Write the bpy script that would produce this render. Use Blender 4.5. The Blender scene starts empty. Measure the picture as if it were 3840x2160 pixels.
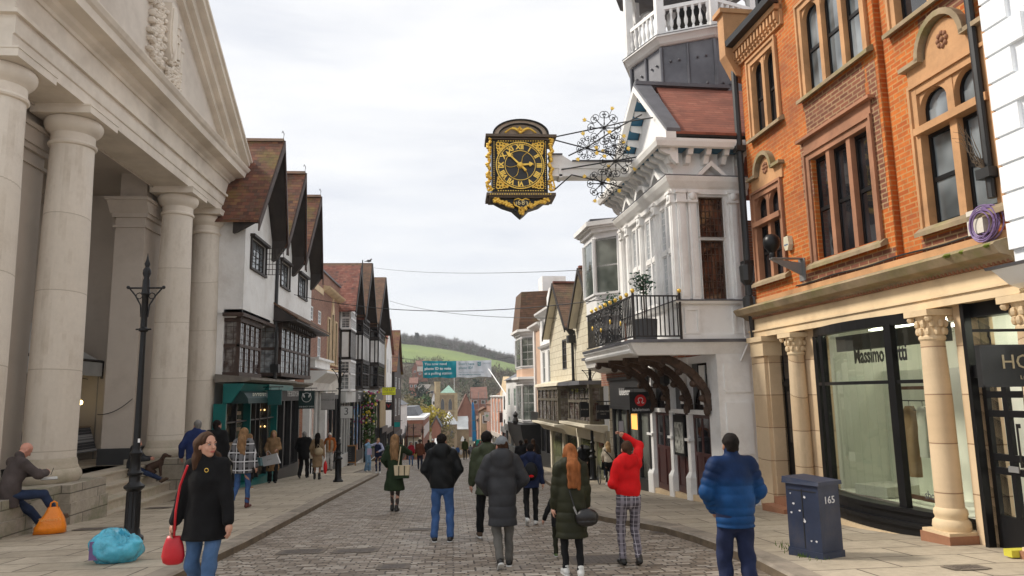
import bpy, bmesh, math, random
import numpy as np
from mathutils import Vector, Matrix
from math import sin, cos, pi, radians, sqrt
random.seed(7); RNG = np.random.RandomState(5)
C = bpy.context.scene.collection
scn = bpy.context.scene
# ---------------------------------------------------------------- ground level
H0, SL = -1.52, -.063
def gz(y, o=0.):
    if y <= 62: return H0 + SL*y + o
    if y <= 262: return H0 + SL*62 - .085*(y-62) + o
    return H0 + SL*62 - .085*200 + o
# ---------------------------------------------------------------- materials
def newmat(name):
    m = bpy.data.materials.new(name); m.use_nodes = True
    nt = m.node_tree; nt.nodes.clear()
    o = nt.nodes.new('ShaderNodeOutputMaterial'); b = nt.nodes.new('ShaderNodeBsdfPrincipled')
    nt.links.new(b.outputs[0], o.inputs[0])
    return m, nt, b
def N(nt, t, **k):
    n = nt.nodes.new(t)
    for a, v in k.items():
        if a in n.inputs: n.inputs[a].default_value = v
        else: setattr(n, a, v)
    return n
def coords(nt, kind='uv', scale=(1,1,1), warp=0, wscale=1):
    if kind == 'uv': n = N(nt, 'ShaderNodeUVMap'); out = n.outputs[0]
    else: n = N(nt, 'ShaderNodeTexCoord'); out = n.outputs['Object']
    if warp:
        nz = N(nt, 'ShaderNodeTexNoise', Scale=wscale, Detail=2.); nt.links.new(out, nz.inputs['Vector'])
        v = N(nt, 'ShaderNodeVectorMath', operation='SCALE'); v.inputs['Scale'].default_value = warp
        s = N(nt, 'ShaderNodeVectorMath', operation='SUBTRACT'); s.inputs[1].default_value = (.5,.5,.5)
        nt.links.new(nz.outputs['Color'], s.inputs[0]); nt.links.new(s.outputs[0], v.inputs[0])
        a = N(nt, 'ShaderNodeVectorMath', operation='ADD'); nt.links.new(out, a.inputs[0]); nt.links.new(v.outputs[0], a.inputs[1]); out = a.outputs[0]
    mp = N(nt, 'ShaderNodeMapping'); mp.inputs['Scale'].default_value = scale
    nt.links.new(out, mp.inputs['Vector']); return mp.outputs[0]
def ramp(nt, src, stops):
    r = N(nt, 'ShaderNodeValToRGB'); e = r.color_ramp.elements
    while len(e) < len(stops): e.new(.5)
    for i, (p, c) in enumerate(stops): e[i].position = p; e[i].color = tuple(c)+(1,) if len(c) == 3 else c
    nt.links.new(src, r.inputs[0]); return r.outputs[0]
def mix(nt, fac, a, b, mode='MIX'):
    n = N(nt, 'ShaderNodeMix', data_type='RGBA', blend_type=mode)
    for s, v in ((n.inputs[0], fac), (n.inputs[6], a), (n.inputs[7], b)):
        if hasattr(v, 'node'): nt.links.new(v, s)
        else: s.default_value = v if not isinstance(v, tuple) else (v+(1,) if len(v) == 3 else v)
    return n.outputs[2]
def noise(nt, vec, scale, detail=3., rough=.6):
    n = N(nt, 'ShaderNodeTexNoise', Scale=scale, Detail=detail, Roughness=rough); nt.links.new(vec, n.inputs['Vector']); return n.outputs['Fac']
def bump(nt, b, h, strength=.3, dist=.02):
    n = N(nt, 'ShaderNodeBump', Strength=strength, Distance=dist); nt.links.new(h, n.inputs['Height']); nt.links.new(n.outputs[0], b.inputs['Normal'])
def sc(c, k): return tuple(min(1., v*k) for v in c)
MATS = {}
def mat(name, col=(.5,.5,.5), rough=.8, var=.18, scale=1.5, b=.15, bs=30, metal=0., stain=None, sa=.5, ss=.6, coord='obj', spec=.5, coat=0., stretch=(1,1,1), bd=.01):
    if name in MATS: return MATS[name]
    m, nt, p = newmat(name); v = coords(nt, coord, stretch)
    n1 = noise(nt, v, scale, 5.); c = ramp(nt, n1, [(.3, sc(col, 1-var)), (.7, sc(col, 1+var))])
    if stain:
        n2 = noise(nt, v, ss, 6., .7); f = ramp(nt, n2, [(.48, (0,0,0)), (.72, (sa,)*3)]); c = mix(nt, f, c, stain)
    nt.links.new(c, p.inputs['Base Color']); p.inputs['Roughness'].default_value = rough; p.inputs['Metallic'].default_value = metal
    p.inputs['Specular IOR Level'].default_value = spec; p.inputs['Coat Weight'].default_value = coat
    if b: bump(nt, p, noise(nt, v, bs, 4.), b, bd)
    MATS[name] = m; return m
def brickmat(name, c1, c2, mortar, w=.225, h=.075, ms=.012, rough=.85, bs=.5, off=.5, stain=None, sa=.6, ss=.5, warp=0, bd=.01, var=.35, msm=.1, patches=None, squash=1.):
    if name in MATS: return MATS[name]
    m, nt, p = newmat(name); v = coords(nt, 'uv', (1,1,1), warp, 2.)
    t = N(nt, 'ShaderNodeTexBrick', offset=off, squash=squash); t.inputs['Scale'].default_value = 1.; t.inputs['Brick Width'].default_value = w; t.inputs['Row Height'].default_value = h
    if w > 10: v.node.inputs['Location'].default_value = (97,0,0)
    t.inputs['Mortar Size'].default_value = ms; t.inputs['Mortar Smooth'].default_value = msm; t.inputs['Bias'].default_value = -.1
    t.inputs['Color1'].default_value = tuple(c1)+(1,); t.inputs['Color2'].default_value = tuple(c2)+(1,); t.inputs['Mortar'].default_value = tuple(mortar)+(1,)
    nt.links.new(v, t.inputs['Vector']); c = t.outputs['Color']
    n1 = noise(nt, v, 1.2, 5., .7); c = mix(nt, .8, c, ramp(nt, n1, [(.3, (1-var,)*3), (.7, (1.,)*3)]), 'MULTIPLY')
    # fine per-course irregularity
    n3 = noise(nt, v, 9., 3., .7); c = mix(nt, .7 if w < 10 else .18, c, ramp(nt, n3, [(.3, (.72,)*3), (.6, (1.,)*3)]), 'MULTIPLY')
    if stain:
        n2 = noise(nt, v, ss, 6., .7); f = ramp(nt, n2, [(.5, (0,0,0)), (.66, (sa,)*3)]); c = mix(nt, f, c, stain)
    nt.links.new(c, p.inputs['Base Color']); p.inputs['Roughness'].default_value = rough
    h1 = N(nt, 'ShaderNodeMath', operation='MULTIPLY_ADD'); h1.inputs[1].default_value = -1.; h1.inputs[2].default_value = 1.
    nt.links.new(t.outputs['Fac'], h1.inputs[0])
    h2 = N(nt, 'ShaderNodeMath', operation='MULTIPLY_ADD'); nt.links.new(n3, h2.inputs[0]); h2.inputs[1].default_value = .6 if w < 10 else .2; nt.links.new(h1.outputs[0], h2.inputs[2])
    bump(nt, p, h2.outputs[0], bs, bd); MATS[name] = m; return m
def tilemat(name, cols, w=.17, h=.1, stain=None, sa=.6, ss=.8, bs=.9, warp=.03):
    """plain clay tiles: courses that lap like saw teeth, each tile its own shade"""
    if name in MATS: return MATS[name]
    m, nt, p = newmat(name); v = coords(nt, 'uv', (1,1,1), warp, 1.5)
    t = N(nt, 'ShaderNodeTexBrick', offset=.5); t.inputs['Scale'].default_value = 1.; t.inputs['Brick Width'].default_value = w; t.inputs['Row Height'].default_value = h
    t.inputs['Mortar Size'].default_value = .006; t.inputs['Color1'].default_value = (0,0,0,1); t.inputs['Color2'].default_value = (1,1,1,1); t.inputs['Mortar'].default_value = (.5,.5,.5,1)
    nt.links.new(v, t.inputs['Vector']); c = ramp(nt, t.outputs['Color'], [(i/(len(cols)-1), q) for i, q in enumerate(cols)])
    n1 = noise(nt, v, .9, 5., .7); c = mix(nt, .9, c, ramp(nt, n1, [(.3, (.55,)*3), (.65, (1.,)*3)]), 'MULTIPLY')
    if stain:
        n2 = noise(nt, v, ss, 6., .75); f = ramp(nt, n2, [(.5, (0,0,0)), (.68, (sa,)*3)]); c = mix(nt, f, c, stain)
    sx = N(nt, 'ShaderNodeSeparateXYZ'); nt.links.new(v, sx.inputs[0])
    d = N(nt, 'ShaderNodeMath', operation='DIVIDE'); d.inputs[1].default_value = h; nt.links.new(sx.outputs[1], d.inputs[0])
    fr = N(nt, 'ShaderNodeMath', operation='FRACT'); nt.links.new(d.outputs[0], fr.inputs[0])
    # open joint under the tail of each tile
    j = ramp(nt, fr.outputs[0], [(.0, (.25,)*3), (.14, (1,1,1)), (1., (1,1,1))]); c = mix(nt, .85, c, j, 'MULTIPLY')
    nt.links.new(c, p.inputs['Base Color']); p.inputs['Roughness'].default_value = .85
    iv = N(nt, 'ShaderNodeMath', operation='MULTIPLY_ADD'); iv.inputs[1].default_value = -1.; iv.inputs[2].default_value = 1.; nt.links.new(fr.outputs[0], iv.inputs[0])
    ad = N(nt, 'ShaderNodeMath', operation='ADD'); nt.links.new(iv.outputs[0], ad.inputs[0]); nt.links.new(t.outputs['Color'], ad.inputs[1])
    bump(nt, p, ad.outputs[0], bs, .02); MATS[name] = m; return m
def glassmat(name, col=(.02,.025,.03), rough=.04, wob=.25, spec=.9, cols2=None, sc2=1.2):
    if name in MATS: return MATS[name]
    m, nt, p = newmat(name); v = coords(nt, 'obj')
    c = ramp(nt, noise(nt, v, sc2, 2.), [(.4, col), (.65, cols2 or sc(col, 2.2))]); nt.links.new(c, p.inputs['Base Color'])
    p.inputs['Roughness'].default_value = rough; p.inputs['Specular IOR Level'].default_value = spec; p.inputs['IOR'].default_value = 1.6
    bump(nt, p, noise(nt, v, 1.6, 1.), wob, .02); MATS[name] = m; return m
def clearglass(name, tint=(.8,.86,.82)):
    if name in MATS: return MATS[name]
    m = bpy.data.materials.new(name); m.use_nodes = True; nt = m.node_tree; nt.nodes.clear()
    o = N(nt, 'ShaderNodeOutputMaterial'); g = N(nt, 'ShaderNodeBsdfGlossy', Roughness=.02); t = N(nt, 'ShaderNodeBsdfTransparent'); t.inputs[0].default_value = tint+(1,)
    lw = N(nt, 'ShaderNodeLayerWeight', Blend=.35); pw = N(nt, 'ShaderNodeMath', operation='POWER'); pw.inputs[1].default_value = 2.6; nt.links.new(lw.outputs['Facing'], pw.inputs[0]); mr = N(nt, 'ShaderNodeMath', operation='MULTIPLY_ADD'); mr.inputs[1].default_value = .75; mr.inputs[2].default_value = .06; nt.links.new(pw.outputs[0], mr.inputs[0]); fr = mr; mx = N(nt, 'ShaderNodeMixShader')
    nt.links.new(fr.outputs[0], mx.inputs[0]); nt.links.new(t.outputs[0], mx.inputs[1]); nt.links.new(g.outputs[0], mx.inputs[2]); nt.links.new(mx.outputs[0], o.inputs[0])
    MATS[name] = m; return m
def emit(name, col, s):
    if name in MATS: return MATS[name]
    m, nt, p = newmat(name); p.inputs['Base Color'].default_value = tuple(col)+(1,); p.inputs['Emission Color'].default_value = tuple(col)+(1,); p.inputs['Emission Strength'].default_value = s
    MATS[name] = m; return m
def plaidmat(name, bg, band, line, w, lw=.12, kind='obj', thin=.04):
    """woven check: crossing bands with thin light lines"""
    if name in MATS: return MATS[name]
    m, nt, p = newmat(name); v = coords(nt, kind); s = N(nt, 'ShaderNodeSeparateXYZ'); nt.links.new(v, s.inputs[0])
    def tri(out, ww, ph, width):
        a = N(nt, 'ShaderNodeMath', operation='MULTIPLY_ADD'); a.inputs[1].default_value = 1/ww; a.inputs[2].default_value = ph; nt.links.new(out, a.inputs[0])
        f = N(nt, 'ShaderNodeMath', operation='FRACT'); nt.links.new(a.outputs[0], f.inputs[0])
        l = N(nt, 'ShaderNodeMath', operation='LESS_THAN'); l.inputs[1].default_value = width; nt.links.new(f.outputs[0], l.inputs[0]); return l.outputs[0]
    c = bg
    c = mix(nt, tri(s.outputs[0], w, 10.1, lw), c, band); 
    hz = tri(s.outputs[2], w, 10.3, lw); n = N(nt, 'ShaderNodeMath', operation='MULTIPLY'); n.inputs[1].default_value = .6; nt.links.new(hz, n.inputs[0]); c = mix(nt, n.outputs[0], c, band)
    for q, ph in ((0, .55), (2, .7)):
        l = tri(s.outputs[q], w, 10+ph, thin); c = mix(nt, l, c, line)
    nt.links.new(c, p.inputs['Base Color']); p.inputs['Roughness'].default_value = .9; MATS[name] = m; return m
# ---------------------------------------------------------------- mesh builder
class MB:
    def __init__(s, T=None): s.v = []; s.f = []; s.T = T or (lambda o, a, z: (o, a, z)); s.sm = False
    def V(s, *p): s.v.append(s.T(*p)); return len(s.v)-1
    def face(s, pts): s.f.append([s.V(*p) for p in pts])
    def box(s, o0, o1, a0, a1, z0, z1):
        i = len(s.v)
        for o in (o0, o1):
            for a in (a0, a1):
                for z in (z0, z1): s.V(o, a, z)
        for q in ((0,1,3,2),(4,6,7,5),(0,4,5,1),(2,3,7,6),(0,2,6,4),(1,5,7,3)): s.f.append([i+k for k in q])
        return s
    def hexa(s, p):   # eight corners, bottom four then top four
        i = len(s.v)
        for q in p: s.V(*q)
        for q in ((0,3,2,1),(4,5,6,7),(0,1,5,4),(1,2,6,5),(2,3,7,6),(3,0,4,7)): s.f.append([i+k for k in q])
        return s
    def prism(s, pts, ax, c0, c1):
        """2-D outline swept along one axis. ax 's': (o,z) outlines along the street; 'o': (s,z) outlines in depth; 'z': (o,s) outlines in height"""
        n = len(pts); i = len(s.v)
        for c in (c0, c1):
            for a, b in pts:
                if ax == 's': s.V(a, c, b)
                elif ax == 'o': s.V(c, a, b)
                else: s.V(a, b, c)
        s.f.append([i+k for k in range(n)][::-1]); s.f.append([i+n+k for k in range(n)])
        for k in range(n): s.f.append([i+k, i+(k+1) % n, i+n+(k+1) % n, i+n+k])
        return s
    def lathe(s, o, a, prof, n=20, cap=True):
        i = len(s.v); m = len(prof)
        for r, z in prof:
            for k in range(n): s.V(o+r*cos(2*pi*k/n), a+r*sin(2*pi*k/n), z)
        for j in range(m-1):
            for k in range(n): s.f.append([i+j*n+k, i+j*n+(k+1) % n, i+(j+1)*n+(k+1) % n, i+(j+1)*n+k])
        if cap: s.f.append([i+k for k in range(n)][::-1]); s.f.append([i+(m-1)*n+k for k in range(n)])
        return s
    def tube(s, path, r, n=6, closed=False):
        P = [Vector(p) for p in path]; R = r if isinstance(r, (list, tuple)) else [r]*len(P); i = len(s.v); up = Vector((0,0,1))
        for j, p in enumerate(P):
            d = (P[(j+1) % len(P)]-P[j-1]) if (closed or 0 < j < len(P)-1) else (P[1]-P[0] if j == 0 else P[-1]-P[-2])
            if d.length < 1e-9: d = Vector((0,0,1))
            d.normalize(); u = d.cross(up)
            if u.length < .05: u = d.cross(Vector((1,0,0)))
            u.normalize(); w = d.cross(u)
            for k in range(n): q = p+(u*cos(2*pi*k/n)+w*sin(2*pi*k/n))*R[j]; s.V(*q)
        m = len(P)
        for j in range(m if closed else m-1):
            a, b = i+j*n, i+((j+1) % m)*n
            for k in range(n): s.f.append([a+k, a+(k+1) % n, b+(k+1) % n, b+k])
        if not closed: s.f.append([i+k for k in range(n)][::-1]); s.f.append([i+(m-1)*n+k for k in range(n)])
        return s
    def ell(s, c, r, nu=10, nv=6):
        i = len(s.v)
        for j in range(1, nv):
            t = pi*j/nv
            for k in range(nu): s.V(c[0]+r[0]*sin(t)*cos(2*pi*k/nu), c[1]+r[1]*sin(t)*sin(2*pi*k/nu), c[2]+r[2]*cos(t))
        a = s.V(c[0], c[1], c[2]+r[2]); b = s.V(c[0], c[1], c[2]-r[2])
        for j in range(nv-2):
            for k in range(nu): s.f.append([i+j*nu+k, i+(j+1)*nu+k, i+(j+1)*nu+(k+1) % nu, i+j*nu+(k+1) % nu])
        for k in range(nu): s.f.append([a, i+k, i+(k+1) % nu]); s.f.append([b, i+(nv-2)*nu+(k+1) % nu, i+(nv-2)*nu+k])
        return s
    def wall(s, o, a0, a1, z0, z1, holes=(), depth=.18, ax='s'):
        """wall face at depth o with openings and their reveals"""
        P = (lambda d, a, z: (d, a, z)) if ax == 's' else (lambda d, a, z: (a, d, z))
        A = sorted({a0, a1, *[h[0] for h in holes], *[h[1] for h in holes]}); Z = sorted({z0, z1, *[h[2] for h in holes], *[h[3] for h in holes]})
        A = [q for q in A if a0 <= q <= a1]; Z = [q for q in Z if z0 <= q <= z1]
        for i in range(len(A)-1):
            for j in range(len(Z)-1):
                ca, cz = (A[i]+A[i+1])/2, (Z[j]+Z[j+1])/2
                if any(h[0] < ca < h[1] and h[2] < cz < h[3] for h in holes): continue
                s.face([P(o, A[i], Z[j]), P(o, A[i+1], Z[j]), P(o, A[i+1], Z[j+1]), P(o, A[i], Z[j+1])])
        for h in holes:
            q = o-depth
            for u in ((h[0],h[2],h[1],h[2]),(h[1],h[2],h[1],h[3]),(h[1],h[3],h[0],h[3]),(h[0],h[3],h[0],h[2])):
                s.face([P(o, u[0], u[1]), P(o, u[2], u[3]), P(q, u[2], u[3]), P(q, u[0], u[1])])
        return s
    def build(s, name, m, parent=None, smooth=False, loc=None, norm=True, weld=False):
        me = bpy.data.meshes.new(name); me.from_pydata(s.v, [], s.f)
        if norm:
            bm = bmesh.new(); bm.from_mesh(me)
            if weld: bmesh.ops.remove_doubles(bm, verts=bm.verts, dist=1e-4)
            bmesh.ops.recalc_face_normals(bm, faces=bm.faces); bm.to_mesh(me); bm.free()
        boxuv(me)
        me.materials.append(m)
        if smooth: me.polygons.foreach_set('use_smooth', [True]*len(me.polygons))
        o = bpy.data.objects.new(name, me); C.objects.link(o)
        if smooth == 'auto':
            autosmooth(me)
        if parent is not None: o.parent = parent
        if loc is not None: o.location = loc
        return o
def autosmooth(me, ang=.7):
    bm = bmesh.new(); bm.from_mesh(me)
    for e in bm.edges:
        if len(e.link_faces) == 2 and e.calc_face_angle(9) > ang: e.smooth = False
    bm.to_mesh(me); bm.free()
def boxuv(me):
    n = len(me.loops); uv = me.uv_layers.new(name='UVMap')
    co = np.empty(len(me.vertices)*3, 'f'); me.vertices.foreach_get('co', co); co = co.reshape(-1, 3)
    li = np.empty(n, 'i'); me.loops.foreach_get('vertex_index', li)
    pn = np.empty(len(me.polygons)*3, 'f'); me.polygons.foreach_get('normal', pn); pn = pn.reshape(-1, 3)
    pt = np.empty(len(me.polygons), 'i'); me.polygons.foreach_get('loop_total', pt)
    nn = np.repeat(pn, pt, axis=0)
    flat = np.hypot(nn[:,0], nn[:,1]) < .1
    h = np.stack([-nn[:,1], nn[:,0], 0*nn[:,0]], 1); l = np.linalg.norm(h, axis=1, keepdims=True); l[l < 1e-6] = 1; h = h/l
    h[flat] = (1, 0, 0); w = np.cross(nn, h); w[flat] = (0, 1, 0)
    # keep v pointing up
    sgn = np.where(w[:,2] < -1e-4, -1, 1)[:,None]; w = w*sgn
    # axis-stable u
    su = np.where(np.abs(h[:,0]) > np.abs(h[:,1]), np.sign(h[:,0]), np.sign(h[:,1]))[:,None]; su[su == 0] = 1; h = h*su
    p = co[li]; out = np.stack([(p*h).sum(1), (p*w).sum(1)], 1).astype('f')
    if len(out): uv.data.foreach_set('uv', out.ravel())
def tag(o, label=None, cat=None, group=None, kind=None):
    if label: o['label'] = label
    if cat: o['category'] = cat
    if group: o['group'] = group
    if kind: o['kind'] = kind
    return o
def empty(name, loc, rz=0.):
    e = bpy.data.objects.new(name, None); C.objects.link(e); e.location = loc; e.rotation_euler = (0,0,rz); e.empty_display_size = .3; return e
class Fr:
    """a thing with its own frame: o = out of the wall towards the street, a = along it away from the camera, z = height above the camera"""
    def __init__(s, name, label, cat, x, y, z=None, yaw=0., side=1, group=None):
        s.z = gz(y, .12) if z is None else z; s.side = side
        s.e = tag(empty(name, (x, y, s.z), radians(yaw)), label, cat, group)
    def T(s, o, a, z): return (s.side*o, a, z-s.z)
    def mb(s): return MB(s.T)
    def add(s, name, m, f, parent=None, smooth=False, **k):
        b = s.mb(); f(b); return b.build(name, m, parent or s.e, smooth, **k)
def copytree(o, parent=None):
    c = o.copy(); C.objects.link(c); c.parent = parent
    for ch in list(o.children): copytree(ch, c)
    return c
def window(F, a0, a1, z0, z1, o, cols, rows, fm, gm, fw=.05, bw=.022, t=.05, parent=None, name='window', ax='s', rail=None, proud=0.):
    """frame with glazing bars; its pane is a child"""
    P = (lambda b, o0, o1, x0, x1, u0, u1: b.box(o0, o1, x0, x1, u0, u1)) if ax == 's' else (lambda b, o0, o1, x0, x1, u0, u1: b.box(x0, x1, o0, o1, u0, u1))
    b = F.mb(); q = o+t
    P(b, o, q, a0, a0+fw, z0, z1); P(b, o, q, a1-fw, a1, z0, z1); P(b, o, q-.002, a0+fw, a1-fw, z0, z0+fw); P(b, o, q-.002, a0+fw, a1-fw, z1-fw, z1)
    if rail: P(b, o, q-.004, a0+fw, a1-fw, rail-.03, rail+.03)
    for i in range(1, cols): a = a0+fw+(a1-a0-2*fw)*i/cols; P(b, o, q-.02*(t/.05), a-bw/2, a+bw/2, z0+fw, z1-fw)
    for i in range(1, rows): z = z0+fw+(z1-z0-2*fw)*i/rows; P(b, o, q-.024*(t/.05), a0+fw, a1-fw, z-bw/2, z+bw/2)
    w = b.build(name, fm, parent or F.e)
    g = F.mb(); P(g, o+.004, o+.012, a0+fw*.5, a1-fw*.5, z0+fw*.5, z1-fw*.5); g.build('pane', gm, w); return w
def text(F, s, o, a, z, size, m, parent, rot='s', depth=.006, align='CENTER', name='lettering', flip=None, sx=1., ext=None):
    """lettering as mesh: rot 's' faces the street, 'n' faces up-street towards the camera"""
    cu = bpy.data.curves.new(name, 'FONT'); cu.body = s; cu.size = size; cu.align_x = align; cu.align_y = 'CENTER'; cu.extrude = depth/2; cu.resolution_u = 2
    if ext: cu.offset = ext
    t = bpy.data.objects.new(name, cu); C.objects.link(t)
    dg = bpy.context.evaluated_depsgraph_get(); me = bpy.data.meshes.new_from_object(t.evaluated_get(dg)); bpy.data.objects.remove(t); bpy.data.curves.remove(cu)
    ob = bpy.data.objects.new(name, me); C.objects.link(ob); me.materials.clear(); me.materials.append(m); ob.parent = parent
    p = F.T(o, a, z)
    R = Matrix.Rotation(pi/2, 4, 'X')
    if rot == 's': R = Matrix.Rotation(pi/2 if F.side == 1 else -pi/2, 4, 'Z') @ R
    me.transform(Matrix.Translation(Vector(p)) @ R @ Matrix.Diagonal((sx,1,1,1)))
    return ob
# ---------------------------------------------------------------- measured sight lines of the survey photograph, used to size the buildings on their own planes
FL_ = 1780.
_UP = Vector((-.018,.1499,1)).normalized(); _Y = Vector((-150,FL_,-269.5)); _Y = (_Y-_UP*_Y.dot(_UP)).normalized(); _X = _Y.cross(_UP)
def ray(px, py): d = Vector((px-1288, FL_, -(py-724.5))); return (d.dot(_X), d.dot(_Y), d.dot(_UP))
def onX(px, py, x): r = ray(px, py); t = x/r[0]; return (r[1]*t, r[2]*t)          # -> y, z on a plane x
def onY(px, py, y): r = ray(px, py); t = y/r[1]; return (r[0]*t, r[2]*t)          # -> x, z on a plane y
def onG(px, py, o=0.): r = ray(px, py); t = (H0+o)/(r[2]-SL*r[1]); return (r[0]*t, r[1]*t)
def gable_roof(F, m, a0, a1, am, ze, za, o0, o1, over=.25, th=.09, parent=None, name='roof', ofeet=None):
    """steep roof with its ridge square to the street"""
    kl, kr = (za-ze)/(am-a0), (za-ze)/(a1-am)
    def f(b):
        for (p, q, k) in ((a0-over, am, -kl*over), (a1+over, am, -kr*over)):
            z0 = ze+k; n = -1 if p < q else 1
            if ofeet is None: b.prism([(p, z0), (q, za), (q, za+th), (p, z0+th)], 'o', o0, o1)
            else: b.hexa([(o0,p,z0),(ofeet,p,z0),(o1,q,za),(o0,q,za),(o0,p,z0+th),(ofeet,p,z0+th),(o1,q,za+th),(o0,q,za+th)])
    r = F.add(name, m, f, parent)
    return r
def barge(F, m, a0, a1, am, ze, za, o, over=.25, w=.26, th=.05, parent=None, drop=.0, ofeet=None):
    kl, kr = (za-ze)/(am-a0), (za-ze)/(a1-am)
    for (p, k) in ((a0-over, kl), (a1+over, kr)):
        z0 = ze-k*over; oo = o if ofeet is None else ofeet
        F.add('bargeboard', m, lambda b: b.hexa([(oo,p,z0-w-drop),(oo+th,p,z0-w-drop),(o+th,am,za-w),(o,am,za-w),(oo,p,z0+.06),(oo+th,p,z0+.06),(o+th,am,za+.06),(o,am,za+.06)]), parent)
# ---------------------------------------------------------------- palette
lime = mat('limestone', (.72,.645,.55), .85, .16, .7, .25, 14, stain=(.33,.26,.19), sa=.45, ss=.45)
limec = brickmat('limestone_drums', (.71,.635,.54), (.75,.675,.58), (.50,.43,.34), 400., 1.62, .009, stain=(.40,.33,.25), sa=.5, ss=.6, bs=.25, var=.12)
limed = mat('limestone_weathered', (.50,.43,.34), .9, .25, 1.1, .4, 10, stain=(.12,.13,.06), sa=.65, ss=1.1)
limep = mat('tympanum_render', (.68,.61,.53), .85, .1, .5, .15, 20, stain=(.3,.24,.19), sa=.4)
stoneblk = brickmat('plinth_blocks', (.40,.35,.28), (.47,.41,.33), (.16,.14,.11), 1.3, .42, .012, stain=(.13,.15,.06), sa=.6, ss=.9, bs=.5)
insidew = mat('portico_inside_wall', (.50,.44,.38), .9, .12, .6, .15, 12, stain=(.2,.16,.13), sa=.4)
blackwood = mat('black_timber', (.03,.022,.018), .6, .35, 3, .35, 30, stretch=(1,1,.15))
brownwood = mat('dark_brown_timber', (.055,.032,.024), .6, .35, 3, .4, 40)
plaster = mat('white_roughcast', (.80,.79,.77), .9, .07, .8, .5, 9, stain=(.42,.36,.30), sa=.5, ss=.5, bd=.02)
plaster2 = mat('cream_render', (.66,.60,.47), .85, .1, .8, .3, 12, stain=(.4,.33,.24), sa=.4)
whitep = mat('white_paint', (.85,.84,.82), .55, .06, 1.2, .1, 25, stain=(.45,.4,.36), sa=.45, ss=.9)
whitew = mat('white_window_paint', (.78,.77,.76), .45, .05, 2, .05, 30)
creamp = mat('cream_paint', (.66,.62,.54), .6, .1, 1.2, .1, 25, stain=(.36,.3,.24), sa=.5, ss=1.)
tileR = tilemat('old_clay_tiles', [(.10,.045,.03),(.17,.065,.04),(.22,.085,.05),(.13,.07,.05),(.27,.13,.06)], .2, .155, stain=(.19,.16,.03), sa=.8, ss=.55)
tileR2 = tilemat('red_clay_tiles', [(.22,.07,.05),(.30,.11,.08),(.25,.09,.06),(.34,.15,.11),(.12,.06,.05)], .2, .16, stain=(.10,.05,.04), sa=.7, ss=.6)
tileB = tilemat('brown_clay_tiles', [(.11,.06,.035),(.15,.08,.045),(.17,.085,.05),(.10,.06,.04)], .2, .15, stain=(.13,.12,.05), sa=.5)
tileG = tilemat('new_red_tiles', [(.27,.085,.05),(.31,.10,.06),(.24,.075,.045),(.36,.13,.08)], .22, .14, bs=1.)
lead = mat('lead_sheet', (.13,.13,.145), .55, .3, 1.3, .25, 6, stain=(.25,.25,.26), sa=.5, metal=.3)
slate = mat('slate', (.14,.145,.16), .7, .25, 2, .2, 20)
brickO = brickmat('orange_brick', (.50,.105,.010), (.68,.18,.020), (.55,.27,.09), .225, .075, .011, stain=(.24,.075,.03), sa=.75, ss=.45)
brickD = brickmat('brown_red_brick', (.19,.06,.03), (.30,.10,.05), (.42,.27,.14), .225, .075, .012, stain=(.12,.045,.03), sa=.5, ss=1.4)
brickR = brickmat('red_brick', (.30,.10,.055), (.40,.15,.08), (.40,.33,.27), .225, .075, .012, stain=(.16,.07,.045), sa=.5, ss=.5)
brickP = brickmat('plum_brick', (.20,.09,.06), (.28,.13,.09), (.3,.26,.22), .225, .075, .012)
sand = mat('tan_sandstone', (.50,.27,.125), .8, .22, 1.5, .25, 25, stain=(.2,.11,.05), sa=.5, ss=1.4)
sandr = mat('red_sandstone', (.33,.155,.085), .8, .25, 1.8, .25, 25, stain=(.13,.06,.035), sa=.5, ss=1.4)
sandl = mat('honey_stone', (.70,.54,.34), .75, .12, 1.2, .15, 25, stain=(.33,.21,.11), sa=.5, ss=.8)
sandcol = brickmat('column_drums', (.68,.52,.34), (.60,.43,.26), (.32,.2,.12), 400., .62, .008, stain=(.33,.22,.12), sa=.4, bs=.3, var=.15)
mossy = mat('mossy_stone', (.30,.225,.14), .9, .3, 2.5, .4, 20, stain=(.15,.16,.03), sa=.7, ss=1.6)
blackp = mat('black_gloss_paint', (.008,.008,.009), .38, .2, 4, .08, 60, spec=.3)
blackm = mat('black_shopfront', (.018,.018,.019), .45, .25, 3, .08, 40)
iron = mat('wrought_iron', (.018,.017,.018), .4, .3, 8, .1, 60)
gold = mat('gold_leaf', (.90,.56,.10), .35, .2, 6, .25, 50, metal=.55, spec=.6)
goldp = mat('gold_paint', (.95,.62,.12), .4, .12, 6, .1, 50, metal=.35)
charc = mat('painted_grey', (.09,.09,.095), .5, .2, 2, .1, 20)
maroon = mat('maroon_door', (.06,.018,.016), .4, .3, 3, .1, 30, coat=.2)
oak = mat('dark_carved_oak', (.065,.036,.022), .65, .4, 5, .8, 25, bd=.03)
teal = mat('teal_shop_paint', (.0,.13,.125), .4, .15, 2, .05, 20)
glass = glassmat('window_glass'); glassd = glassmat('dark_window_glass', (.012,.012,.014), .03, .15)
glassw = glassmat('sky_reflection_glass', (.25,.28,.30), .05, .35, cols2=(.05,.06,.065))  # pale patches of reflected sky are painted into the pane colour
leadg = glassmat('leaded_glass', (.10,.11,.12), .06, .6, cols2=(.34,.36,.37), sc2=3.)
curt = glassmat('curtained_glass', (.30,.29,.26), .1, .2, cols2=(.10,.09,.085), sc2=2.5)
bayg = glassmat('bay_glass', (.05,.03,.03), .05, .4, cols2=(.22,.21,.2), sc2=4.)
shopg = clearglass('shop_glass', (.9,.93,.88))
warmlit = emit('lit_interior', (1.,.78,.45), 1.3)
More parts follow.
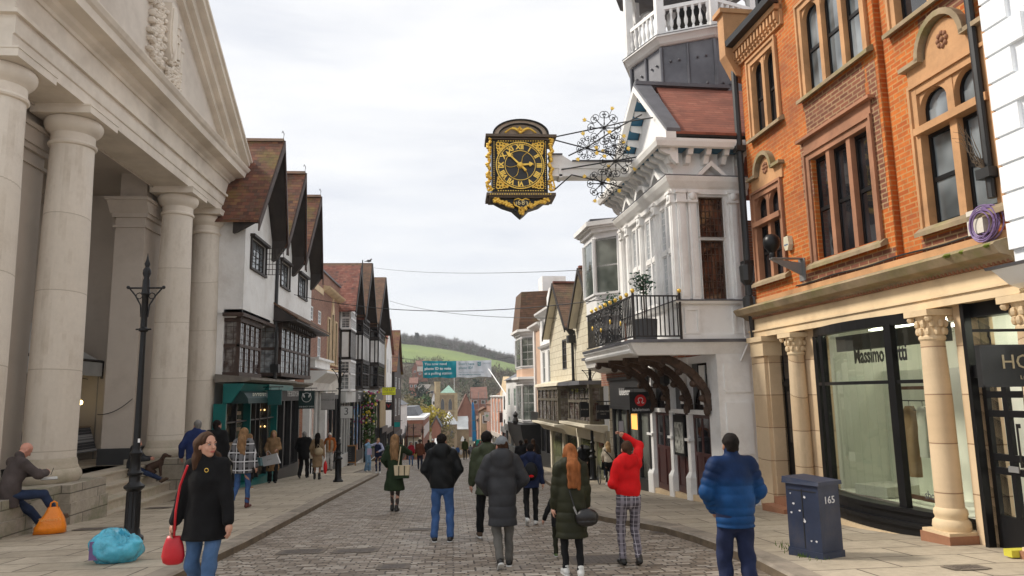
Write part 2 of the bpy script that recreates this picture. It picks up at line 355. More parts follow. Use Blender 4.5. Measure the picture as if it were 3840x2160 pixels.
grey = mat('grey_metal', (.25,.25,.25), .5, .1, 3, .05, 30, metal=.4)
# ---------------------------------------------------------------- setting: ground
cobm, nt, p = newmat('setts')
v = coords(nt, 'uv', (1,1,1), .055, 1.6)
t = N(nt, 'ShaderNodeTexBrick', offset=.5, offset_frequency=2, squash=1.5, squash_frequency=3)
for k_, v_ in (('Scale',1.),('Brick Width',.18),('Row Height',.085),('Mortar Size',.013),('Mortar Smooth',.45),('Bias',0.)): t.inputs[k_].default_value = v_
t.inputs['Color1'].default_value = (0,0,0,1); t.inputs['Color2'].default_value = (1,1,1,1); t.inputs['Mortar'].default_value = (.5,.5,.5,1)
nt.links.new(v, t.inputs['Vector'])
c = ramp(nt, t.outputs['Color'], [(0,(.25,.19,.135)),(.3,(.39,.315,.24)),(.6,(.50,.42,.335)),(.85,(.61,.53,.44)),(1,(.72,.64,.54))])
c = mix(nt, .9, c, ramp(nt, noise(nt, v, .35, 6., .7), [(.3, (.62,.6,.58)), (.7, (1,1,1))]), 'MULTIPLY')
c = mix(nt, .7, c, ramp(nt, noise(nt, v, 14, 3., .7), [(.3, (.6,.6,.6)), (.65, (1,1,1))]), 'MULTIPLY')
c = mix(nt, t.outputs['Fac'], c, (.085,.068,.052)); nt.links.new(c, p.inputs['Base Color'])
r_ = ramp(nt, noise(nt, v, 2.5, 4.), [(.3, (.45,)*3), (.7, (.75,)*3)]); nt.links.new(r_, p.inputs['Roughness'])
h = N(nt, 'ShaderNodeMath', operation='SUBTRACT'); nt.links.new(noise(nt, v, 7, 3.), h.inputs[0]); nt.links.new(t.outputs['Fac'], h.inputs[1])
h2_ = N(nt, 'ShaderNodeMath', operation='MULTIPLY_ADD'); nt.links.new(t.outputs['Color'], h2_.inputs[0]); h2_.inputs[1].default_value = .3; nt.links.new(h.outputs[0], h2_.inputs[2])
bump(nt, p, h2_.outputs[0], 1., .03)
pavm = brickmat('york_stone_flags', (.44,.37,.275), (.55,.47,.36), (.13,.105,.08), 1.05, .62, .013, .75, .45, stain=(.20,.165,.12), sa=.55, ss=.5, var=.25, bd=.012, warp=.02)
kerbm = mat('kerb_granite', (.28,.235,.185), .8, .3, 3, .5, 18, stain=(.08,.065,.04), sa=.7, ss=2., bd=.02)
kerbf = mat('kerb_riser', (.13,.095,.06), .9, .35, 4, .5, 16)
def zr(y): return gz(y)
LK = [(-3.05,-4),(-3.1,4),(-3.15,7.2),(-3.2,8.3),(-3.16,11.6),(-3.33,20),(-3.55,35.1),(-3.62,36.0),(-3.95,36.35),(-6.0,36.6)]
RK = [(3.2,-4),(3.25,4),(3.38,7.0),(3.5,8.2),(3.53,9.4),(3.5,10.4),(3.38,11.5),(3.1,12.5),(2.8,13.3),(2.62,14.2),(2.62,15.2),(2.8,17.5),(3.1,22),(3.3,26),(3.9,31),(4.1,36),(4.4,60),(4.8,80)]
def strip(mb, line, o0, z0, o1, z1, sgn):
    """band between two offsets of a kerb line"""
    def off(i, d):
        a = Vector(line[max(i-1, 0)]); b = Vector(line[min(i+1, len(line)-1)]); t = (b-a).normalized(); n = Vector((-t.y, t.x))*sgn
        p = Vector(line[i])+n*d; return p
    for i in range(len(line)-1):
        q = [(off(i,o0), z0), (off(i+1,o0), z0), (off(i+1,o1), z1), (off(i,o1), z1)]
        mb.face([(p.x, p.y, gz(p.y, z)) for p, z in q])
ys = [-6,0,4]+[4+i*2 for i in range(1,30)]+[64,70,80,100,140,200,262,300]
b = MB()
for i in range(len(ys)-1):
    for xa, xb in ((-60,-25),(-25,-12),(-12,-4),(-4,4),(4,12),(12,25),(25,60)):
        b.face([(xa, ys[i], gz(ys[i])), (xb, ys[i], gz(ys[i])), (xb, ys[i+1], gz(ys[i+1])), (xa, ys[i+1], gz(ys[i+1]))])
tag(b.build('road', cobm, norm=False), kind='structure')
def pavement(line, sgn, xo):
    b = MB(); pl = []
    for i in range(len(line)-1):
        for j in range(3):
            f = j/3; pl.append((line[i][0]*(1-f)+line[i+1][0]*f, line[i][1]*(1-f)+line[i+1][1]*f))
    pl.append(line[-1])
    for i in range(len(pl)-1):
        (x0,y0),(x1,y1) = pl[i], pl[i+1]
        a0, a1 = x0-.27*sgn, x1-.27*sgn
        if abs(y1-y0) < 1e-6: continue
        b.face([(a0, y0, gz(y0,.115)), (a1, y1, gz(y1,.115)), (xo, y1, gz(y1,.115)), (xo, y0, gz(y0,.115))])
    return b
tag(pavement(LK[:8], 1, -40).build('pavement', pavm, norm=False), kind='structure')
b = MB(); b.face([(-40,36,gz(36,.115)),(-4.0,36,gz(36,.115)),(-4.3,36.3,gz(36.3,.115)),(-40,36.6,gz(36.6,.115))]); tag(b.build('pavement', pavm, norm=False), kind='structure')
b = MB(); b.face([(-40,36.6,gz(36.6,.03)),(-5.2,36.6,gz(36.6,.03)),(-5.4,62,gz(62,.03)),(-40,62,gz(62,.03))]); tag(b.build('pavement', pavm, norm=False), kind='structure')
tag(pavement(RK, -1, 40).build('pavement', pavm, norm=False), kind='structure')
for ln, sg in ((LK, 1), (RK, -1)):
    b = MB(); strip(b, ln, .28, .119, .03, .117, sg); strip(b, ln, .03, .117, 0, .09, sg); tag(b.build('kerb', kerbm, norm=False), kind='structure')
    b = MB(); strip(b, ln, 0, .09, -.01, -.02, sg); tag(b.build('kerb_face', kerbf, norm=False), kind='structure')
# iron covers and drains
ironc = mat('cast_iron_cover', (.17,.14,.11), .7, .3, 4, .2, 20, metal=.3)
def cover(x, y, w, l, label, o=.004, n=7, name='drain_cover', cat='drain cover'):
    e = tag(empty(name, (x, y, gz(y, o))), label, cat, 'iron covers set in the street'); e.rotation_euler = (math.atan(SL), 0, 0)
    b = MB(); 
    for s in (-1, 1): b.box(s*w/2-.03, s*w/2+.03, -l/2, l/2, 0, .004); b.box(-w/2+.03, w/2-.03, s*l/2-.03, s*l/2+.03, 0, .004)
    b.build('rim', ironc, e)
    b = MB().box(-w/2+.03, w/2-.03, -l/2+.03, l/2-.03, -.004, .003)
    for i in range(n): xx = -w/2+.06+(w-.12)*(i+.5)/n; b.box(xx-.3*w/n*.6, xx+.3*w/n*.6, -l/2+.05, l/2-.05, .003, .006)
    b.build('lid', mat('worn_iron', (.10,.08,.065), .65, .4, 9, .3, 40), e)
# ---------------------------------------------------------------- portico
P = Fr('stone_portico', 'tall pale stone portico with four thick columns and a carved pediment', 'portico', -8.25, 18.6, -2.6)
FL = -1.75; FACE = .5
def column(a, r0=.485, r1=.42):
    c = P.add('column', limec, lambda b: b.lathe(0, a, [(r0,-1.12),(r0*.995,.5),(r0*.97,2.0),(r0*.935,3.5),(r1*1.02,4.8),(r1,5.45),(r1,5.5)], 40), smooth='auto')
    def base(b):
        b.lathe(0, a, [(.48,-1.6),(.56,-1.6),(.595,-1.54),(.61,-1.47),(.595,-1.40),(.56,-1.345),(.54,-1.33),(.54,-1.30),(.52,-1.27),(.515,-1.2),(.50,-1.15),(.485,-1.12)], 40)
    P.add('base', limed, base, c, smooth='auto')
    def cap(b):
        b.lathe(0, a, [(.42,5.46),(.46,5.48),(.475,5.515),(.46,5.55),(.43,5.57),(.425,5.74),(.44,5.755),(.46,5.78),(.485,5.80),(.535,5.86),(.565,5.93),(.57,6.0),(.54,6.06),(.48,6.075)], 40)
    P.add('capital', lime, cap, c, smooth='auto')
    P.add('abacus', lime, lambda b: (b.box(-.6,.63,a-.62,a+.62,6.07,6.22), b.box(-.615,.645,a-.635,a+.635,6.22,6.26)), c)
for a in (-5.55,-3.0,3.0,5.5): column(a)
for a0, a1 in ((-6.7,-5.0),(-3.7,-2.25)): P.add('plinth', stoneblk, lambda b: (b.box(-.8,.82,a0,a1,-2.75,-1.604), b.box(-.8,.86,a0-.02,a1+.03,-2.75,-1.95)))
P.add('plinth', stoneblk, lambda b: (b.box(-.8,.8,2.25,6.5,-3.1,-1.604), b.box(-.8,.84,2.2,6.55,-3.1,-2.2)))
# low ledge between the near plinths
lb = P.add('ledge', stoneblk, lambda b: (b.box(-.8,.62,-5.0,-3.7,-2.7,-1.60), b.box(-.8,.7,-4.95,-3.75,-2.7,-2.25)))
def steps(b):
    for i, (z, x) in enumerate(((-1.75,-.25),(-1.98,.11),(-2.21,.47),(-2.44,.70),(-2.67,.95),(-2.9,1.2))):
        if i < 4: b.box(-1.5, x, -2.22, 2.2, z-.23, z-.045); b.box(-1.5, x+.03, -2.22, 2.2, z-.045, z)
P.add('step', limed, steps)
P.add('floor', pavm, lambda b: b.box(-9,-.8,-9,6.6,-1.95,FL))
# entablature: architrave, frieze, cornice
e0, e1 = -6.15, 6.1
def ent(b):
    b.prism([(-.5,6.262),(FACE,6.262),(FACE,6.5),(FACE+.03,6.52),(FACE+.03,6.86),(-.5,6.86)], 's', e0, e1)
    b.prism([(-.5,6.86),(FACE+.1,6.86),(FACE+.1,6.94),(-.5,6.94)], 's', e0-.1, e1+.1)
    b.prism([(-.5,6.94),(FACE,6.94),(FACE,7.45),(-.5,7.45)], 's', e0, e1)
P.add('entablature', lime, ent)
def corn(b):
    b.prism([(-.5,7.45),(FACE+.04,7.45),(FACE+.06,7.52),(FACE+.16,7.58),(FACE+.2,7.66),(FACE+.50,7.70),(FACE+.50,7.71),(FACE+.52,7.88),(FACE+.58,7.93),(FACE+.63,8.02),(FACE+.63,8.05),(-.5,8.05)], 's', e0-.62, e1+.62)
    # return along the far side wall
    b.box(-6, -.5, e1-.05, e1+.2, 7.45, 7.7); b.box(-6, -.5, e1-.05, e1+.6, 7.7, 8.05)
P.add('cornice', lime, corn)
K = .63
def rake(b):
    for s in (-1, 1):
        A = e1+.62
        def q(z_off, h, o0, o1, cut=0):
            # sloping band from eave to apex
            ea, za = s*(A-cut), 8.05; 
            top = [(s*A, 8.05+z_off), (0, 8.05+K*A+z_off)]
            pts = [(s*A, 8.05+z_off), (0, 8.05+K*A+z_off), (0, 8.05+K*A+z_off+h), (s*A, 8.05+z_off+h)]
            b.prism(pts, 'o', o0, o1)
        q(.02, .20, -.5, FACE+.56); q(.22,.10,-.5, FACE+.63); q(-.28,.30,-.5, FACE+.34); q(-.5,.22,-.5,FACE+.16)
P.add('raking_cornice', lime, rake)
P.add('tympanum', limep, lambda b: b.prism([(-6.2,8.06),(6.2,8.06),(0,8.05+K*6.3)], 'o', -.5, FACE-.02))
P.add('roof', lead, lambda b: (b.prism([(-6.9,8.3),(0,8.3+K*6.9),(0,8.24+K*6.9),(-6.9,8.24)], 'o', -9, -.5), b.prism([(6.9,8.3),(0,8.3+K*6.9),(0,8.24+K*6.9),(6.9,8.24)], 'o', -9, -.5)))
# carved arms in relief: shield between a beast and a castle
def crest(b):
    o = FACE; r = random.Random(3)
    sh = [(-.02,10.75),(.34,10.75),(.36,10.0),(.30,9.5),(.14,9.15),(-.0,9.4),(-.06,9.9)]
    b.prism([(a+.05, z) for a, z in sh], 'o', o-.02, o+.20)
    b.prism([(a*.75+.09, 9.95+(z-9.95)*.8) for a, z in sh], 'o', o+.2, o+.24)
    for k in range(120):   # beast on the left
        a = -.52+.26*sin(k*.9)+.14*r.random(); z = 8.75+1.75*(k/120); b.ell((o+.05, a+.18*sin(k*.35), z), (.12, .05+.05*r.random(), .05+.05*r.random()), 7, 4)
    for a, z, h in ((.62,9.6,.75),(.86,9.75,.6),(1.05,9.45,.6),(.75,10.2,.4)):   # castle towers
        b.lathe(o+.06, a, [(.10,z-.3),(.10,z+h-.3),(.13,z+h-.28),(.13,z+h-.16),(.09,z+h-.16)], 10)
    for k in range(80):
        b.ell((o+.05, .15+1.05*r.random(), 8.65+.9*r.random()*(.4+.6*r.random())), (.09,.06,.06), 6, 4)
    for k in range(14): b.ell((o+.06, 1.0+.12*sin(k), 8.6+k*.07), (.1,.07,.07), 7, 4)
cr_ = P.add('carved_crest', lime, crest, smooth='auto')
# inside: ceiling, side wall, piers, back wall
P.add('ceiling', insidew, lambda b: (b.box(-9,-.5,e0,e1,6.65,6.75), b.box(-4.3,-3.7,e0,e1,6.05,6.65), b.box(-.52,-.5,e0,e1,6.2,6.75)))
P.add('back_wall', insidew, lambda b: (b.box(-9,-8.7,-9,6,-1.75,6.7), b.box(-8.7,-.72,4.8,4.98,-1.9,6.64)))
def pier(b, a):
    b.box(-1.5,-.68,a-.6,a+.9,-1.4,5.3); b.box(-1.56,-.62,a-.66,a+.96,5.0,5.07)
    b.box(-1.58,-.6,a-.68,a+1,5.3,5.42); b.prism([(a-.68,5.42),(a+1,5.42),(a+1.2,5.75),(a-.9,5.75)], 'o', -1.65, -.55); b.box(-1.7,-.5,a-.95,a+1.2,5.75,5.85); b.box(-1.45,-.7,a-.55,a+.9,5.85,6.65)
for a in (-3.7, 3.0):
    pr = P.add('pier', insidew, lambda b: pier(b, a))
    P.add('skirting', blackm, lambda b: (b.box(-1.57,-.62,a-.66,a+.96,-1.75,-1.3),), pr)
P.add('cable', blackm, lambda b: b.tube([(-1.6+i*.13,2.3,-.45+.25*abs((i-3)/5)**2+.05*i) for i in range(8)], .012, 5))
# stall inside the portico
T_ = Fr('market_stall', 'small canopied market stall with bulb lights and check tablecloth behind the columns', 'stall', -11.9, 21.0, FL)
canv = mat('grey_canopy_cloth', (.48,.48,.47), .85, .1, 2, .2, 20)
check = plaidmat('gingham', (.30,.30,.31), (.06,.06,.07), (.5,.5,.5), .09, .45)
sh_ = -.6
def canopy(b):
    b.hexa([(-1.5,-3.0,1.22),(.9,-3.0,1.22),(.9,2.45,1.22),(-1.5,2.45,1.22),(-.4,-1.2,2.5),(-.2,-1.2,2.5),(-.2,-.6,2.5),(-.4,-.6,2.5)])
T_.add('canopy', canv, canopy); T_.add('valance', canv, lambda b: (b.box(.9,.92,-3,2.45,.78,1.25), b.box(-1.5,.9,2.45,2.47,.78,1.25)))
T_.add('edging', blackm, lambda b: (b.tube([(.93,-3,1.24),(.93,2.5,1.24),(-1.5,2.5,1.24)], .04, 4), b.box(.88,.97,2.4,2.5,.7,1.25)))
for a in (-2.9, 2.4): T_.add('leg', grey, lambda b: (b.box(.8,.84,a,a+.04,FL,1.2), b.box(-1.4,-1.36,a,a+.04,FL,1.2)))
T_.add('tablecloth', check, lambda b: b.hexa([(.1,-3.0,-1.5),(.95,-3.0,-1.5),(.95,2.35,-1.5),(.1,2.35,-1.5),(.1,-3.0,-.78),(.8,-3.0,-.78),(.8,2.15,-.78),(.1,2.15,-.78)]))
T_.add('tabletop', mat('worn_table', (.22,.16,.11), .7), lambda b: b.box(.1,.82,-3.0,2.17,-.78,-.74))
T_.add('backdrop', mat('stall_backdrop', (.035,.03,.03), .9), lambda b: b.box(-1.5,-1.45,-3,.6,-1.7,1.2))
T_.add('bunting_wire', blackm, lambda b: b.tube([(.7,-3+i*.5,.7-.04*sin(i*1.3)) for i in range(11)], .012, 4))
bulb = emit('lit_bulb', (1.,.72,.25), 9.)
for a, z in ((1.35,.62),(1.65,-.02),(-1.9,.66)): T_.add('bulb', bulb, lambda b: b.ell((.72,a,z), (.055,.055,.07), 8, 6)); 
for i, (a, w, h, col) in enumerate(((-2.6,.4,.3,(.25,.18,.1)),(-2.0,.35,.22,(.4,.36,.3)),(1.0,.75,.42,(.12,.085,.06)),(.1,.35,.3,(.3,.1,.06)),(-1.0,.5,.2,(.5,.45,.35)))):
    k = MB(); k.box(0,.38,-w/2,w/2,0,h); k.box(.02,.36,-w/2+.02,w/2-.02,h,h+.02)
    o = k.build('stall_crate', mat('crate%d' % i, col, .8), None, loc=(-11.55,21+a,-.738)); tag(o, ['brown crate at the near end of the stall table','pale box beside the brown crate on the stall table','large dark crate at the far end of the stall table','reddish box in the middle of the stall table','cream tray box left of centre on the stall table'][i], 'crate', 'goods boxes on the market stall')
# small hanging sign at the far left
S_ = Fr('hanging_sign', 'small white hanging sign with green stripe at the left edge', 'sign', -4.93, 6.35, .2)
S_.add('bracket', iron, lambda b: (b.tube([(0,-.6,1.32),(0,.12,1.32)], .008, 5), b.tube([(0,.12,1.32),(0,-.6,1.46)], .006, 5), b.tube([(0,.0,1.32),(0,.0,1.25)], .006, 5)))
sb = S_.add('board', whitep, lambda b: b.box(-.02,.02,-.6,.035,1.0,1.25)); S_.add('rim', blackm, lambda b: (b.box(-.025,.025,.035,.047,.99,1.26), b.box(-.025,.025,-.6,.035,1.25,1.262), b.box(-.025,.025,-.6,.035,.988,1.0)), sb)
S_.add('stripe', mat('green_stripe', (.12,.42,.03), .6), lambda b: b.box(.021,.023,-.6,.0,1.07,1.11), sb); text(S_, 'S', .022, -.04, 1.17, .09, blackm, sb)
# ================================================================ LEFT SIDE OF THE STREET
# ---- white house with three gables
A = Fr('gabled_house', 'white roughcast house with three steep tiled gables, dark windows and a teal shop below', 'house', -7.6, 24.2)
def U(y): return y-24.2
gab = [(23.85,27.95,25.85),(27.95,31.45,29.75),(31.45,35.55,33.35)]
GE, GA = 6.05, 9.42
holes_u = [(U(24.95),U(26.9),4.55,5.62),(U(29.3),U(30.85),4.6,5.62),(U(32.7),U(34.5),4.65,5.65)]
def wallA(b):
    b.wall(.6, U(24.25), U(35.75), 2.85, GE, holes_u, .14)
    for g in gab: b.prism([(U(max(g[0],24.25)), GE), (U(g[1]), GE), (U(g[2]), GA-.1)], 'o', .5, .6)
    b.box(-6, .59, U(24.25), U(24.25)+.02, 2.85, GE); b.face([(.5,U(24.3),2.85),(.5,U(35.7),2.85),(.5,U(35.7),9),(.5,U(24.3),9)][:4]) if 0 else None
    b.prism([(.6,2.85),(.6,2.98),(0,2.98),(0,2.7),(.35,2.7)], 's', U(24.25), U(27.9))
wA = A.add('upper_wall', plaster, wallA)
A.add('lower_wall', plaster, lambda b: (b.box(-6, 0, U(24.3), U(27.8)+1.2, .55, 2.9), b.box(-6,-.1,U(28.5),U(35.75),.55,3.0), b.box(-6,-.3,U(24.3),U(35.75),-3.6,.55)))
for i, g in enumerate(gab):
    a0, a1, am = map(U, g)
    r = gable_roof(A, tileR, a0, a1, am, GE, GA, -6.5, 1.42, over=.12, ofeet=1.15)
    barge(A, brownwood, a0, a1, am, GE-.0, GA, 1.42, over=.12, w=.30, parent=r, ofeet=1.15)
    A.add('soffit', blackwood, lambda b: (b.hexa([(.6,am,GA-.16),(1.4,am,GA-.16),(1.13,a1,GE-.22),(.6,a1,GE-.22),(.6,am,GA-.02),(1.4,am,GA-.02),(1.13,a1,GE-.02),(.6,a1,GE-.02)]),
        b.hexa([(.6,am,GA-.16),(1.4,am,GA-.16),(1.13,a0,GE-.22),(.6,a0,GE-.22),(.6,am,GA-.02),(1.4,am,GA-.02),(1.13,a0,GE-.02),(.6,a0,GE-.02)])), r)
    A.add('valley_bracket', blackwood, lambda b: b.prism([(.6,GE-.75),(.72,GE-.7),(1.12,GE-.15),(1.12,GE+.12),(.6,GE+.12)], 's', a1-.16, a1+.14), r)
    if i == 0: A.add('valley_bracket', blackwood, lambda b: b.prism([(.3,GE-.55),(.45,GE-.5),(1.1,GE-.12),(1.1,GE+.06),(-1,GE+.06),(-1,GE-.1),(.3,GE-.1)], 's', a0-.02, a0+.14), r)
    A.add('ridge_tiles', tileB, lambda b: b.prism([(am-.12,GA),(am,GA+.15),(am+.12,GA)], 'o', -6.5, 1.4), r)
    A.add('finial', iron, lambda b: b.tube([(1.38,am,GA+.1),(1.4,am,GA+.32),(1.36,am-.05,GA+.42),(1.32,am,GA+.36)], .015, 5), r)
for i, h in enumerate(holes_u):
    w_ = window(A, h[0], h[1], h[2], h[3], .5, 4 if i != 1 else 3, 4, blackwood, glassw, fw=.06, bw=.025)
    A.add('label_mould', blackwood, lambda b: (b.box(.6,.76,h[0]-.12,h[1]+.12,h[3],h[3]+.1), b.box(.6,.68,h[0]-.06,h[1]+.06,h[2]-.08,h[2]), b.box(.6,.66,h[0]-.07,h[0],h[2],h[3]), b.box(.6,.66,h[1],h[1]+.07,h[2],h[3])), w_)
# casement standing open
cs = A.mb(); y_ = U(26.86)
for i in range(6): zz = 4.58+i*.2; cs.box(.62,1.28,y_-.01,y_+.012,zz,zz+.02)
for i in range(6): oo = .62+i*.13; cs.box(oo,oo+.018,y_-.012,y_+.014,4.58,5.6)
A.e and cs.build('open_casement', blackwood, A.e)
# first-floor bay windows
def bay(F, a0, a1, z0, z1, o0, o1, mid, cols, m, gm, sill=.12, head=.14, side_cols=2, rows=3, name='bay_window'):
    fr = F.mb(); t = .13
    fr.box(o0, o1, a0, a0+t, z0, z1); fr.box(o0, o1-.001, a1-t, a1, z0, z1)
    fr.box(o0, o1+.03, a0-.03, a1+.03, z0-sill, z0+.04); fr.box(o0, o1+.03, a0-.03, a1+.03, z1-.06, z1+head)
    fr.box(o1-.1, o1, a0, a1, mid-.05, mid+.05); fr.box(o0, o1-.1, a0-.005, a0+.06, mid-.05, mid+.05)
    # open the near cheek: posts only
    p = F.mb(); q = .09
    for o in (o0+.05, o1-.07): p.box(o-.05, o+.07, a0, a0+q, z0, z1)
    p.box(o1-.12, o1, a1-q, a1, z0, z1); p.box(o0, o1+.03, a0-.03, a1+.03, z0-sill, z0+.03); p.box(o0, o1+.03, a0-.03, a1+.03, z1-.05, z1+head)
    p.box(o1-.1, o1+.005, a0, a1, mid-.05, mid+.05); p.box(o0, o1-.1, a0-.005, a0+.07, mid-.055, mid+.055)
    for i in range(1, cols): a = a0+q+(a1-a0-2*q)*i/cols; p.box(o1-.09, o1-.01, a-.04, a+.04, z0, z1)
    w = p.build(name, m, F.e)
    g = F.mb(); g.box(o1-.06, o1-.05, a0+.02, a1-.02, z0, z1); g.box(o0, o1-.06, a0+.03, a0+.04, z0, z1); g.build('pane', gm, w)
    l = F.mb()
    for zz0, zz1 in ((z0, mid), (mid, z1)):
        for k in range(1, rows+1): zz = zz0+(zz1-zz0)*k/(rows+1); l.box(o1-.052, o1-.04, a0+q, a1-q, zz-.008, zz+.008); l.box(o0+.1, o1-.1, a0+.02, a0+.032, zz-.008, zz+.008)
    for i in range(cols): a = a0+q+(a1-a0-2*q)*(i+.5)/cols; l.box(o1-.052, o1-.04, a-.007, a+.007, z0, z1)
    for i in range(1, side_cols+1): o = o0+(o1-o0)*i/(side_cols+1); l.box(o-.008, o+.008, a0+.02, a0+.032, z0, z1)
    l.build('leading', m, w); return w
b1 = bay(A, U(24.35), U(27.05), .86, 2.62, -.15, .52, 1.78, 4, brownwood, bayg)
A.add('bay_head', brownwood, lambda b: b.box(0,.68,U(24.1),U(28.5),2.74,2.86), b1)
A.add('slit_window', charc, lambda b: b.box(.0,.02,U(27.75),U(27.95),1.9,2.45))
b2 = bay(A, U(28.75), U(34.6), .98, 2.85, -.1, .85, 1.95, 7, brownwood, leadg)
# lean-to roof over the second bay
ln = A.add('lean_to_roof', tileB, lambda b: b.prism([(.6,3.68),(1.55,3.08),(1.55,3.14),(.6,3.76)], 's', U(28.35), U(35.9)))
A.add('eaves_board', blackwood, lambda b: (b.box(.6,1.5,U(28.36),U(35.85),3.0,3.07), b.prism([(.6,3.0),(.6,3.66),(1.52,3.07)], 's', U(28.4), U(28.46))), ln)
A.add('dentils', blackwood, lambda b: [b.box(.88,1.1,U(28.8)+i*.4,U(28.98)+i*.4,2.83,2.99) for i in range(15)], ln)
dp = A.add('downpipe', blackm, lambda b: (b.tube([(.66,U(28.55),6.0),(.66,U(28.5),3.0),(.75,U(28.4),2.2),(.75,U(28.3),1.0)], .07, 8), b.prism([(U(28.1),1.3),(U(28.5),1.3),(U(28.42),.98),(U(28.18),.98)], 'o', .6, .9), b.tube([(.75,U(28.3),1.0),(.75,U(28.35),.6)], .08, 8)))
# teal shopfront
A.add('shop_cornice', mat('lead_grey_ledge', (.20,.18,.155), .8, .3, 2, .3, 15), lambda b: (b.prism([(-.1,.55),(.85,.55),(1.05,.62),(1.05,.7),(-.1,.82)], 's', U(23.9), U(30.9)), b.prism([(-.1,.5),(.5,.5),(.8,.62),(.8,.7),(-.1,.78)], 's', U(30.9), U(35.7))))
A.add('shop_fascia', teal, lambda b: (b.prism([(.2,.5),(.85,.5),(.45,-.12),(.2,-.12)], 's', U(23.9), U(26.9)), b.box(.2,.9,U(26.9),U(30.8),.30,.52), b.box(.15,.3,U(24),U(30.8),-.15,.5)))
aw = A.add('awning', mat('dark_teal_canvas', (.004,.03,.03), .6), lambda b: b.prism([(.25,.35),(.55,.32),(.82,.2),(.95,.02),(.98,-.15),(.9,-.15),(.3,-.15)], 's', U(24.0), U(27.1)))
text(A, 'ROCKFORT', .9, U(25.6), .08, .3, mat('sign_cream', (.6,.6,.5), .6), aw, 's', sx=1.1)
stf = A.mb()
for a in (23.9,26.75,30.7): stf.box(-.1,.30,U(a),U(a)+.09,-3.4,-.15)
stf.box(-.1,.34,U(23.9),U(30.85),-3.4,-2.95)
sf = stf.build('shopfront', teal, A.e); A.add('mullions', blackm, lambda b: [b.box(-.1,.2,U(a),U(a)+.07,-3.0,-.15) for a in (25.4,27.8,28.4,29.6)]+[b.box(-.1,.18,U(24),U(30.7),-.8,-.75)], sf)
A.add('shop_window', glassmat('dim_display_glass', (.015,.014,.012), .05, .2, cols2=(.16,.13,.09), sc2=2.2), lambda b: b.box(.0,.04,U(24),U(30.8),-2.95,-.15), sf)
A.add('display', mat('warm_shop_display', (.28,.2,.12), .6, .6, 3.), lambda b: [b.box(.045,.10,U(25.65)+.05+k*.01,U(26.1)+.2,-.55-k*.28,-.43-k*.28) for k in range(3)]+[b.box(.05,.2,U(24.3+k*.5),U(24.6+k*.5),-1.9,-1.45) for k in range(4)], sf)
for y,z in ((27.2,-.5),(27.3,-1.2),(27.2,-1.9),(29.4,-.45),(29.5,-1.1)): A.add('lit_bulb', emit('shop_bulbs', (1.,.6,.2), 3.), lambda b: b.ell((.12,U(y),z),(.028,.028,.035),6,4), sf)
# second shop in the same house
s2 = A.add('shopfront', blackm, lambda b: ([b.box(-.1,.2,U(a),U(a)+.22,-3.8,-.1) for a in (30.9,32.3,33.7,35.4)], b.box(-.1,.22,U(30.9),U(35.6),-3.8,-3.0)))
A.add('shop_window', glassd, lambda b: b.box(-.02,.02,U(31),U(35.5),-3.0,-.1), s2)
A.add('fascia', charc, lambda b: b.prism([(0,.5),(.45,.5),(.25,-.12),(0,-.12)], 's', U(31.0), U(35.6)), s2)
text(A, 'THE BODY SHOP', .42, U(33.3), .18, .36, whitew, s2, 's')
# ---- red brick building with tall stone windows
Bk = Fr('brick_building', 'red brick building with tall narrow stone-framed windows between the gabled house and timbered houses', 'building', -7.3, 35.8)
def U2(y): return y-35.8
tall = [(U2(42.35),U2(42.95),2.0,4.6),(U2(43.6),U2(44.2),2.0,5.0),(U2(44.9),U2(45.5),2.0,4.6)]
sm = [(U2(36.9),U2(37.9),4.0,4.75),(U2(39.3),U2(40.2),4.0,4.75),(U2(39.3),U2(40.2),1.75,3.3)]
Bk.add('wall', brickR, lambda b: (b.wall(0, 0, U2(46.5), 1.3, 7.05, tall+sm, .12), b.box(-8,-.01,.0,.03,1.3,7.05), b.box(-8,-.3,U2(46.2),U2(46.5),-4.6,7)))
for h in tall:
    w_ = Bk.add('window', sandl, lambda b: (b.box(-.05,.06,h[0]-.16,h[0],h[2]-.1,h[3]+.1), b.box(-.05,.06,h[1],h[1]+.16,h[2]-.1,h[3]+.1), b.box(-.05,.07,h[0],h[1],h[3],h[3]+.1), b.box(0,.12,h[0]-.2,h[1]+.2,h[2]-.12,h[2])))
    Bk.add('pane', glassd, lambda b: b.box(-.1,-.08,h[0],h[1],h[2],h[3]), w_)
Bk.add('ogee', sandl, lambda b: b.prism([(U2(43.5),5.1),(U2(44.3),5.1),(U2(44.05),5.6),(U2(43.95),6.0),(U2(43.85),6.0),(U2(43.75),5.6)], 'o', 0, .08))
for h in sm: window(Bk, h[0], h[1], h[2], h[3], -.06, 2, 3, whitew, glassw, fw=.08)
Bk.add('parapet_coping', lead, lambda b: b.box(-.3,.1,-.02,U2(46.6),7.05,7.15))
Bk.add('cornice', sandl, lambda b: (b.prism([(0,6.0),(.12,6.05),(.35,6.2),(.4,6.28),(0,6.34)], 's', U2(40.7), U2(46.6)), b.box(0,.03,U2(35.8),U2(40.7),5.75,6.1)))
Bk.add('string_course', sandl, lambda b: b.prism([(0,1.3),(.3,1.4),(.3,1.5),(0,1.75)], 's', U2(40.9), U2(46.6)))
Bk.add('cream_fascia', creamp, lambda b: (b.box(-.2,.08,U2(40.9),U2(46.5),.1,1.4),))
Bk.add('cove', whitep, lambda b: (b.prism([(0,1.35),(1.1,1.32),(1.1,1.22),(.8,1.0),(.45,.75),(.3,.35),(0,.35)], 's', U2(36.0), U2(40.9)), b.box(0,.5,U2(36.1),U2(40.4),1.5,1.9), b.box(0,.7,U2(36.0),U2(40.6),1.9,2.0)))
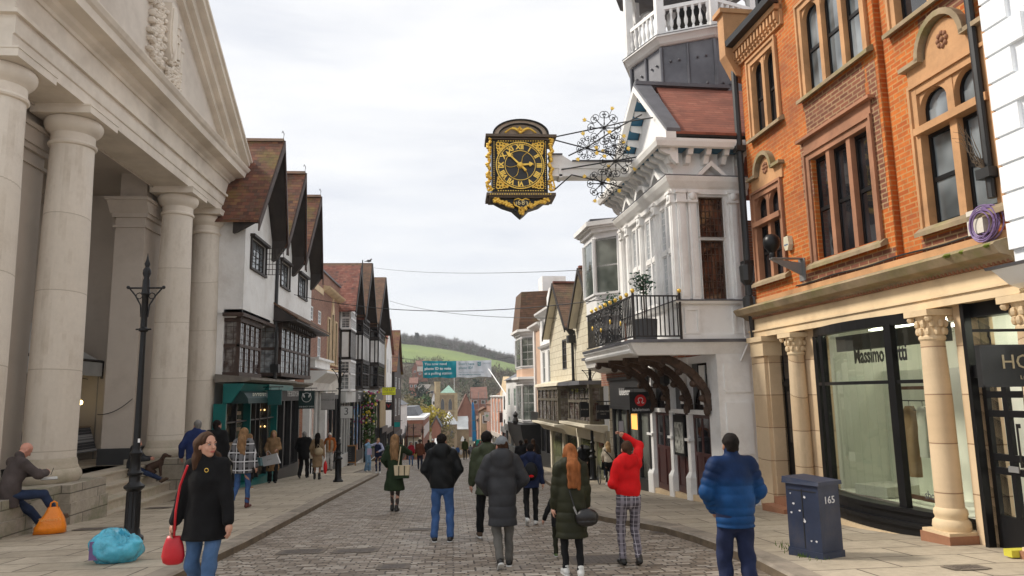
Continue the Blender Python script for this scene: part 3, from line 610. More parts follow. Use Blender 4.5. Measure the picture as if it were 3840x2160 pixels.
Bk.add('pilaster', whitep, lambda b: (b.box(0,.34,U2(40.2),U2(40.75),-3.9,.35),))
Bk.add('pilaster', whitep, lambda b: (b.box(0,.34,U2(35.85),U2(36.15),-3.9,.35),))
f1 = Bk.add('shopfront', whitep, lambda b: ([b.box(-.1,.1,U2(a),U2(a)+.09,-3.9,.4) for a in (37.6,39.0)], b.box(-.1,.14,U2(36.1),U2(40.3),-3.95,-3.4)))
Bk.add('shop_window', glassmat('shop_reflect', (.05,.055,.055), .04, .3, cols2=(.2,.21,.2), sc2=1.5), lambda b: b.box(-.02,.02,U2(36.1),U2(40.3),-3.4,.4), f1)
f2 = Bk.add('shopfront', blackm, lambda b: ([b.box(-.1,.12,U2(a),U2(a)+.14,-4.4,.0) for a in (40.8,42.2,43.7,45.2,46.3)], b.box(-.1,.16,U2(40.8),U2(46.4),-4.5,-3.9), b.box(-.1,.2,U2(40.8),U2(46.4),-.1,.15)))
Bk.add('shop_window', glassd, lambda b: b.box(-.02,.02,U2(40.8),U2(46.4),-3.9,.0), f2)
# ---- half-timbered houses beyond
def tudor(name_label, y0, y1, zs, apex, roofm, xo=-7.3, bays=((.2,.75),), bo=.75, near=1.1, kind=0, group='half-timbered houses'):
    """zs: ground shop top, band heights up to the eave"""
    F = Fr('timbered_house', name_label, 'house', xo, y0, group=group); L_ = y1-y0; z0, ze = zs[0], zs[-1]
    F.add('wall', plaster, lambda b: (b.box(-6,0,0,L_,z0-6.2,ze), b.prism([(0,ze),(L_,ze),(L_/2,apex-.12)], 'o', -6, .02)))
    F.add('timber_frame', blackwood, lambda b: (
        [b.box(-.02,.05,a-.09,a+.09,z0,ze) for a in (.1,L_*.33,L_*.66,L_-.1)], [b.box(-.02,.055,0,L_,z-.1,z+.1) for z in zs],
        [b.box(0,.06,L_/2+k*.45-.05,L_/2+k*.45+.05,ze,apex-.5-abs(k)*.9*(apex-ze)/L_) for k in (-2,-1,0,1,2) if abs(k)*.45 < L_/2-.3],
        [b.box(-5.9,0,-.05,.0,z-.1,z+.1) for z in zs], [b.box(o-.1,o+.1,-.055,.0,z0,ze) for o in (-.15,-1.2,-2.4)]))
    a0, a1 = bays[0][0]*L_, bays[0][1]*L_
    for j in range(len(zs)-1):
        za, zb = zs[j]+.02, zs[j+1]-.02
        white = (kind == 1 and j % 2 == 0); m = whitew if white else blackwood
        if kind == 1 and j == 1:
            F.add('bay_panel', plaster, lambda b: b.box(0,bo-.03,a0+.03,a1-.03,za,zb)); 
            F.add('bay_studs', blackwood, lambda b: ([b.box(bo-.05,bo,a-.06,a+.06,za,zb) for a in [a0+.06+(a1-a0-.12)*i/5 for i in range(6)]], b.box(0,bo,a0,a1,za-.02,za+.12), b.box(0,bo,a0,a1,zb-.1,zb+.02), [b.box(o,o+.12,a0,a0+.04,za,zb) for o in (0,bo-.13)]))
        elif kind == 2 and j == 1:
            F.add('bay_panel', plaster, lambda b: b.box(0,bo-.03,a0+.03,a1-.03,za,zb))
            F.add('bay_studs', blackwood, lambda b: ([b.box(bo-.05,bo,a-.05,a+.05,za,zb) for a in [a0+.05+(a1-a0-.1)*i/5 for i in range(6)]], b.box(0,bo,a0,a1,za-.02,za+.1), b.box(0,bo,a0,a1,zb-.1,zb+.02), [b.box(o,o+.1,a0,a0+.04,za,zb) for o in (0,bo/2,bo-.11)]))
        else: bay(F, a0, a1, za+.12, zb-.12, 0, bo, (za+zb)/2+.1, 4, m, leadg if white else glassd, sill=.1, head=.1, side_cols=1)
    am = L_/2; r = gable_roof(F, roofm, 0, L_, am, ze, apex, -6.5, bo+.35, over=.2)
    barge(F, blackwood, 0, L_, am, ze, apex, bo+.36, over=.2, w=.34, parent=r)
    F.add('soffit', blackwood, lambda b: [b.prism([(p,ze-.14),(am,apex-.14),(am,apex-.02),(p,ze-.02)], 'o', .02, bo+.34) for p in (0,L_)], r)
    return F
t1y0 = 46.5; 
T1 = tudor('timbered house with pinkish tiled roof and white-framed oriel windows on two floors', 46.55, 51.2, [.35,2.45,4.35,5.75], 8.9, tileR2, bays=((.1,.62),), bo=.7, kind=1)
T2 = tudor('middle timbered house with tall dark gable and black leaded bay window', 51.2, 58.6, [.6,2.6,4.6,5.9], 10.2, tileB, bays=((.18,.72),), bo=.8, kind=2)
T3 = tudor('farthest timbered house with brown tiled gable beside the ochre stone building', 58.6, 69.5, [.7,2.8,4.9,6.0], 10.6, tileB, xo=-7.1, bays=((.3,.8),), bo=.8, kind=2)
for F, L_, cols in ((T1,4.65,(.5,.5,.48)),(T2,7.4,(.03,.03,.03)),(T3,10.9,(.04,.035,.03))):
    sh = F.add('shopfront', mat('front%g' % cols[0], cols, .5), lambda b: ([b.box(0,.12,a,a+.16,F.z-.1,.2) for a in [L_*i/4 for i in range(4)]+[L_-.16]], b.box(0,.5,0,L_,-.35,.35), b.box(0,.14,0,L_,F.z-.2,F.z+.6)))
    F.add('shop_window', glassd, lambda b: b.box(.0,.05,0,L_,F.z+.6,-.35), sh)
text(T2, 'Clarks', .52, 1.9, 0.0, .5, whitew, T2.e, 's')
T2.add('pole', iron, lambda b: b.tube([(.9,-.3,5.8),(.9,-.3,9.75)], .04, 6))
# ---- ochre stone building, then farther houses on the left
def plainhouse(label, x, y0, y1, ztop, wm, wins, wm2=glassd, roof=None, ridge=None, cat='house', name='town_house', frame=whitew, depth=7, shop=(.03,.03,.03), side=1, yaw=0, group=None, cornice=None, shopz=3., zb=None, rooftype='par', cols=2, rows=4):
    F = Fr(name, label, cat, x, y0, yaw=yaw, side=side, group=group); L_ = y1-y0; zb = F.z if zb is None else zb
    hs = []
    for (n, za, zc, wf) in wins:
        for i in range(n): c_ = L_*(i+.5)/n; hs.append((c_-wf/2, c_+wf/2, za, zc))
    F.add('wall', wm, lambda b: (b.wall(0, 0, L_, zb+shopz, ztop, hs, .12), b.box(-depth,-.005,0,.02,zb-.5,ztop), b.box(-depth,-.13,L_-.02,L_,zb-.5,ztop), b.box(-depth,-.13,0,L_,ztop-.2,ztop-.05)))
    for h in hs: window(F, *h, -.08, cols, rows, frame, wm2, fw=.06, bw=.03)
    if cornice: F.add('cornice', cornice, lambda b: b.prism([(0,ztop-.35),(.1,ztop-.3),(.32,ztop-.1),(.34,ztop),(-.2,ztop+.05)], 's', -.05, L_+.05))
    if roof:
        if rooftype == 'par': F.add('roof', roof, lambda b: b.prism([(.25,ztop),(-depth/2,ridge),(-depth,ztop)], 's', -.03, L_+.03))
        else:
            r = gable_roof(F, roof, 0, L_, L_/2, ztop, ridge, -depth, .3, over=.15); F.add('gable', wm, lambda b: b.prism([(0,ztop),(L_,ztop),(L_/2,ridge-.1)], 'o', -depth+.1, -.01), r)
    sm_ = mat('shop%g%g' % (shop[0], shop[2]), shop, .5)
    s_ = F.add('shopfront', sm_, lambda b: ([b.box(-.1,.1,a,a+.14,zb-.3,zb+shopz-.5) for a in [L_*i/3 for i in range(3)]+[L_-.14]], b.box(-.1,.22,0,L_,zb+shopz-.55,zb+shopz), b.box(-.1,.12,0,L_,zb-.4,zb+.5)))
    F.add('shop_window', glassd, lambda b: b.box(-.1,.0,.05,L_-.05,zb+.4,zb+shopz-.5), s_)
    return F
plainhouse('narrow ochre stone building beyond the timbered houses', -6.9, 69.6, 75.5, 6.0, mat('ochre_stone', (.33,.24,.13), .85, .2), [(3,3.2,5.0,.7),(3,.4,2.2,.7)], roof=tileB, ridge=8)
plainhouse('white stuccoed house with tiled roof left of the banner', -7.2, 75.6, 86, 5.0, whitep, [(3,2.6,4.2,1.),(3,-.8,1.2,1.)], roof=tileR2, ridge=8.6, rooftype='gab')
plainhouse('black and white jettied house with dark oriel far down the left side', -6.9, 86.2, 97, 3.0, blackwood, [(2,.9,2.3,2.2),(2,-2.4,-.3,2.2)], leadg, roof=tileR, ridge=8.3, rooftype='gab', frame=whitew)
plainhouse('pale grey house farthest down the left side before the low white cottage', -7.0, 97.2, 112, -1.2, whitep, [(4,-4,-2.6,1.)], roof=slate, ridge=1.0)
# ================================================================ RIGHT SIDE OF THE STREET
YW = 3.2
O = Fr('orange_brick_building', 'orange brick building with stone mullioned windows over a honey stone shopfront', 'building', 6.4, 9.0, yaw=YW, side=-1)
def arch(a0, a1, z0, zs, o0, o1, m, b, n=8):
    """spandrels that turn the head of a square opening into an arch: springing zs"""
    r = (a1-a0)/2; c = (a0+a1)/2; zt = zs+r
    for s in (-1, 1):
        pts = [(c+s*r, zt+.001), (c, zt+.001)]+[(c+s*r*sin(pi/2*k/n), zs+r*cos(pi/2*k/n)) for k in range(n+1)]
        b.prism(pts, 'o', o0, o1)
    return zt
def stonewin(F, a0, a1, z0, z1, lights, st, head='flat', transom=None, label='', fw=.13, mw=.1, sm=blackp, gm=glassd, sill=mossy, low=0.):
    """mullioned stone window as one part; stone frame, sashes and panes beneath it"""
    n = lights; w = (a1-a0-2*fw-(n-1)*mw)/n; L_ = []
    for i in range(n): L_.append((a0+fw+i*(w+mw), a0+fw+i*(w+mw)+w))
    r = w/2 if head == 'arch' else 0; zt = z1-fw*1.1
    b = F.mb(); d0, d1 = -.16, .03
    b.box(d0, d1, a0, a0+fw, z0, z1); b.box(d0, d1, a1-fw, a1, z0, z1); b.box(d0, d1-.002, a0+fw, a1-fw, zt, z1)
    for i in range(n-1): b.box(d0, d1-.03, L_[i][1], L_[i+1][0], z0, zt)
    b.box(d1, d1+.03, a0-.01, a0+.035, z0, z1); b.box(d1, d1+.03, a1-.035, a1+.01, z0, z1); b.box(d1, d1+.032, a0-.01, a1+.01, z1-.04, z1+.01)
    if head == 'arch':
        for l in L_: arch(l[0], l[1], z0, zt-r, d0+.03, d1-.04, st, b)
    if transom: b.box(d0, d1+.05, a0+fw*.5, a1-fw*.5, transom-.05, transom+.05)
    W = b.build('window', st, F.e)
    F.add('sill', sill, lambda b: b.prism([(-.1,z0-.03),(.12,z0-.11),(.12,z0-.05),(.03,z0+.02),(-.1,z0+.04)], 's', a0-.07, a1+.07), W)
    for l in L_:
        zz = [(z0, zt)] if not transom else [(z0, transom-.05), (transom+.05, zt)]
        for k, (u, v) in enumerate(zz):
            mid = u+(v-u)*.5
            def sash(b):
                t = .045
                b.box(-.14,-.09,l[0],l[0]+t,u,v); b.box(-.14,-.09,l[1]-t,l[1],u,v); b.box(-.14,-.091,l[0]+t,l[1]-t,u,u+.07)
                if not (transom and k == 1): b.box(-.14,-.088,l[0]+t,l[1]-t,mid-.03,mid+.03)
                if head == 'arch' and v == zt: arch(l[0]+t*.6, l[1]-t*.6, u, v-r, -.15, -.088, sm, b)
                else: b.box(-.14,-.091,l[0]+t,l[1]-t,v-.05,v)
            s_ = F.add('sash', sm, sash, W)
            F.add('pane', gm, lambda b: (b.box(-.115,-.11,l[0],l[1],u,mid), b.box(-.13,-.125,l[0],l[1],mid,v)), s_)
    return W
# brick face with openings
Hs = [(.86,2.42,2.18,4.3),(.72,2.4,5.1,6.78),(3.5,4.52,2.14,4.05),(3.32,4.32,5.08,6.75),(-1.42,-.2,2.12,4.2),(-1.3,.05,5.1,6.9)]
def oface(b):
    b.wall(0, -1.42, .33, 1.62, 7.3, [Hs[4], Hs[5]], .2); b.wall(0, .47, 4.72, 1.62, 7.3, Hs[:4], .2); b.wall(-.1, .33, .47, 1.62, 7.3)
    b.box(-.1,0,.31,.33,1.62,7.3); b.box(-.1,0,.47,.49,1.62,7.3); b.box(-9,-.01,4.68,4.72,-2,7.3)
O.add('wall', brickO, oface)
for h in ((4.72,7.3),): O.add('upper_storey', brickO, lambda b: (b.box(-6,-.02,-1.42,3.0,7.3,9.5),))
# patched brown brick panels with ragged ends
pr_ = random.Random(4)
def patch(b, a0, a1, z0, z1, rag=.18, ll=True, rl=True, holes=()):
    z = z0
    while z < z1-.01:
        q = min(z+.225, z1); x0 = a0-(pr_.random()*rag if ll else 0); x1 = a1+(pr_.random()*rag if rl else 0)
        b.box(0, .004, x0, x1, z, q-.0005); z = q
O.add('patched_brick', brickD, lambda b: (patch(b,.86,2.45,4.42,5.0,.16), patch(b,2.58,2.72,3.3,4.4,.2,True,False), patch(b,.55,.7,2.6,4.9,.16,False,True), patch(b,.6,2.9,1.7,2.0,.12), patch(b,-1.3,-.1,1.7,1.98,.1,False), patch(b,-1.3,-.45,4.8,5.0,.1,False)))
stonewin(O, .72, 2.58, 2.14, 4.1, 3, sandr, 'flat', gm=glassd)
O.add('lintel', sandr, lambda b: (b.box(-.02,.028,.72,2.58,4.1,4.32), b.box(0,.12,.62,2.68,4.32,4.37)))
stonewin(O, .62, 2.48, 5.12, 6.85, 3, sand, 'arch', gm=glassw)
stonewin(O, 3.42, 4.6, 2.13, 3.95, 2, sandr, 'arch', transom=3.28)
stonewin(O, 3.24, 4.4, 5.08, 6.72, 2, sand, 'arch', gm=glassd)
stonewin(O, -1.5, -.12, 2.11, 4.12, 2, sand, 'arch', transom=3.45, gm=glassw, mw=.12)
stonewin(O, -1.42, .12, 5.12, 6.8, 2, sand, 'arch')
def hood(F, c, zb, zt, w, st, r, hw):
    """stone panel with an arched crest and a hood mould"""
    def pan(b):
        b.box(-.02,.029,c-w/2,c+w/2,zb,zt); pts = [(c+r*cos(t*pi/12), zt+r*1.15*sin(t*pi/12)) for t in range(13)]; b.prism(pts, 'o', -.02, .028)
    p_ = F.add('hood_panel', st, pan)
    def md(b):
        R = r+.04; pts = [(c+R*cos(t*pi/12), zt+R*1.15*sin(t*pi/12)) for t in range(13)]; q = [(c+(R+.07)*cos(t*pi/12), zt+(R+.07)*1.15*sin(t*pi/12)) for t in range(13)]
        for t in range(12): b.prism([pts[t], pts[t+1], q[t+1], q[t]], 'o', 0, .12)
        b.box(0,.12,c-w/2-.06,c-R,zt-.02,zt+.04); b.box(0,.12,c+R,c+w/2+.06,zt-.02,zt+.04)
    F.add('hood_mould', mossy, md, p_)
    def ros(b):
        for k in range(8): b.ell((.03, c+.075*cos(k*pi/4), zt+r*.35+.09*sin(k*pi/4)), (.035,.032,.038), 6, 4)
        b.ell((.03,c,zt+r*.35),(.04,.035,.04),6,4)
    F.add('rosette', sandr, ros, p_, smooth=True)
hood(O, 3.95, 3.95, 4.22, 1.2, sand, .26, .1)
hood(O, -.82, 4.12, 4.38, 1.4, sand, .33, .1)
# eaves at the far end, dormer, corner corbel
O.add('eaves', sand, lambda b: (b.box(0,.06,2.95,4.74,6.8,7.3), [b.box(.06,.14,3.0+k*.13,3.06+k*.13,6.92,7.08) for k in range(14)], [b.box(.06,.11,3.0+k*.13,3.06+k*.13,6.86,6.92) for k in range(14)], b.box(0,.16,2.95,4.74,7.1,7.2)))
O.add('gutter', blackm, lambda b: b.prism([(.1,7.2),(.3,7.22),(.32,7.34),(.1,7.3)], 's', 2.9, 4.8))
O.add('roof', slate, lambda b: b.prism([(.25,7.3),(-2.2,9.9),(-2.2,9.8),(.1,7.28)], 's', 2.9, 4.8))
O.add('dormer', blackp, lambda b: (b.box(-1.5,-.1,3.1,3.2,7.35,9), b.box(-1.5,-.1,4.0,4.1,7.35,9), b.box(-.14,-.06,3.2,4.0,7.4,7.5), b.box(-.14,-.06,3.57,3.63,7.4,9)))
O.add('corner_corbel', sand, lambda b: (b.box(-.3,.32,4.72,5.0,7.05,8.0), b.prism([(-.3,7.05),(.32,7.05),(.1,6.6),(-.3,6.5)], 's', 4.72, 5.0), b.box(-.35,.4,4.68,5.06,8.0,8.1)))
# downpipes
def pipe(F, name, a, o, z0, z1, r=.06, m=blackm, heads=()):
    return F.add(name, m, lambda b: (b.tube([(o,a,z0),(o,a,z1)], r, 8), [b.box(o-.1,o+.1,a-.1,a+.1,z-.06,z+.06) for z in heads]))
pipe(O, 'downpipe', 4.82, .1, 1.9, 7.3, .07, heads=(2.55, 5.0))
O.add('hopper', blackm, lambda b: (b.lathe(.12,4.82,[(.05,1.5),(.12,1.62),(.12,1.85),(.06,1.9),(.06,2.1),(.14,2.2),(.15,2.5),(.1,2.55)], 10), b.tube([(.1,4.82,1.5),(.04,4.88,1.0)], .05, 8)))
pipe(O, 'downpipe', -1.36, .08, 2.2, 8.5, .05, blackm, heads=(2.5, 5.0))
# entablature over the shop
def ento(b):
    b.box(-.3,.06,-1.55,5.0,1.03,1.15); b.box(-.3,.09,-1.55,5.0,1.15,1.18); b.box(-.3,.04,-1.55,5.0,1.18,1.40)
O.add('shop_entablature', sandl, ento)
O.add('cornice', mossy, lambda b: b.prism([(0,1.40),(.08,1.42),(.12,1.47),(.26,1.5),(.33,1.6),(.30,1.63),(0,1.72)], 's', -1.55, 5.12))
O.add('dentil_course', sandr, lambda b: [b.box(.05,.1,-1.5+k*.07,-1.47+k*.07,1.40,1.44) for k in range(92)])
O.add('sill_course', sand, lambda b: b.box(-.02,.03,-1.45,4.72,1.70,1.80))
def col(F, a, o, m, zb, r=.165, capz=.62, top=1.0, label=None):
    c = F.add('column', m, lambda b: b.lathe(o, a, [(r,zb+.42),(r*.97,-.2),(r*.88,capz)], 24), smooth='auto')
    def cp(b):
        b.lathe(o, a, [(r*.86,capz-.03),(r*.98,capz),(r*.98,capz+.03),(r*.88,capz+.05),(r*.92,capz+.2),(r*1.12,capz+.3)], 20); b.box(o-.22,o+.22,a-.22,a+.22,capz+.3,top)
        for k in range(10): t = k*2*pi/10; b.ell((o+r*.98*cos(t),a+r*.98*sin(t),capz+.1),(.032,.032,.055),6,4); b.ell((o+r*1.05*cos(t+.3),a+r*1.05*sin(t+.3),capz+.2),(.036,.036,.055),6,4)
        for i in (-1,1):
            for j in (-1,1): b.ell((o+i*.165,a+j*.165,capz+.27),(.05,.05,.05),6,4)
    F.add('capital', sandl, cp, c)
    F.add('base', sandl, lambda b: (b.lathe(o, a, [(r*1.3,zb+.14),(r*1.36,zb+.19),(r*1.3,zb+.25),(r*1.12,zb+.28),(r*1.12,zb+.31),(r*1.2,zb+.34),(r*1.16,zb+.39),(r*1.02,zb+.42)], 24), b.box(o-.24,o+.24,a-.24,a+.24,zb+.1,zb+.14)), c, smooth='auto')
    F.add('pedestal', sandr, lambda b: b.box(o-.26,o+.26,a-.26,a+.26,zb-.5,zb+.1), c)
    return c
col(O, -.10, .05, sandcol, -1.95); col(O, 3.36, .02, sandcol, -2.15, .155); col(O, -1.62, .02, sandcol, -1.9)
O.add('pilaster', sandcol, lambda b: (b.box(-.3,.03,4.35,5.05,-2.3,.65),b.box(-.3,.1,4.4,4.8,-2.3,.65))); O.add('capital', sandl, lambda b: (b.box(-.3,.14,4.34,4.86,.65,.95), b.box(-.3,.18,4.3,4.92,.93,1.03)))
for q_ in ((-.62,-.33),(2.98,3.3),(3.66,3.78)): O.add('pier', sandcol, lambda b: b.box(-.4,-.1-.01*(q_[0]>0),q_[0],q_[1],-2.3,1.03))
# bowed shop window with the lit room behind
def bow(a): t = (a-.12)/(2.9-.12); return -.10+.24*sin(pi*min(max(t,0),1))
AS = [.14+i*(2.88-.14)/14 for i in range(15)]
def bowband(b, z0, z1, d0, d1):
    for i in range(14):
        a, c = AS[i], AS[i+1]; b.hexa([(bow(a)+d0,a,z0),(bow(c)+d0,c,z0),(bow(c)+d1,c,z0),(bow(a)+d1,a,z0),(bow(a)+d0,a,z1),(bow(c)+d0,c,z1),(bow(c)+d1,c,z1),(bow(a)+d1,a,z1)])
bw = O.add('bow_window', blackp, lambda b: (bowband(b,-2.3,-1.9,-.1,.10), bowband(b,-1.9,-1.84,-.1,.14), bowband(b,-1.84,-1.72,-.1,.07), bowband(b,-1.72,-1.66,-.12,.11), bowband(b,.05,.10,-.05,.03), bowband(b,.88,1.03,-.08,.04),
    [b.box(bow(a)-.05,bow(a)+.04,a-w_,a+w_,-1.7,.9) for a,w_ in ((.16,.05),(.74,.075),(2.55,.045),(2.86,.05))]))
O.add('glass', shopg, lambda b: bowband(b,-1.68,.89,-.02,-.015), bw)
rp = O.add('plinth_strip', sandl, lambda b: bowband(b,-2.4,-2.02,-.1,.16), bw)
roomw = mat('shop_white_wall', (.74,.74,.66), .7, .04, 1, 0)
O.add('shop_room', roomw, lambda b: (b.face([(-.3,-.3,-1.7),(-.3,3.0,-1.7),(-3.2,3.0,-1.7),(-3.2,-.3,-1.7)]), b.face([(-3.2,-.3,-1.7),(-3.2,3.0,-1.7),(-3.2,3.0,1.0),(-3.2,-.3,1.0)]), b.face([(-.3,3.0,-1.7),(-3.2,3.0,-1.7),(-3.2,3.0,1.0),(-.3,3.0,1.0)]), b.face([(-.3,-.3,-1.7),(-3.2,-.3,-1.7),(-3.2,-.3,1.0),(-.3,-.3,1.0)]), b.face([(-.2,-.3,1.0),(-3.2,-.3,1.0),(-3.2,3.0,1.0),(-.2,3.0,1.0)])), bw, norm=False)
O.add('room_partition', roomw, lambda b: (b.box(-1.4,-1.34,.95,2.95,-1.7,.28),), bw)
for i in range(3): O.add('ceiling_light', emit('shop_ceiling_lights', (1.,.97,.88), 7.), lambda b: b.box(-.95-i*.9,-.85-i*.9,.3,2.5,.96,.98), bw)
O.add('header', charc, lambda b: b.box(-.5,-.42,.2,2.8,.62,.88), bw)
wm_ = mat('rack_wood', (.09,.035,.02), .5)
rk = Fr('clothes_rack', 'dark wooden display frame with coats hanging in the lit bow window', 'clothes rack', 6.4, 9.0, yaw=YW, side=-1)
rk.add('frame', wm_, lambda b: (b.box(-.42,-.38,1.42,1.48,-1.6,.0), b.box(-.42,-.38,.5,1.48,-.04,.01), b.box(-.42,-.38,.6,1.48,-1.62,-1.56)))
rk.add('rail', iron, lambda b: b.tube([(-.4,.5,-.2),(-.4,1.43,-.2)], .01, 6))
def garment(lbl, a, m, z0, z1, w, w2, mid=None):
    g = tag(empty('hanging_garment', rk.T(0,a,0)), lbl, 'coat', 'garments on the window rack'); G = Fr.__new__(Fr); G.side = -1; G.z = rk.z; G.e = g
    g.location = rk.e.matrix_world @ Vector((0,0,0)) if 0 else (6.4-sin(radians(YW))*a, 9.0+cos(radians(YW))*a, rk.z); g.rotation_euler = (0,0,radians(YW))
    zz = [z1,z1-.05,z1-.12]+[z1-.12-(z1-.12-z0)*k/6 for k in range(1,7)]; ww = [.03,.08,w]+[w+(w2-w)*k/6 for k in range(1,7)]
    b = G.mb(); n = 14; i0 = len(b.v)
    for z,q in zip(zz,ww):
        for k in range(n): t = 2*pi*k/n; b.V(-.4+(.10+.018*sin(5*t+z*9))*cos(t)*(.6+q), q*sin(t)+.01*sin(3*t), z)
    for j in range(len(zz)-1):
        for k in range(n): b.f.append([i0+j*n+k, i0+j*n+(k+1)%n, i0+(j+1)*n+(k+1)%n, i0+(j+1)*n+k])
    b.build('cloth', m, g, smooth=True)
    G.add('hanger', iron, lambda b: (b.tube([(-.4,0,-.2),(-.4,0,-.28),(-.4,.14,-.34),(-.4,-.14,-.34),(-.4,0,-.28)], .006, 4)))
garment('dark brown trousers hanging left on the window rack', 1.34, mat('brown_cloth', (.09,.055,.03), .9), -1.15, -.3, .08, .07)
garment('tan jacket hanging over taupe trousers on the window rack', 1.08, mat('tan_cloth', (.24,.15,.085), .9), -1.3, -.28, .13, .10)
garment('pale shirt hanging at the right end of the window rack', .80, mat('pale_cloth', (.55,.53,.5), .9), -1.0, -.28, .10, .10)
k = MB(); k.box(-.35,.35,-.3,.3,0,.16); pl_ = k.build('display_block', mat('pale_block', (.45,.44,.4), .6), None, loc=(6.9,11.1,-1.69)); tag(pl_, 'low pale display block on the shop window floor', 'display block'); pl_.rotation_euler = (0,0,.3)
for s, a, sx in (('M',2.02,1),('assimo D',1.42,1)): pass
text(O, 'Massimo Dutti', .02, 1.06, .48, .33, blackm, bw, 's', sx=.62, ext=.008)
text(O, 'shop', .0, .28, -1.45, .16, charc, bw, 's', sx=.8)
# narrow dark door at the far end, big dark door near
def door(F, a0, a1, z0, z1, m, o=-.3):
    d = F.add('door', m, lambda b: (b.box(o,o+.05,a0,a1,z0,z1),b.box(o+.05,o+.09,a0,a0+.07,z0,z1),b.box(o+.05,o+.09,a1-.07,a1,z0,z1),b.box(o+.05,o+.088,a0+.07,a1-.07,.05,.14),b.box(o+.05,o+.088,a0+.07,a1-.07,z1-.08,z1)))
    return d
d1 = door(O, 3.62, 4.42, -2.0, 1.02, blackp)
O.add('pane', glassd, lambda b: (b.box(-.249,-.245,3.75,4.3,.2,.9), b.box(-.249,-.243,3.8,4.25,-1.0,-.05)), d1)
O.add('notice', mat('blue_white_notice', (.4,.5,.62), .5), lambda b: b.box(-.24,-.235,3.72,3.95,-1.02,-.78), d1)
text(O, '13', -.2, 3.95, .1, .1, gold, d1, 's')
O.add('step', sandr, lambda b: (b.box(-.5,.12,3.66,4.34,-2.5,-1.99), b.box(-.5,.34,3.6,4.4,-2.5,-2.12)))
def ndoor(b):
    o = -.2; b.box(o,o+.06,-1.28,-.62,-2.0,-1.55)
    for a in (-1.28,-.98,-.68): b.box(o,o+.06,a,a+.07,-1.55,.0)
    for z in (-1.06,-.9,-.15,.0,-.38): b.box(o,o+.059,-1.28,-.62,z,z+.08)
nd = O.add('door', blackp, ndoor)
O.add('door_handle', iron, lambda b: (b.tube([(-.1,-1.12,-.95),(-.1,-1.12,-.45)], .012, 6), b.box(-.14,-.1,-1.13,-1.11,-.95,-.9), b.box(-.14,-.1,-1.13,-1.11,-.5,-.45)), nd)
O.add('letter_plate', grey, lambda b: b.box(-.14,-.12,-1.05,-.9,-1.02,-.95), nd)
O.add('door_frame', blackp, lambda b: (b.box(-.35,.0,-.62,-.56,-2.1,1.03), b.box(-.35,-.05,-1.5,-.62,.1,.25), b.box(-.3,-.1,-1.5,-.62,.85,1.03)), nd)
O.add('fanlight', shopg, lambda b: b.box(-.2,-.195,-1.5,-.62,.25,.85), nd)
O.add('lobby', roomw, lambda b: (b.face([(-1.6,-3,-1.85),(-1.6,-.6,-1.85),(-1.6,-.6,1),(-1.6,-3,1)]), b.face([(-.3,-3,-1.85),(-.3,-.55,-1.85),(-1.6,-.55,-1.85),(-1.6,-3,-1.85)]), b.face([(-.3,-.56,-1.85),(-1.6,-.56,-1.85),(-1.6,-.56,1),(-.3,-.56,1)])), nd, norm=False)
O.add('lobby_light', MATS['shop_ceiling_lights'], lambda b: b.box(-1.2,-.6,-2.6,-.9,.96,.99), nd)
# things fixed to the brickwork
al = O.add('alarm_box', mat('alarm_box', (.6,.56,.42), .5), lambda b: b.prism([(3.22,2.78),(3.36,2.78),(3.38,2.62),(3.33,2.52),(3.25,2.52),(3.2,2.62)], 'o', 0, .09)); text(O, 'SEC-CH', .092, 3.29, 2.62, .035, mat('blue_letters', (.03,.12,.4), .5), al, 's')
O.add('junction_box', creamp, lambda b: b.box(0,.12,-1.22,-.98,1.82,2.12))
cab = mat('purple_cable', (.20,.13,.28), .5, .2, 5, 0)
O.add('cable_coil', cab, lambda b: [b.tube([(.10+.05*sin(k*1.7), -1.22+(.13+.009*k)*cos(t*pi/10)*(1-.1*sin(k)), 1.92+(.14+.008*k)*sin(t*pi/10)+.02*cos(k*2)) for t in range(20)], .009, 5, True) for k in range(11)])
O.add('cable_run', blackm, lambda b: (b.tube([(.03,4.0-.28*i if i < 8 else 4.0-.28*i,1.84+.012*sin(i*1.1)) for i in range(3,19)], .014, 5), b.tube([(.03,-.9,1.84),(.05,-1.0,1.9)], .012, 5)))
lm = Fr('wall_lamp', 'black ball-topped lamp on a grey steel bracket beside the mullioned window', 'wall lamp', 6.24, 11.95, 1.95, yaw=YW, side=-1)
lm.add('bracket', grey, lambda b: (b.prism([(0,2.22),(0,1.98),(.62,2.28),(.62,2.30)], 's', -.012, .012), b.box(0,.02,-.1,.1,1.9,2.3), b.box(0,.6,-.05,.05,2.29,2.31)))
lm.add('lantern', blackp, lambda b: b.lathe(.56, 0, [(.05,2.31),(.06,2.36),(.05,2.4),(.09,2.45),(.13,2.5),(.15,2.58),(.14,2.66),(.09,2.72),(.03,2.74)], 16), smooth='auto')
sp_ = O.add('bare_shrub', mat('twig', (.10,.07,.045), .9), lambda b: None)
rr = random.Random(9); b = O.mb()
for k in range(9):
    p = [.15,-1.38,2.55]; path = [tuple(p)]
    for j in range(6): p = [p[0]+rr.uniform(-.02,.05), p[1]+rr.uniform(-.01,.10), p[2]+rr.uniform(.03,.17)]; path.append(tuple(p))
    b.tube(path, [.008-.001*j for j in range(7)], 4)
bpy.data.objects.remove(sp_); b.build('bare_shrub', mat('twig', (.10,.07,.045), .9), O.e)
O.add('gutter_moss', mat('moss', (.14,.17,.02), .95, .4, 12, .8, 60), lambda b: [b.ell((.2+rr.uniform(-.1,.1), rr.uniform(-1.5,-.7), 1.60), (.07,.08,.03), 6, 4) for k in range(30)])
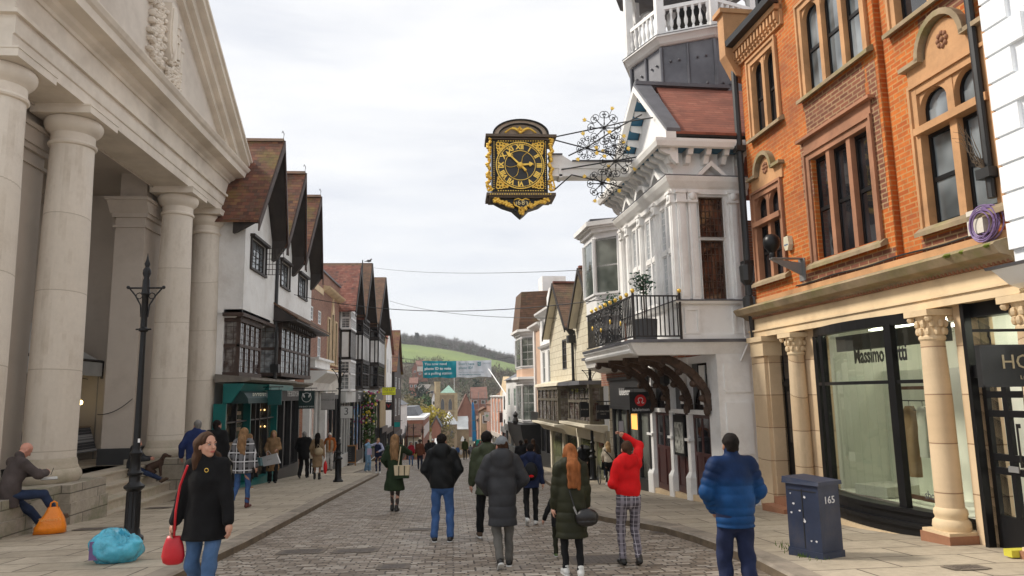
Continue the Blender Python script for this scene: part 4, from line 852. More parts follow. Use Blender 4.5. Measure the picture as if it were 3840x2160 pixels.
# ---- white quoined building at the right edge
Wb = Fr('white_building', 'white painted rusticated building with raised quoins at the right edge', 'building', 6.40, 7.36, yaw=YW, side=-1)
qw = mat('white_masonry_paint', (.80,.82,.84), .7, .04, 1, .2, 18)
Wb.add('wall', qw, lambda b: (b.box(-6,.06,-6,-.0,1.3,9.5), b.box(-6,-.3,-6,-.15,-1.9,1.3)))
def quoins(b):
    for i in range(24): l = .52 if i % 2 else .34; z = 1.5+i*.33; b.box(.0,.115,-l,.006,z+.015,z+.315)
    for i in range(24): l = .34 if i % 2 else .52; z = 1.5+i*.33; b.box(.0,.1,-2.2,-l-.03,z+.02,z+.31) if i % 2 == 0 else None
Wb.add('quoin', qw, quoins)
Wb.add('ledge', lead, lambda b: b.prism([(0,1.30),(.38,1.28),(.4,1.31),(0,1.36)], 's', -4, .08))
Wb.add('cornice', qw, lambda b: b.prism([(0,1.08),(.12,1.12),(.3,1.26),(.34,1.29),(0,1.30)], 's', -4, .05))
Wb.add('pilaster', qw, lambda b: (b.box(0,.2,-.9,-.28,.42,1.1), b.box(0,.26,-1.0,-.2,.30,.42)))
hs = Fr('hanging_sign', 'black hanging sign with pale HOBBS lettering on an iron bar at the right edge', 'sign', 6.45, 7.32, .0)
hs.add('bracket', blackp, lambda b: (b.tube([(-.74,0,.60),(.4,0,.60)], .018, 6), b.tube([(-.56,0,.6),(-.57,0,.54),(-.55,0,.5),(-.56,0,.42)], .01, 5)))
hb = hs.add('board', mat('sign_board_black', (.012,.014,.014), .35), lambda b: b.box(-.70,.4,-.03,.03,-.0,.42)); hs.add('rim', blackm, lambda b: (b.box(-.715,.41,-.035,.035,.42,.44), b.box(-.715,.41,-.035,.035,-.02,0), b.box(-.72,-.70,-.035,.035,-.02,.44)), hb)
text(hs, 'HOBBS', -.12, -.034, .245, .22, mat('pale_gilt', (.4,.33,.2), .5), hb, 'n', sx=1.05); text(hs, 'LONDON', -.12, -.034, .08, .06, MATS['pale_gilt'], hb, 'n', sx=1.2)
# ================================================================ GUILDHALL
G = Fr('guildhall', 'white painted guildhall with leaded windows, heavy eaves, corner balcony and lead turret', 'building', 4.72, 14.25, yaw=YW, side=-1)
BL = 3.75
endw = [(-1.06,-.50,3.2,4.08),(-1.03,-.50,1.84,3.14)]
fw3 = [(.22,.92),(1.25,1.98),(2.3,3.0)]
fh = [(a,c,zz0,zz1) for a,c in fw3 for zz0,zz1 in ((1.95,2.95),(3.05,4.0))]
def gw(b):
    b.wall(0, 0, BL, 1.0, 5.1, fh, .08); b.wall(0, -1.62, 0, 1.0, 5.1, endw, .08, ax='o')
    b.box(-1.6,-.0,BL-.03,BL,1.0,5.1); b.box(-1.6,-.09,.09,BL-.04,4.6,4.7)
G.add('wall', whitep, gw)
def wo(F, o0, o1, z0, z1, cols, rows, a, gm, fm=blackm):
    """window in the end wall facing up the street"""
    return window(F, o0, o1, z0, z1, a, cols, rows, fm, gm, fw=.03, bw=.012, t=-.02, ax='o')
leadd = glassmat('leaded_dark_glass', (.035,.015,.01), .05, .5, cols2=(.13,.05,.03), sc2=3.)
for h in endw:
    b = G.mb(); o0,o1,z0,z1 = h; t = .03
    b.box(o0,o0+t,-.01,.03,z0,z1); b.box(o1-t,o1,-.01,.03,z0,z1); b.box(o0,o1,-.008,.03,z0,z0+t); b.box(o0,o1,-.008,.03,z1-t,z1)
    nr = 6 if z1-z0 < 1 else 9
    for i in range(1,6): x = o0+(o1-o0)*i/6; b.box(x-.007,x+.007,.015,.028,z0,z1)
    for i in range(1,nr): z = z0+(z1-z0)*i/nr; b.box(o0,o1,.016,.029,z-.007,z+.007)
    w_ = b.build('window', oak, G.e); G.add('pane', leadd, lambda b: b.box(o0,o1,.03,.04,z0,z1), w_)
    G.add('curtain', mat('net_curtain', (.42,.36,.30), .9), lambda b: b.prism([(o0+.03,z1-.03),(o0+.2,z1-.03),(o0+.06,z0+.1),(o0+.03,z0+.1)] if 0 else [(o1-.05,z1-.03),(o1-.33,z1-.03),(o1-.06,z0+.1)], 'o' if 0 else 's', .0296, .0299) if 0 else None, w_) if 0 else None
for (a0,a1,z0,z1) in fh: window(G, a0, a1, z0, z1, -.06, 8, 6 , whitew, glassmat('bright_leaded', (.30,.34,.36), .08, .6, cols2=(.50,.54,.56), sc2=3.), fw=.035, bw=.011, t=.04); 
for a0, a1 in fw3: G.add('mullion', whitew, lambda b: b.box(-.08,.0,(a0+a1)/2-.04,(a0+a1)/2+.04,1.95,4.0))
# pilasters, dado, entablatures
def pil(b, a, ax, w=.12, z0=1.86, z1=3.95, p=.07):
    B = (lambda c0,c1,d,z0,z1: b.box(0,d,c0,c1,z0,z1)) if ax == 's' else (lambda c0,c1,d,z0,z1: b.box(c0,c1,-d,0,z0,z1))
    B(a-w,a+w,p,z0,z1); B(a-w*.55,a+w*.55,p+.02,z0+.08,z1-.05); B(a-w-.03,a+w+.03,p+.05,z1,z1+.05); B(a-w-.02,a+w+.02,p+.04,z1+.05,z1+.2); B(a-w-.05,a+w+.05,p+.07,z1+.2,z1+.26); B(a-w-.03,a+w+.03,p+.03,z0-.06,z0)
for a in (.08,1.09,2.14,3.15,3.66): G.add('pilaster', whitep, lambda b: pil(b, a, 's', .09))
for o in (-.12,-.36,-1.28): G.add('pilaster', whitep, lambda b: pil(b, o, 'o', .085))
for o,a,r in [(o,-.12,(.09,.05,.09)) for o in (-.36,-1.28)]+[(.1,a,(.05,.08,.09)) for a in (.08,1.09,2.14,3.15,3.66)]: G.add('capital_scroll', whitep, lambda b: b.ell((o,a,4.08),r,8,5), smooth=True)
def moulding(b, prof, a1=BL, o1=-1.62):
    """profile (projection,z) carried along the front and returned along the end, mitred at the corner"""
    n = len(prof)
    for i in range(n):
        (p,z),(q,y) = prof[i], prof[(i+1)%n]
        b.face([(p,-p,z),(p,a1,z),(q,a1,y),(q,-q,y)]); b.face([(p,-p,z),(o1,-p,z),(o1,-q,y),(q,-q,y)])
    b.face([(p,a1,z) for p,z in prof]); b.face([(o1,-p,z) for p,z in prof])
G.add('string_course', whitep, lambda b: moulding(b, [(0,1.76),(.1,1.79),(.13,1.84),(0,1.9)]))
G.add('lead_flashing', lead, lambda b: moulding(b, [(0,1.83),(.14,1.842),(.15,1.86),(0,1.9)]))
G.add('entablature', whitep, lambda b: moulding(b, [(0,4.14),(.08,4.14),(.09,4.24),(.14,4.28),(.22,4.38),(.26,4.46),(.26,4.48),(0,4.52)]))
G.add('flashing', lead, lambda b: moulding(b, [(0,4.48),(.27,4.482),(.27,4.5),(0,4.54)]))
G.add('dado_panel', whitep, lambda b: ([b.box(c,d,-.03,0,1.2,1.68) for c,d in ((-.14,-.08),(-.42,-.36),(-1.2,-1.14),(-1.5,-1.44))], [b.box(c,d,-.029,0,z,z+.05) for c,d in ((-.42,-.08),(-1.5,-1.14)) for z in (1.17,1.66)], b.box(-1.62,0,-.06,0,1.0,1.14)))
# pediments above the windows
def pedi(b, c, w, ax, seg=False):
    z = 4.5
    if seg: pts = [(c+w*cos(t*pi/10), z+w*.75*sin(t*pi/10)) for t in range(11)]; q = [(c+w*.72*cos(t*pi/10), z+w*.5*sin(t*pi/10)) for t in range(11)]
    else: pts = [(c+w,z),(c,z+w*.95),(c-w,z)]; q = [(c+w*.68,z),(c,z+w*.62),(c-w*.68,z)]
    for t in range(len(pts)-1):
        for dd, k in ((.22,1.),(.15,.9)):
            P_ = [pts[t],pts[t+1],q[t+1],q[t]]
            if ax == 's': b.prism(P_, 'o', 0, dd)
            else: b.prism([(x,zz) for x,zz in P_], 's', -dd, 0)
            break
G.add('pediment', whitep, lambda b: pedi(b, -.78, .36, 'o')); G.add('pediment', whitep, lambda b: pedi(b, .56, .4, 's')); G.add('pediment', whitep, lambda b: pedi(b, 1.62, .4, 's', True)); G.add('pediment', whitep, lambda b: pedi(b, 2.66, .4, 's'))
# eaves: cornice, blue soffit, carved brackets
blue = mat('blue_soffit_paint', (.03,.13,.22), .6)
EO = .52
G.add('soffit', blue, lambda b: (b.box(0,EO-.05,-EO+.05,BL+.45,5.06,5.08), b.box(-1.62,0,-EO+.05,0,5.06,5.08)))
G.add('eaves_cornice', whitep, lambda b: moulding(b, [(0,5.085),(EO-.1,5.085),(EO-.08,5.02),(EO-.02,5.04),(EO+.02,5.14),(EO+.02,5.2),(0,5.24)], BL+.45))
G.add('gutter', blackm, lambda b: (b.box(-1.7,.1,-EO-.02,-EO+.12,5.24,5.33),))
def brk(b, o, a, ax):
    pr = [(0,5.06),(EO-.12,5.06),(EO-.14,4.98),(EO-.24,4.93),(.18,4.9),(.14,4.8),(.06,4.72),(0,4.7)]
    if ax == 's': b.prism(pr, 's', a-.055, a+.055)
    else: b.prism([(-p,z) for p,z in pr], 'o', o-.055, o+.055) if 0 else [b.hexa([(o-.055,-0.,z1),(o+.055,-0.,z1),(o+.055,-p,z1),(o-.055,-p,z1),(o-.055,-0.,5.06),(o+.055,-0.,5.06),(o+.055,-p2,5.06),(o-.055,-p2,5.06)]) for p,p2,z1 in ((EO-.18,EO-.12,4.93),(.16,.3,4.78))]
for k in range(15): G.add('eaves_bracket', whitep, lambda b: brk(b, 0, -.3+k*.305, 's'))
for k in range(5): G.add('eaves_bracket', whitep, lambda b: brk(b, .12-k*.4, 0, 'o'))
# roof, street gable and lead verge
A0, A1, AM, ZE, ZA = -.55, 4.3, 1.65, 5.28, 7.25
G.add('roof', tileG, lambda b: (b.hexa([(-6,A0,ZE),(.1,A0,ZE),(-.35,AM,ZA),(-6,AM,ZA),(-6,A0,ZE+.06),(.1,A0,ZE+.06),(-.35,AM,ZA+.06),(-6,AM,ZA+.06)]), b.hexa([(-6,A1,ZE),(.1,A1,ZE),(-.35,AM,ZA),(-6,AM,ZA),(-6,A1,ZE+.06),(.1,A1,ZE+.06),(-.35,AM,ZA+.06),(-6,AM,ZA+.06)])))
G.add('verge', lead, lambda b: (b.hexa([(0,A0,ZE+.05),(.3,A0,ZE+.05),(.22,AM,ZA+.05),(-.2,AM,ZA+.05),(0,A0,ZE+.13),(.3,A0,ZE+.13),(.22,AM,ZA+.13),(-.2,AM,ZA+.13)]), b.hexa([(-.25,A1,ZE+.05),(.3,A1,ZE+.05),(.22,AM,ZA+.05),(-.5,AM,ZA+.05),(-.25,A1,ZE+.13),(.3,A1,ZE+.13),(.22,AM,ZA+.13),(-.5,AM,ZA+.13)]), b.box(-2.2,.2,AM-.08,AM+.08,ZA+.08,ZA+.17)))
gb = G.add('gable', mat('white_gable_paint', (.88,.88,.88), .6), lambda b: b.prism([(A0+.2,ZE),(A1-.2,ZE),(AM,ZA-.1)], 'o', -.6, -.2))
G.add('rake_cornice', whitep, lambda b: (b.hexa([(.1,A0,ZE-.1),(.32,A0,ZE-.1),(.24,AM,ZA-.1),(.1,AM,ZA-.1),(.1,A0,ZE+.05),(.32,A0,ZE+.05),(.24,AM,ZA+.05),(.1,AM,ZA+.05)]), b.hexa([(.1,A1,ZE-.1),(.32,A1,ZE-.1),(.24,AM,ZA-.1),(.1,AM,ZA-.1),(.1,A1,ZE+.05),(.32,A1,ZE+.05),(.24,AM,ZA+.05),(.1,AM,ZA+.05)])), gb)
G.add('rake_soffit', blue, lambda b: (b.hexa([(-.2,A1,ZE-.06),(.1,A1,ZE-.06),(.1,AM,ZA-.06),(-.2,AM,ZA-.06),(-.2,A1,ZE-.02),(.1,A1,ZE-.02),(.1,AM,ZA-.02),(-.2,AM,ZA-.02)]),), gb)
for k in range(8):
    t = (k+.5)/8; a = A1+(AM-A1)*t; z = ZE+(ZA-ZE)*t; G.add('rake_bracket', whitep, lambda b: b.hexa([(-.2,a-.09,z-.24),(.08,a-.09,z-.2),(.08,a+.06,z-.1),(-.2,a+.06,z-.12),(-.2,a-.09,z-.05),(.08,a-.09,z-.05),(.08,a+.06,z+.06),(-.2,a+.06,z+.06)]), gb)
# lead turret
TC = (7.0-4.72, 18.1-14.25); 
def octo(R, rot=-95): return [(-(TC[0]+R*cos(radians(rot+45*k))), TC[1]+R*sin(radians(rot+45*k))) for k in range(8)]
def octprism(b, R0, z0, R1, z1):
    p, q = octo(R0), octo(R1); i = len(b.v)
    for (o,a) in p: b.V(o,a,z0)
    for (o,a) in q: b.V(o,a,z1)
    for k in range(8): b.f.append([i+k,i+(k+1)%8,i+8+(k+1)%8,i+8+k])
    b.f.append([i+k for k in range(8)]); b.f.append([i+8+k for k in range(8)])
tr = G.add('turret', lead, lambda b: octprism(b,1.75,6.3,1.72,8.98))
def rolls(b):
    p = octo(1.76)
    for k in range(8):
        b.tube([(p[k][0],p[k][1],6.3),(p[k][0],p[k][1],8.9)], .045, 6); q = p[(k+1)%8]; m_ = ((p[k][0]+q[0])/2,(p[k][1]+q[1])/2); b.tube([(m_[0],m_[1],6.6),(m_[0],m_[1],8.9)], .035, 6)
        for f in (.17,.33,.67,.83):
            for z in (7.75,8.5): b.ell((p[k][0]+(q[0]-p[k][0])*f, p[k][1]+(q[1]-p[k][1])*f, z), (.035,.035,.035), 6, 4)
G.add('lead_rolls', lead, rolls, tr); G.add('turret_cornice', whitep, lambda b: (octprism(b,1.78,8.95,1.85,8.99), octprism(b,1.8,8.99,1.95,9.12), octprism(b,1.99,9.12,1.99,9.17)), tr)
G.add('turret_flashing', lead, lambda b: (octprism(b,2.01,9.17,1.97,9.2),), tr)
def post(b):
    for o,a in octo(1.78): b.box(o-.1,o+.1,a-.1,a+.1,9.2,11.8); b.box(o-.12,o+.12,a-.12,a+.12,9.2,9.34)
G.add('turret_posts', whitep, post, tr)
def balu(b):
    p = octo(1.78)
    for k in range(8):
        q = p[(k+1)%8]; d = (q[0]-p[k][0], q[1]-p[k][1]); L_ = sqrt(d[0]**2+d[1]**2); u = (d[0]/L_, d[1]/L_); n = (-u[1]*.05, u[0]*.05)
        for z0,z1 in ((9.22,9.30),(9.92,10.02)):
            c = [(p[k][0]+u[0]*.1+n[0],p[k][1]+u[1]*.1+n[1]),(q[0]-u[0]*.1+n[0],q[1]-u[1]*.1+n[1]),(q[0]-u[0]*.1-n[0],q[1]-u[1]*.1-n[1]),(p[k][0]+u[0]*.1-n[0],p[k][1]+u[1]*.1-n[1])]
            b.hexa([(x,y,z0) for x,y in c]+[(x,y,z1) for x,y in c])
        for j in range(7):
            f = (j+.7)/7.4; b.lathe(p[k][0]+d[0]*f, p[k][1]+d[1]*f, [(.04,9.3),(.04,9.36),(.022,9.39),(.055,9.5),(.05,9.58),(.025,9.68),(.022,9.78),(.045,9.84),(.045,9.93)], 8)
G.add('balustrade', whitep, balu, tr, smooth='auto')
G.add('bell_frame', blackm, lambda b: (octprism(b,.25,9.2,.25,10.0), b.lathe(-TC[0],TC[1],[(.55,10.25),(.5,10.35),(.36,10.6),(.2,10.9)],14)), tr); G.add('turret_roof', lead, lambda b: (octprism(b,2.3,11.6,1.6,12.3),), tr)
G.add('turret_arch', whitep, lambda b: [b.tube([(p[0]+(q[0]-p[0])*(.07+.86*(1-cos(t*pi/8))/2), p[1]+(q[1]-p[1])*(.07+.86*(1-cos(t*pi/8))/2), 10.9+.55*sin(t*pi/8)) for t in range(9)], .06, 4) for p,q in zip(octo(1.76), octo(1.76)[1:]+octo(1.76)[:1])], tr)
# balcony
SO = 1.10
def slab(b):
    b.prism([(SO-.22,.76),(SO-.02,.79),(SO,.84),(SO-.03,.88),(SO+.04,.95),(SO+.04,1.0),(-.2,1.0),(-.2,.76)], 's', .12, BL+.15)
    moulding(b, [(0,.74),(SO-.25,.76),(SO-.2,.79),(SO-.05,.82),(SO,.9),(SO+.04,.95),(SO+.04,1.0),(0,1.0)], .2, .2) if 0 else None
    b.prism([(-.0,.76),(-.03,.80),(-.05,.84),(-.02,.88),(-.1,.95),(-.1,1.0),(.15,1.0),(.15,.76)], 's', 0, 0) if 0 else None
    b.hexa([(-1.62,0,.74),(SO-.15,0,.74),(SO-.15,.3,.74),(-1.62,.3,.74),(-1.62,-.06,.86),(SO-.04,-.06,.86),(SO-.04,.3,.86),(-1.62,.3,.86)])
    b.hexa([(-1.62,-.06,.86),(SO-.04,-.06,.86),(SO-.04,.3,.86),(-1.62,.3,.86),(-1.62,-.13,.985),(SO+.04,-.13,.985),(SO+.04,.3,.985),(-1.62,.3,.985)])
B_ = G.add('balcony', whitep, slab)
G.add('lead_edge', lead, lambda b: (b.box(-1.62,SO+.06,-.16,.1,.985,1.05), b.box(SO-.15,SO+.06,.1,BL+.15,.985,1.04)), B_)
def rails(b):
    for z in (1.1,1.93): b.box(SO-.08,SO-.04,-.1,BL+.05,z,z+.03); b.box(.05,SO-.06,-.115,-.08,z,z+.03)
    for i in range(11): o = .1+i*.094; b.box(o-.011,o+.011,-.108,-.086,1.1,1.93)
    for i in range(34): a = -.02+i*.112; b.box(SO-.071,SO-.049,a-.011,a+.011,1.1,1.93)
    for i in range(9):
        a = .3+i*.4
        if i in (1,3,5,6): 
            for k in range(8): b.tube([(SO-.03+.02*sin(k), a+.07*cos(q*pi/3), 1.16+k*.1+.045*sin(q*pi/3)) for q in range(6)], .009, 4, True)
rl = G.add('railing', iron, rails, B_)
for q_ in (SO-.085,.02): G.add('corner_post', iron, lambda b: b.box(q_,q_+.045,-.12,-.07,1.02,2.0), B_)
for o, a in [(SO-.06,-.095),(.04,-.095)]+[(SO-.06,.32+i*.42) for i in range(8)]:
    G.add('ball_finial', gold, lambda b: (b.ell((o,a,2.05 if a < 0 else 2.02),(.045,.045,.05),8,6), b.tube([(o,a,1.94),(o,a,2.02)], .012, 5)), B_, smooth=True)
G.add('gilt_ornament', gold, lambda b: [b.ell((SO-.02,.7+.8*k,1.45+.12*(k%2)),(.02,.05,.06),7,5) for k in range(4)], B_, smooth=True)
# carved brackets under the balcony
def cons(b, a):
    n = 16; P = []
    for k in range(n+1):
        t = k/n; o = -.72+1.5*(1-cos(t*pi/2)); z = -.42+1.17*sin(t*pi/2); P.append((o, z, .06+.04*abs(sin(t*13))))
    for k in range(n):
        (o,z,r),(p,y,q) = P[k],P[k+1]; dx, dz = p-o, y-z; l = sqrt(dx*dx+dz*dz); nx, nz = dz/l, -dx/l
        b.hexa([(o-nx*.06,a-.065,z-nz*.1),(o+nx*r,a-.08,z+nz*r),(o+nx*r,a+.08,z+nz*r),(o-nx*.06,a+.08,z-nz*.1),(p-nx*.06,a-.08,y-nz*.1),(p+nx*q,a-.08,y+nz*q),(p+nx*q,a+.08,y+nz*q),(p-nx*.06,a+.08,y-nz*.1)])
    for k in (3,6,9,12,15): o,z,r = P[k]; b.ell((o+.1,a,z-.08),(.09,.075,.08),8,5)
    b.ell((-.64,a,-.42),(.08,.08,.12),8,6)
for a in (.42,1.55,2.75,3.95): G.add('carved_bracket', oak, lambda b: cons(b, a))
# porch wall: posts, doors, transom
PO = -.78
posts = [(.3,.24),(1.62,.09),(2.72,.09),(4.2,.16)]
def pst(b, a, w, zb):
    b.box(PO-.12,PO+.1,a-w,a+w,zb,.76); b.box(PO-.12,PO+.16,a-w-.04,a+w+.04,zb-.4,zb+.5); b.hexa([(PO,a-w-.04,zb+.5),(PO+.16,a-w-.04,zb+.5),(PO+.16,a+w+.04,zb+.5),(PO,a+w+.04,zb+.5),(PO,a-w,zb+.62),(PO+.1,a-w,zb+.62),(PO+.1,a+w,zb+.62),(PO,a+w,zb+.62)]); b.box(PO,PO+.15,a-w-.04,a+w+.04,-1.12,-1.06); b.box(PO,PO+.14,a-w-.03,a+w+.03,-.52,-.46)
for a, w in posts[1:]: G.add('porch_post', whitep, lambda b: pst(b, a, w, gz(14.25+a,.12)-.02))
G.add('corner_pier', whitep, lambda b: (b.box(-1.55,-.72,-.02,.5,-2.6,.74), b.box(-1.42,-.86,-.045,-.02,-.05,.55), b.box(-1.36,-.92,-.03,-.019,.0,.5), b.box(-1.42,-.86,-.045,-.02,-1.3,-.25), b.box(-1.5,-.7,-.05,.52,-2.6,-2.0), b.box(-1.46,-.82,-.04,-.02,.0,.06)))
G.add('transom', whitep, lambda b: (b.box(PO-.1,PO+.08,.5,4.1,-.52,-.42), b.box(PO-.1,PO+.06,.5,4.1,.6,.76)))
for (a0, a1) in ((.56,1.5),(1.74,2.6),(2.84,4.0)):
    zb = gz(14.25+a1,.12)+.12
    d = G.add('door', maroon, lambda b: (b.box(PO-.05,PO,a0,a1,zb,-.52), b.box(PO,PO+.02,a0,a0+.08,zb,-.52), b.box(PO,PO+.02,a1-.08,a1,zb,-.52), b.box(PO,PO+.022,(a0+a1)/2-.04,(a0+a1)/2+.04,zb,-.52), b.box(PO,PO+.021,a0,a1,-1.42,-1.34), b.box(PO,PO+.021,a0,a1,zb,zb+.15), b.box(PO,PO+.021,a0,a1,-.6,-.52)))
    G.add('door_glass', glassd, lambda b: b.box(PO+.002,PO+.006,a0+.08,a1-.08,-1.34,-.6), d)
    G.add('fanlight', glassd, lambda b: b.box(PO-.04,PO-.03,a0-.1,a1+.1,-.42,.6), d)
    G.add('fanlight_panel', whitep, lambda b: b.box(PO-.028,PO-.01,a0+.25,a0+.55,-.3,.55), d)
    G.add('threshold', sandl, lambda b: b.box(PO-.1,PO+.12,a0,a1,zb-.6,zb), d)
G.add('notice_case', blackp, lambda b: (b.box(PO+.02,PO+.12,1.82,2.5,-1.48,-.55),)); G.add('notices', mat('pinned_papers', (.30,.30,.27), .7, .9, 9.), lambda b: b.box(PO+.12,PO+.124,1.9,2.42,-1.42,-.72))
G.add('ceiling_lantern', iron, lambda b: (b.lathe(.1-.5,2.2,[(.02,.5),(.12,.42),(.12,.18),(.04,.12)],6), b.tube([(-.4,2.2,.76),(-.4,2.2,.5)], .012, 5)))
pipe(G, 'rainwater_pipe', -.05, -1.36, 1.0, 5.0, .02, whitep)
for c in (-1.36,): G.add('rainwater_bend', whitep, lambda b: b.tube([(c,-.05,1.1),(c,-.17,1.0),(c+.02,-.16,.9),(c+.12,-.04,.6)], .02, 6))
# ---- balcony trees
leafm = mat('dark_leaves', (.02,.075,.035), .5, .4, 30, 0)
def shrub(name, lbl, cat, loc, h, r, pot=(.2,.35), n=260, seed=1, m=leafm, group=None, lw=.045):
    e = tag(empty(name, loc), lbl, cat, group); R = random.Random(seed)
    if pot: MB().lathe(0,0,[(pot[0]*.9,0),(pot[0],pot[1]),(pot[0]*.9,pot[1])],14).build('planter', charc, e)
    b = MB(); b.tube([(0,0,pot[1] if pot else 0),(.01,.01,h*.5),(0,0,h-r*.6)], .018, 5)
    for k in range(7): t = k*.9; b.tube([(0,0,h-r),(r*.6*cos(t),r*.6*sin(t),h-r*.5+r*.5*sin(k*1.7))], .008, 4)
    b.build('trunk', brownwood, e); b = MB()
    for k in range(n):
        v = Vector((R.gauss(0,1),R.gauss(0,1),R.gauss(0,1))).normalized()*r*(R.random()**.45)*(1+.35*sin(5*R.random())); c = Vector((0,0,h-r*.3))+v; u = Vector((R.gauss(0,1),R.gauss(0,1),R.gauss(0,.6))).normalized()*lw; w = u.cross(Vector((R.gauss(0,1),R.gauss(0,1),R.gauss(0,1)))).normalized()*lw*.45
        b.face([tuple(c-u),tuple(c+w),tuple(c+u),tuple(c-w)])
    b.build('foliage', m, e, norm=False); return e
shrub('potted_tree', 'small round-headed green tree in a dark tub behind the near corner of the balcony', 'potted tree', (4.1,14.75,1.02), 1.38, .24, (.27,.5), seed=3)
shrub('potted_tree', 'bushy green plant at the far end of the balcony', 'potted tree', (4.05,17.6,1.02), 1.3, .26, (.22,.4), seed=5)
# ================================================================ RIGHT SIDE, farther buildings
def canted(F, m, gm, a0, a1, z0, z1, p, cant=.5, cornice=None, rows=2, cols=1, n=1, sillz=.0, panel=None, fw=.07):
    """canted bay window: two cheeks and a front, each with a sash"""
    pts = [(0,a0),(p,a0+cant),(p,a1-cant),(0,a1)]
    w = F.add('bay_window', m, lambda b: (b.prism(pts,'z',z0-.12,z0), b.prism([(0,a0-.05),(p+.05,a0+cant-.04),(p+.05,a1-cant+.04),(0,a1+.05)],'z',z0-.02,z0+.04), b.prism(pts,'z',z1,z1+.18),
        [b.tube([(o,a,z0),(o,a,z1)], .07, 6) for o,a in pts]))
    for (o0,c0),(o1,c1) in zip(pts[:-1],pts[1:]):
        L_ = sqrt((o1-o0)**2+(c1-c0)**2); u = ((o1-o0)/L_,(c1-c0)/L_); k = 1 if abs(o1-o0) > .01 else n
        def q(b, s0, s1, d, y0, y1):
            nrm = (u[1]*d,-u[0]*d); b.hexa([(o0+u[0]*s0,c0+u[1]*s0,y0),(o0+u[0]*s1,c0+u[1]*s1,y0),(o0+u[0]*s1-nrm[0],c0+u[1]*s1-nrm[1],y0),(o0+u[0]*s0-nrm[0],c0+u[1]*s0-nrm[1],y0),(o0+u[0]*s0,c0+u[1]*s0,y1),(o0+u[0]*s1,c0+u[1]*s1,y1),(o0+u[0]*s1-nrm[0],c0+u[1]*s1-nrm[1],y1),(o0+u[0]*s0-nrm[0],c0+u[1]*s0-nrm[1],y1)])
        def fr(b):
            for i in range(k):
                s0, s1 = L_*i/k, L_*(i+1)/k; q(b,s0,s0+fw,.06,z0,z1); q(b,s1-fw,s1,.06,z0,z1); q(b,s0+fw,s1-fw,.058,z0,z0+fw); q(b,s0+fw,s1-fw,.058,z1-fw,z1)
                for r in range(1, rows): z = z0+(z1-z0)*r/rows; q(b,s0+fw,s1-fw,.04,z-.025,z+.025)
                for c in range(1, cols): s = s0+fw+(s1-s0-2*fw)*c/cols; q(b,s-.015,s+.015,.035,z0,z1)
        F.add('frame', m, fr, w); F.add('pane', gm, lambda b: q(b,0,L_,.03,z0,z1), w)
    if cornice: F.add('cornice', cornice, lambda b: (b.prism([(0,a0-.1),(p+.1,a0+cant-.1),(p+.1,a1-cant+.1),(0,a1+.1)],'z',z1+.18,z1+.3), b.prism([(0,a0-.25),(p+.28,a0+cant-.22),(p+.28,a1-cant+.22),(0,a1+.25)],'z',z1+.36,z1+.5), b.prism([(0,a0-.18),(p+.2,a0+cant-.16),(p+.2,a1-cant+.16),(0,a1+.18)],'z',z1+.3,z1+.36)), w)
    return w
skyg = glassmat('greenish_window', (.07,.085,.075), .05, .2, cols2=(.2,.22,.2))
# ---- sportswear shop with white bay above
Lu = Fr('bay_fronted_house', 'white bay-windowed house over a black sportswear shopfront beside the guildhall', 'house', 5.22, 18.55, yaw=YW, side=-1)
Lu.add('wall', brickR, lambda b: (b.box(-6,0,0,4.9,.2,4.7),)); Lu.add('upper_wall', whitep, lambda b: b.box(-6,.02,2.0,4.9,1.3,4.8))
w_ = canted(Lu, whitew, skyg, 2.3, 4.8, 3.0, 4.75, .62, .6, whitep, 2)
Lu.add('lead_roof', lead, lambda b: b.prism([(-.3,2.2),(.8,2.6),(.8,4.5),(-.3,4.9)], 'z', 5.27, 5.32), w_)
Lu.add('apron', whitew, lambda b: (b.prism([(0,2.3),(.6,2.9),(.6,4.2),(0,4.8)],'z',2.3,2.9), b.prism([(0,2.4),(.45,2.9),(.45,4.2),(0,4.7)],'z',1.9,2.3), b.prism([(0,2.5),(.2,2.9),(.2,4.2),(0,4.6)],'z',1.5,1.9)), w_)
Lu.add('fascia_roof', lead, lambda b: b.box(-.1,.8,.6,4.3,1.02,1.1)); Lu.add('white_box', whitep, lambda b: (b.prism([(0,1.02),(.7,1.02),(.62,.78),(.2,.62),(0,.6)], 's', 1.6, 4.3), b.box(0,.05,2,4.3,1.1,1.6)))
fr_ = Lu.add('shopfront', blackm, lambda b: (b.box(-.3,.12,-.1,3.5,-.42,.42), b.box(-.3,.18,-.15,3.6,.36,.44), b.box(-.1,.1,0,3.4,-2.75,-2.3), [b.box(-.1,.08,a,a+.12,-2.7,-.4) for a in (-.05,.85,1.9,2.75,3.35)], b.box(-.1,.16,-.1,3.5,-.5,-.4)))
Lu.add('shop_window', glassmat('lit_shop_window', (.16,.17,.15), .05, .2, cols2=(.06,.06,.05)), lambda b: b.box(-.05,.0,0,3.4,-2.3,-.45), fr_)
Lu.add('warm_display', emit('warm_glow', (1.,.5,.12), .5), lambda b: b.box(.002,.006,.95,1.75,-1.05,-.55), fr_)
redc = mat('red_enamel', (.62,.01,.012), .4, .05, 2, 0)
text(Lu, 'lululemon', .135, 1.9, .0, .3, whitew, fr_, 's', sx=.9)
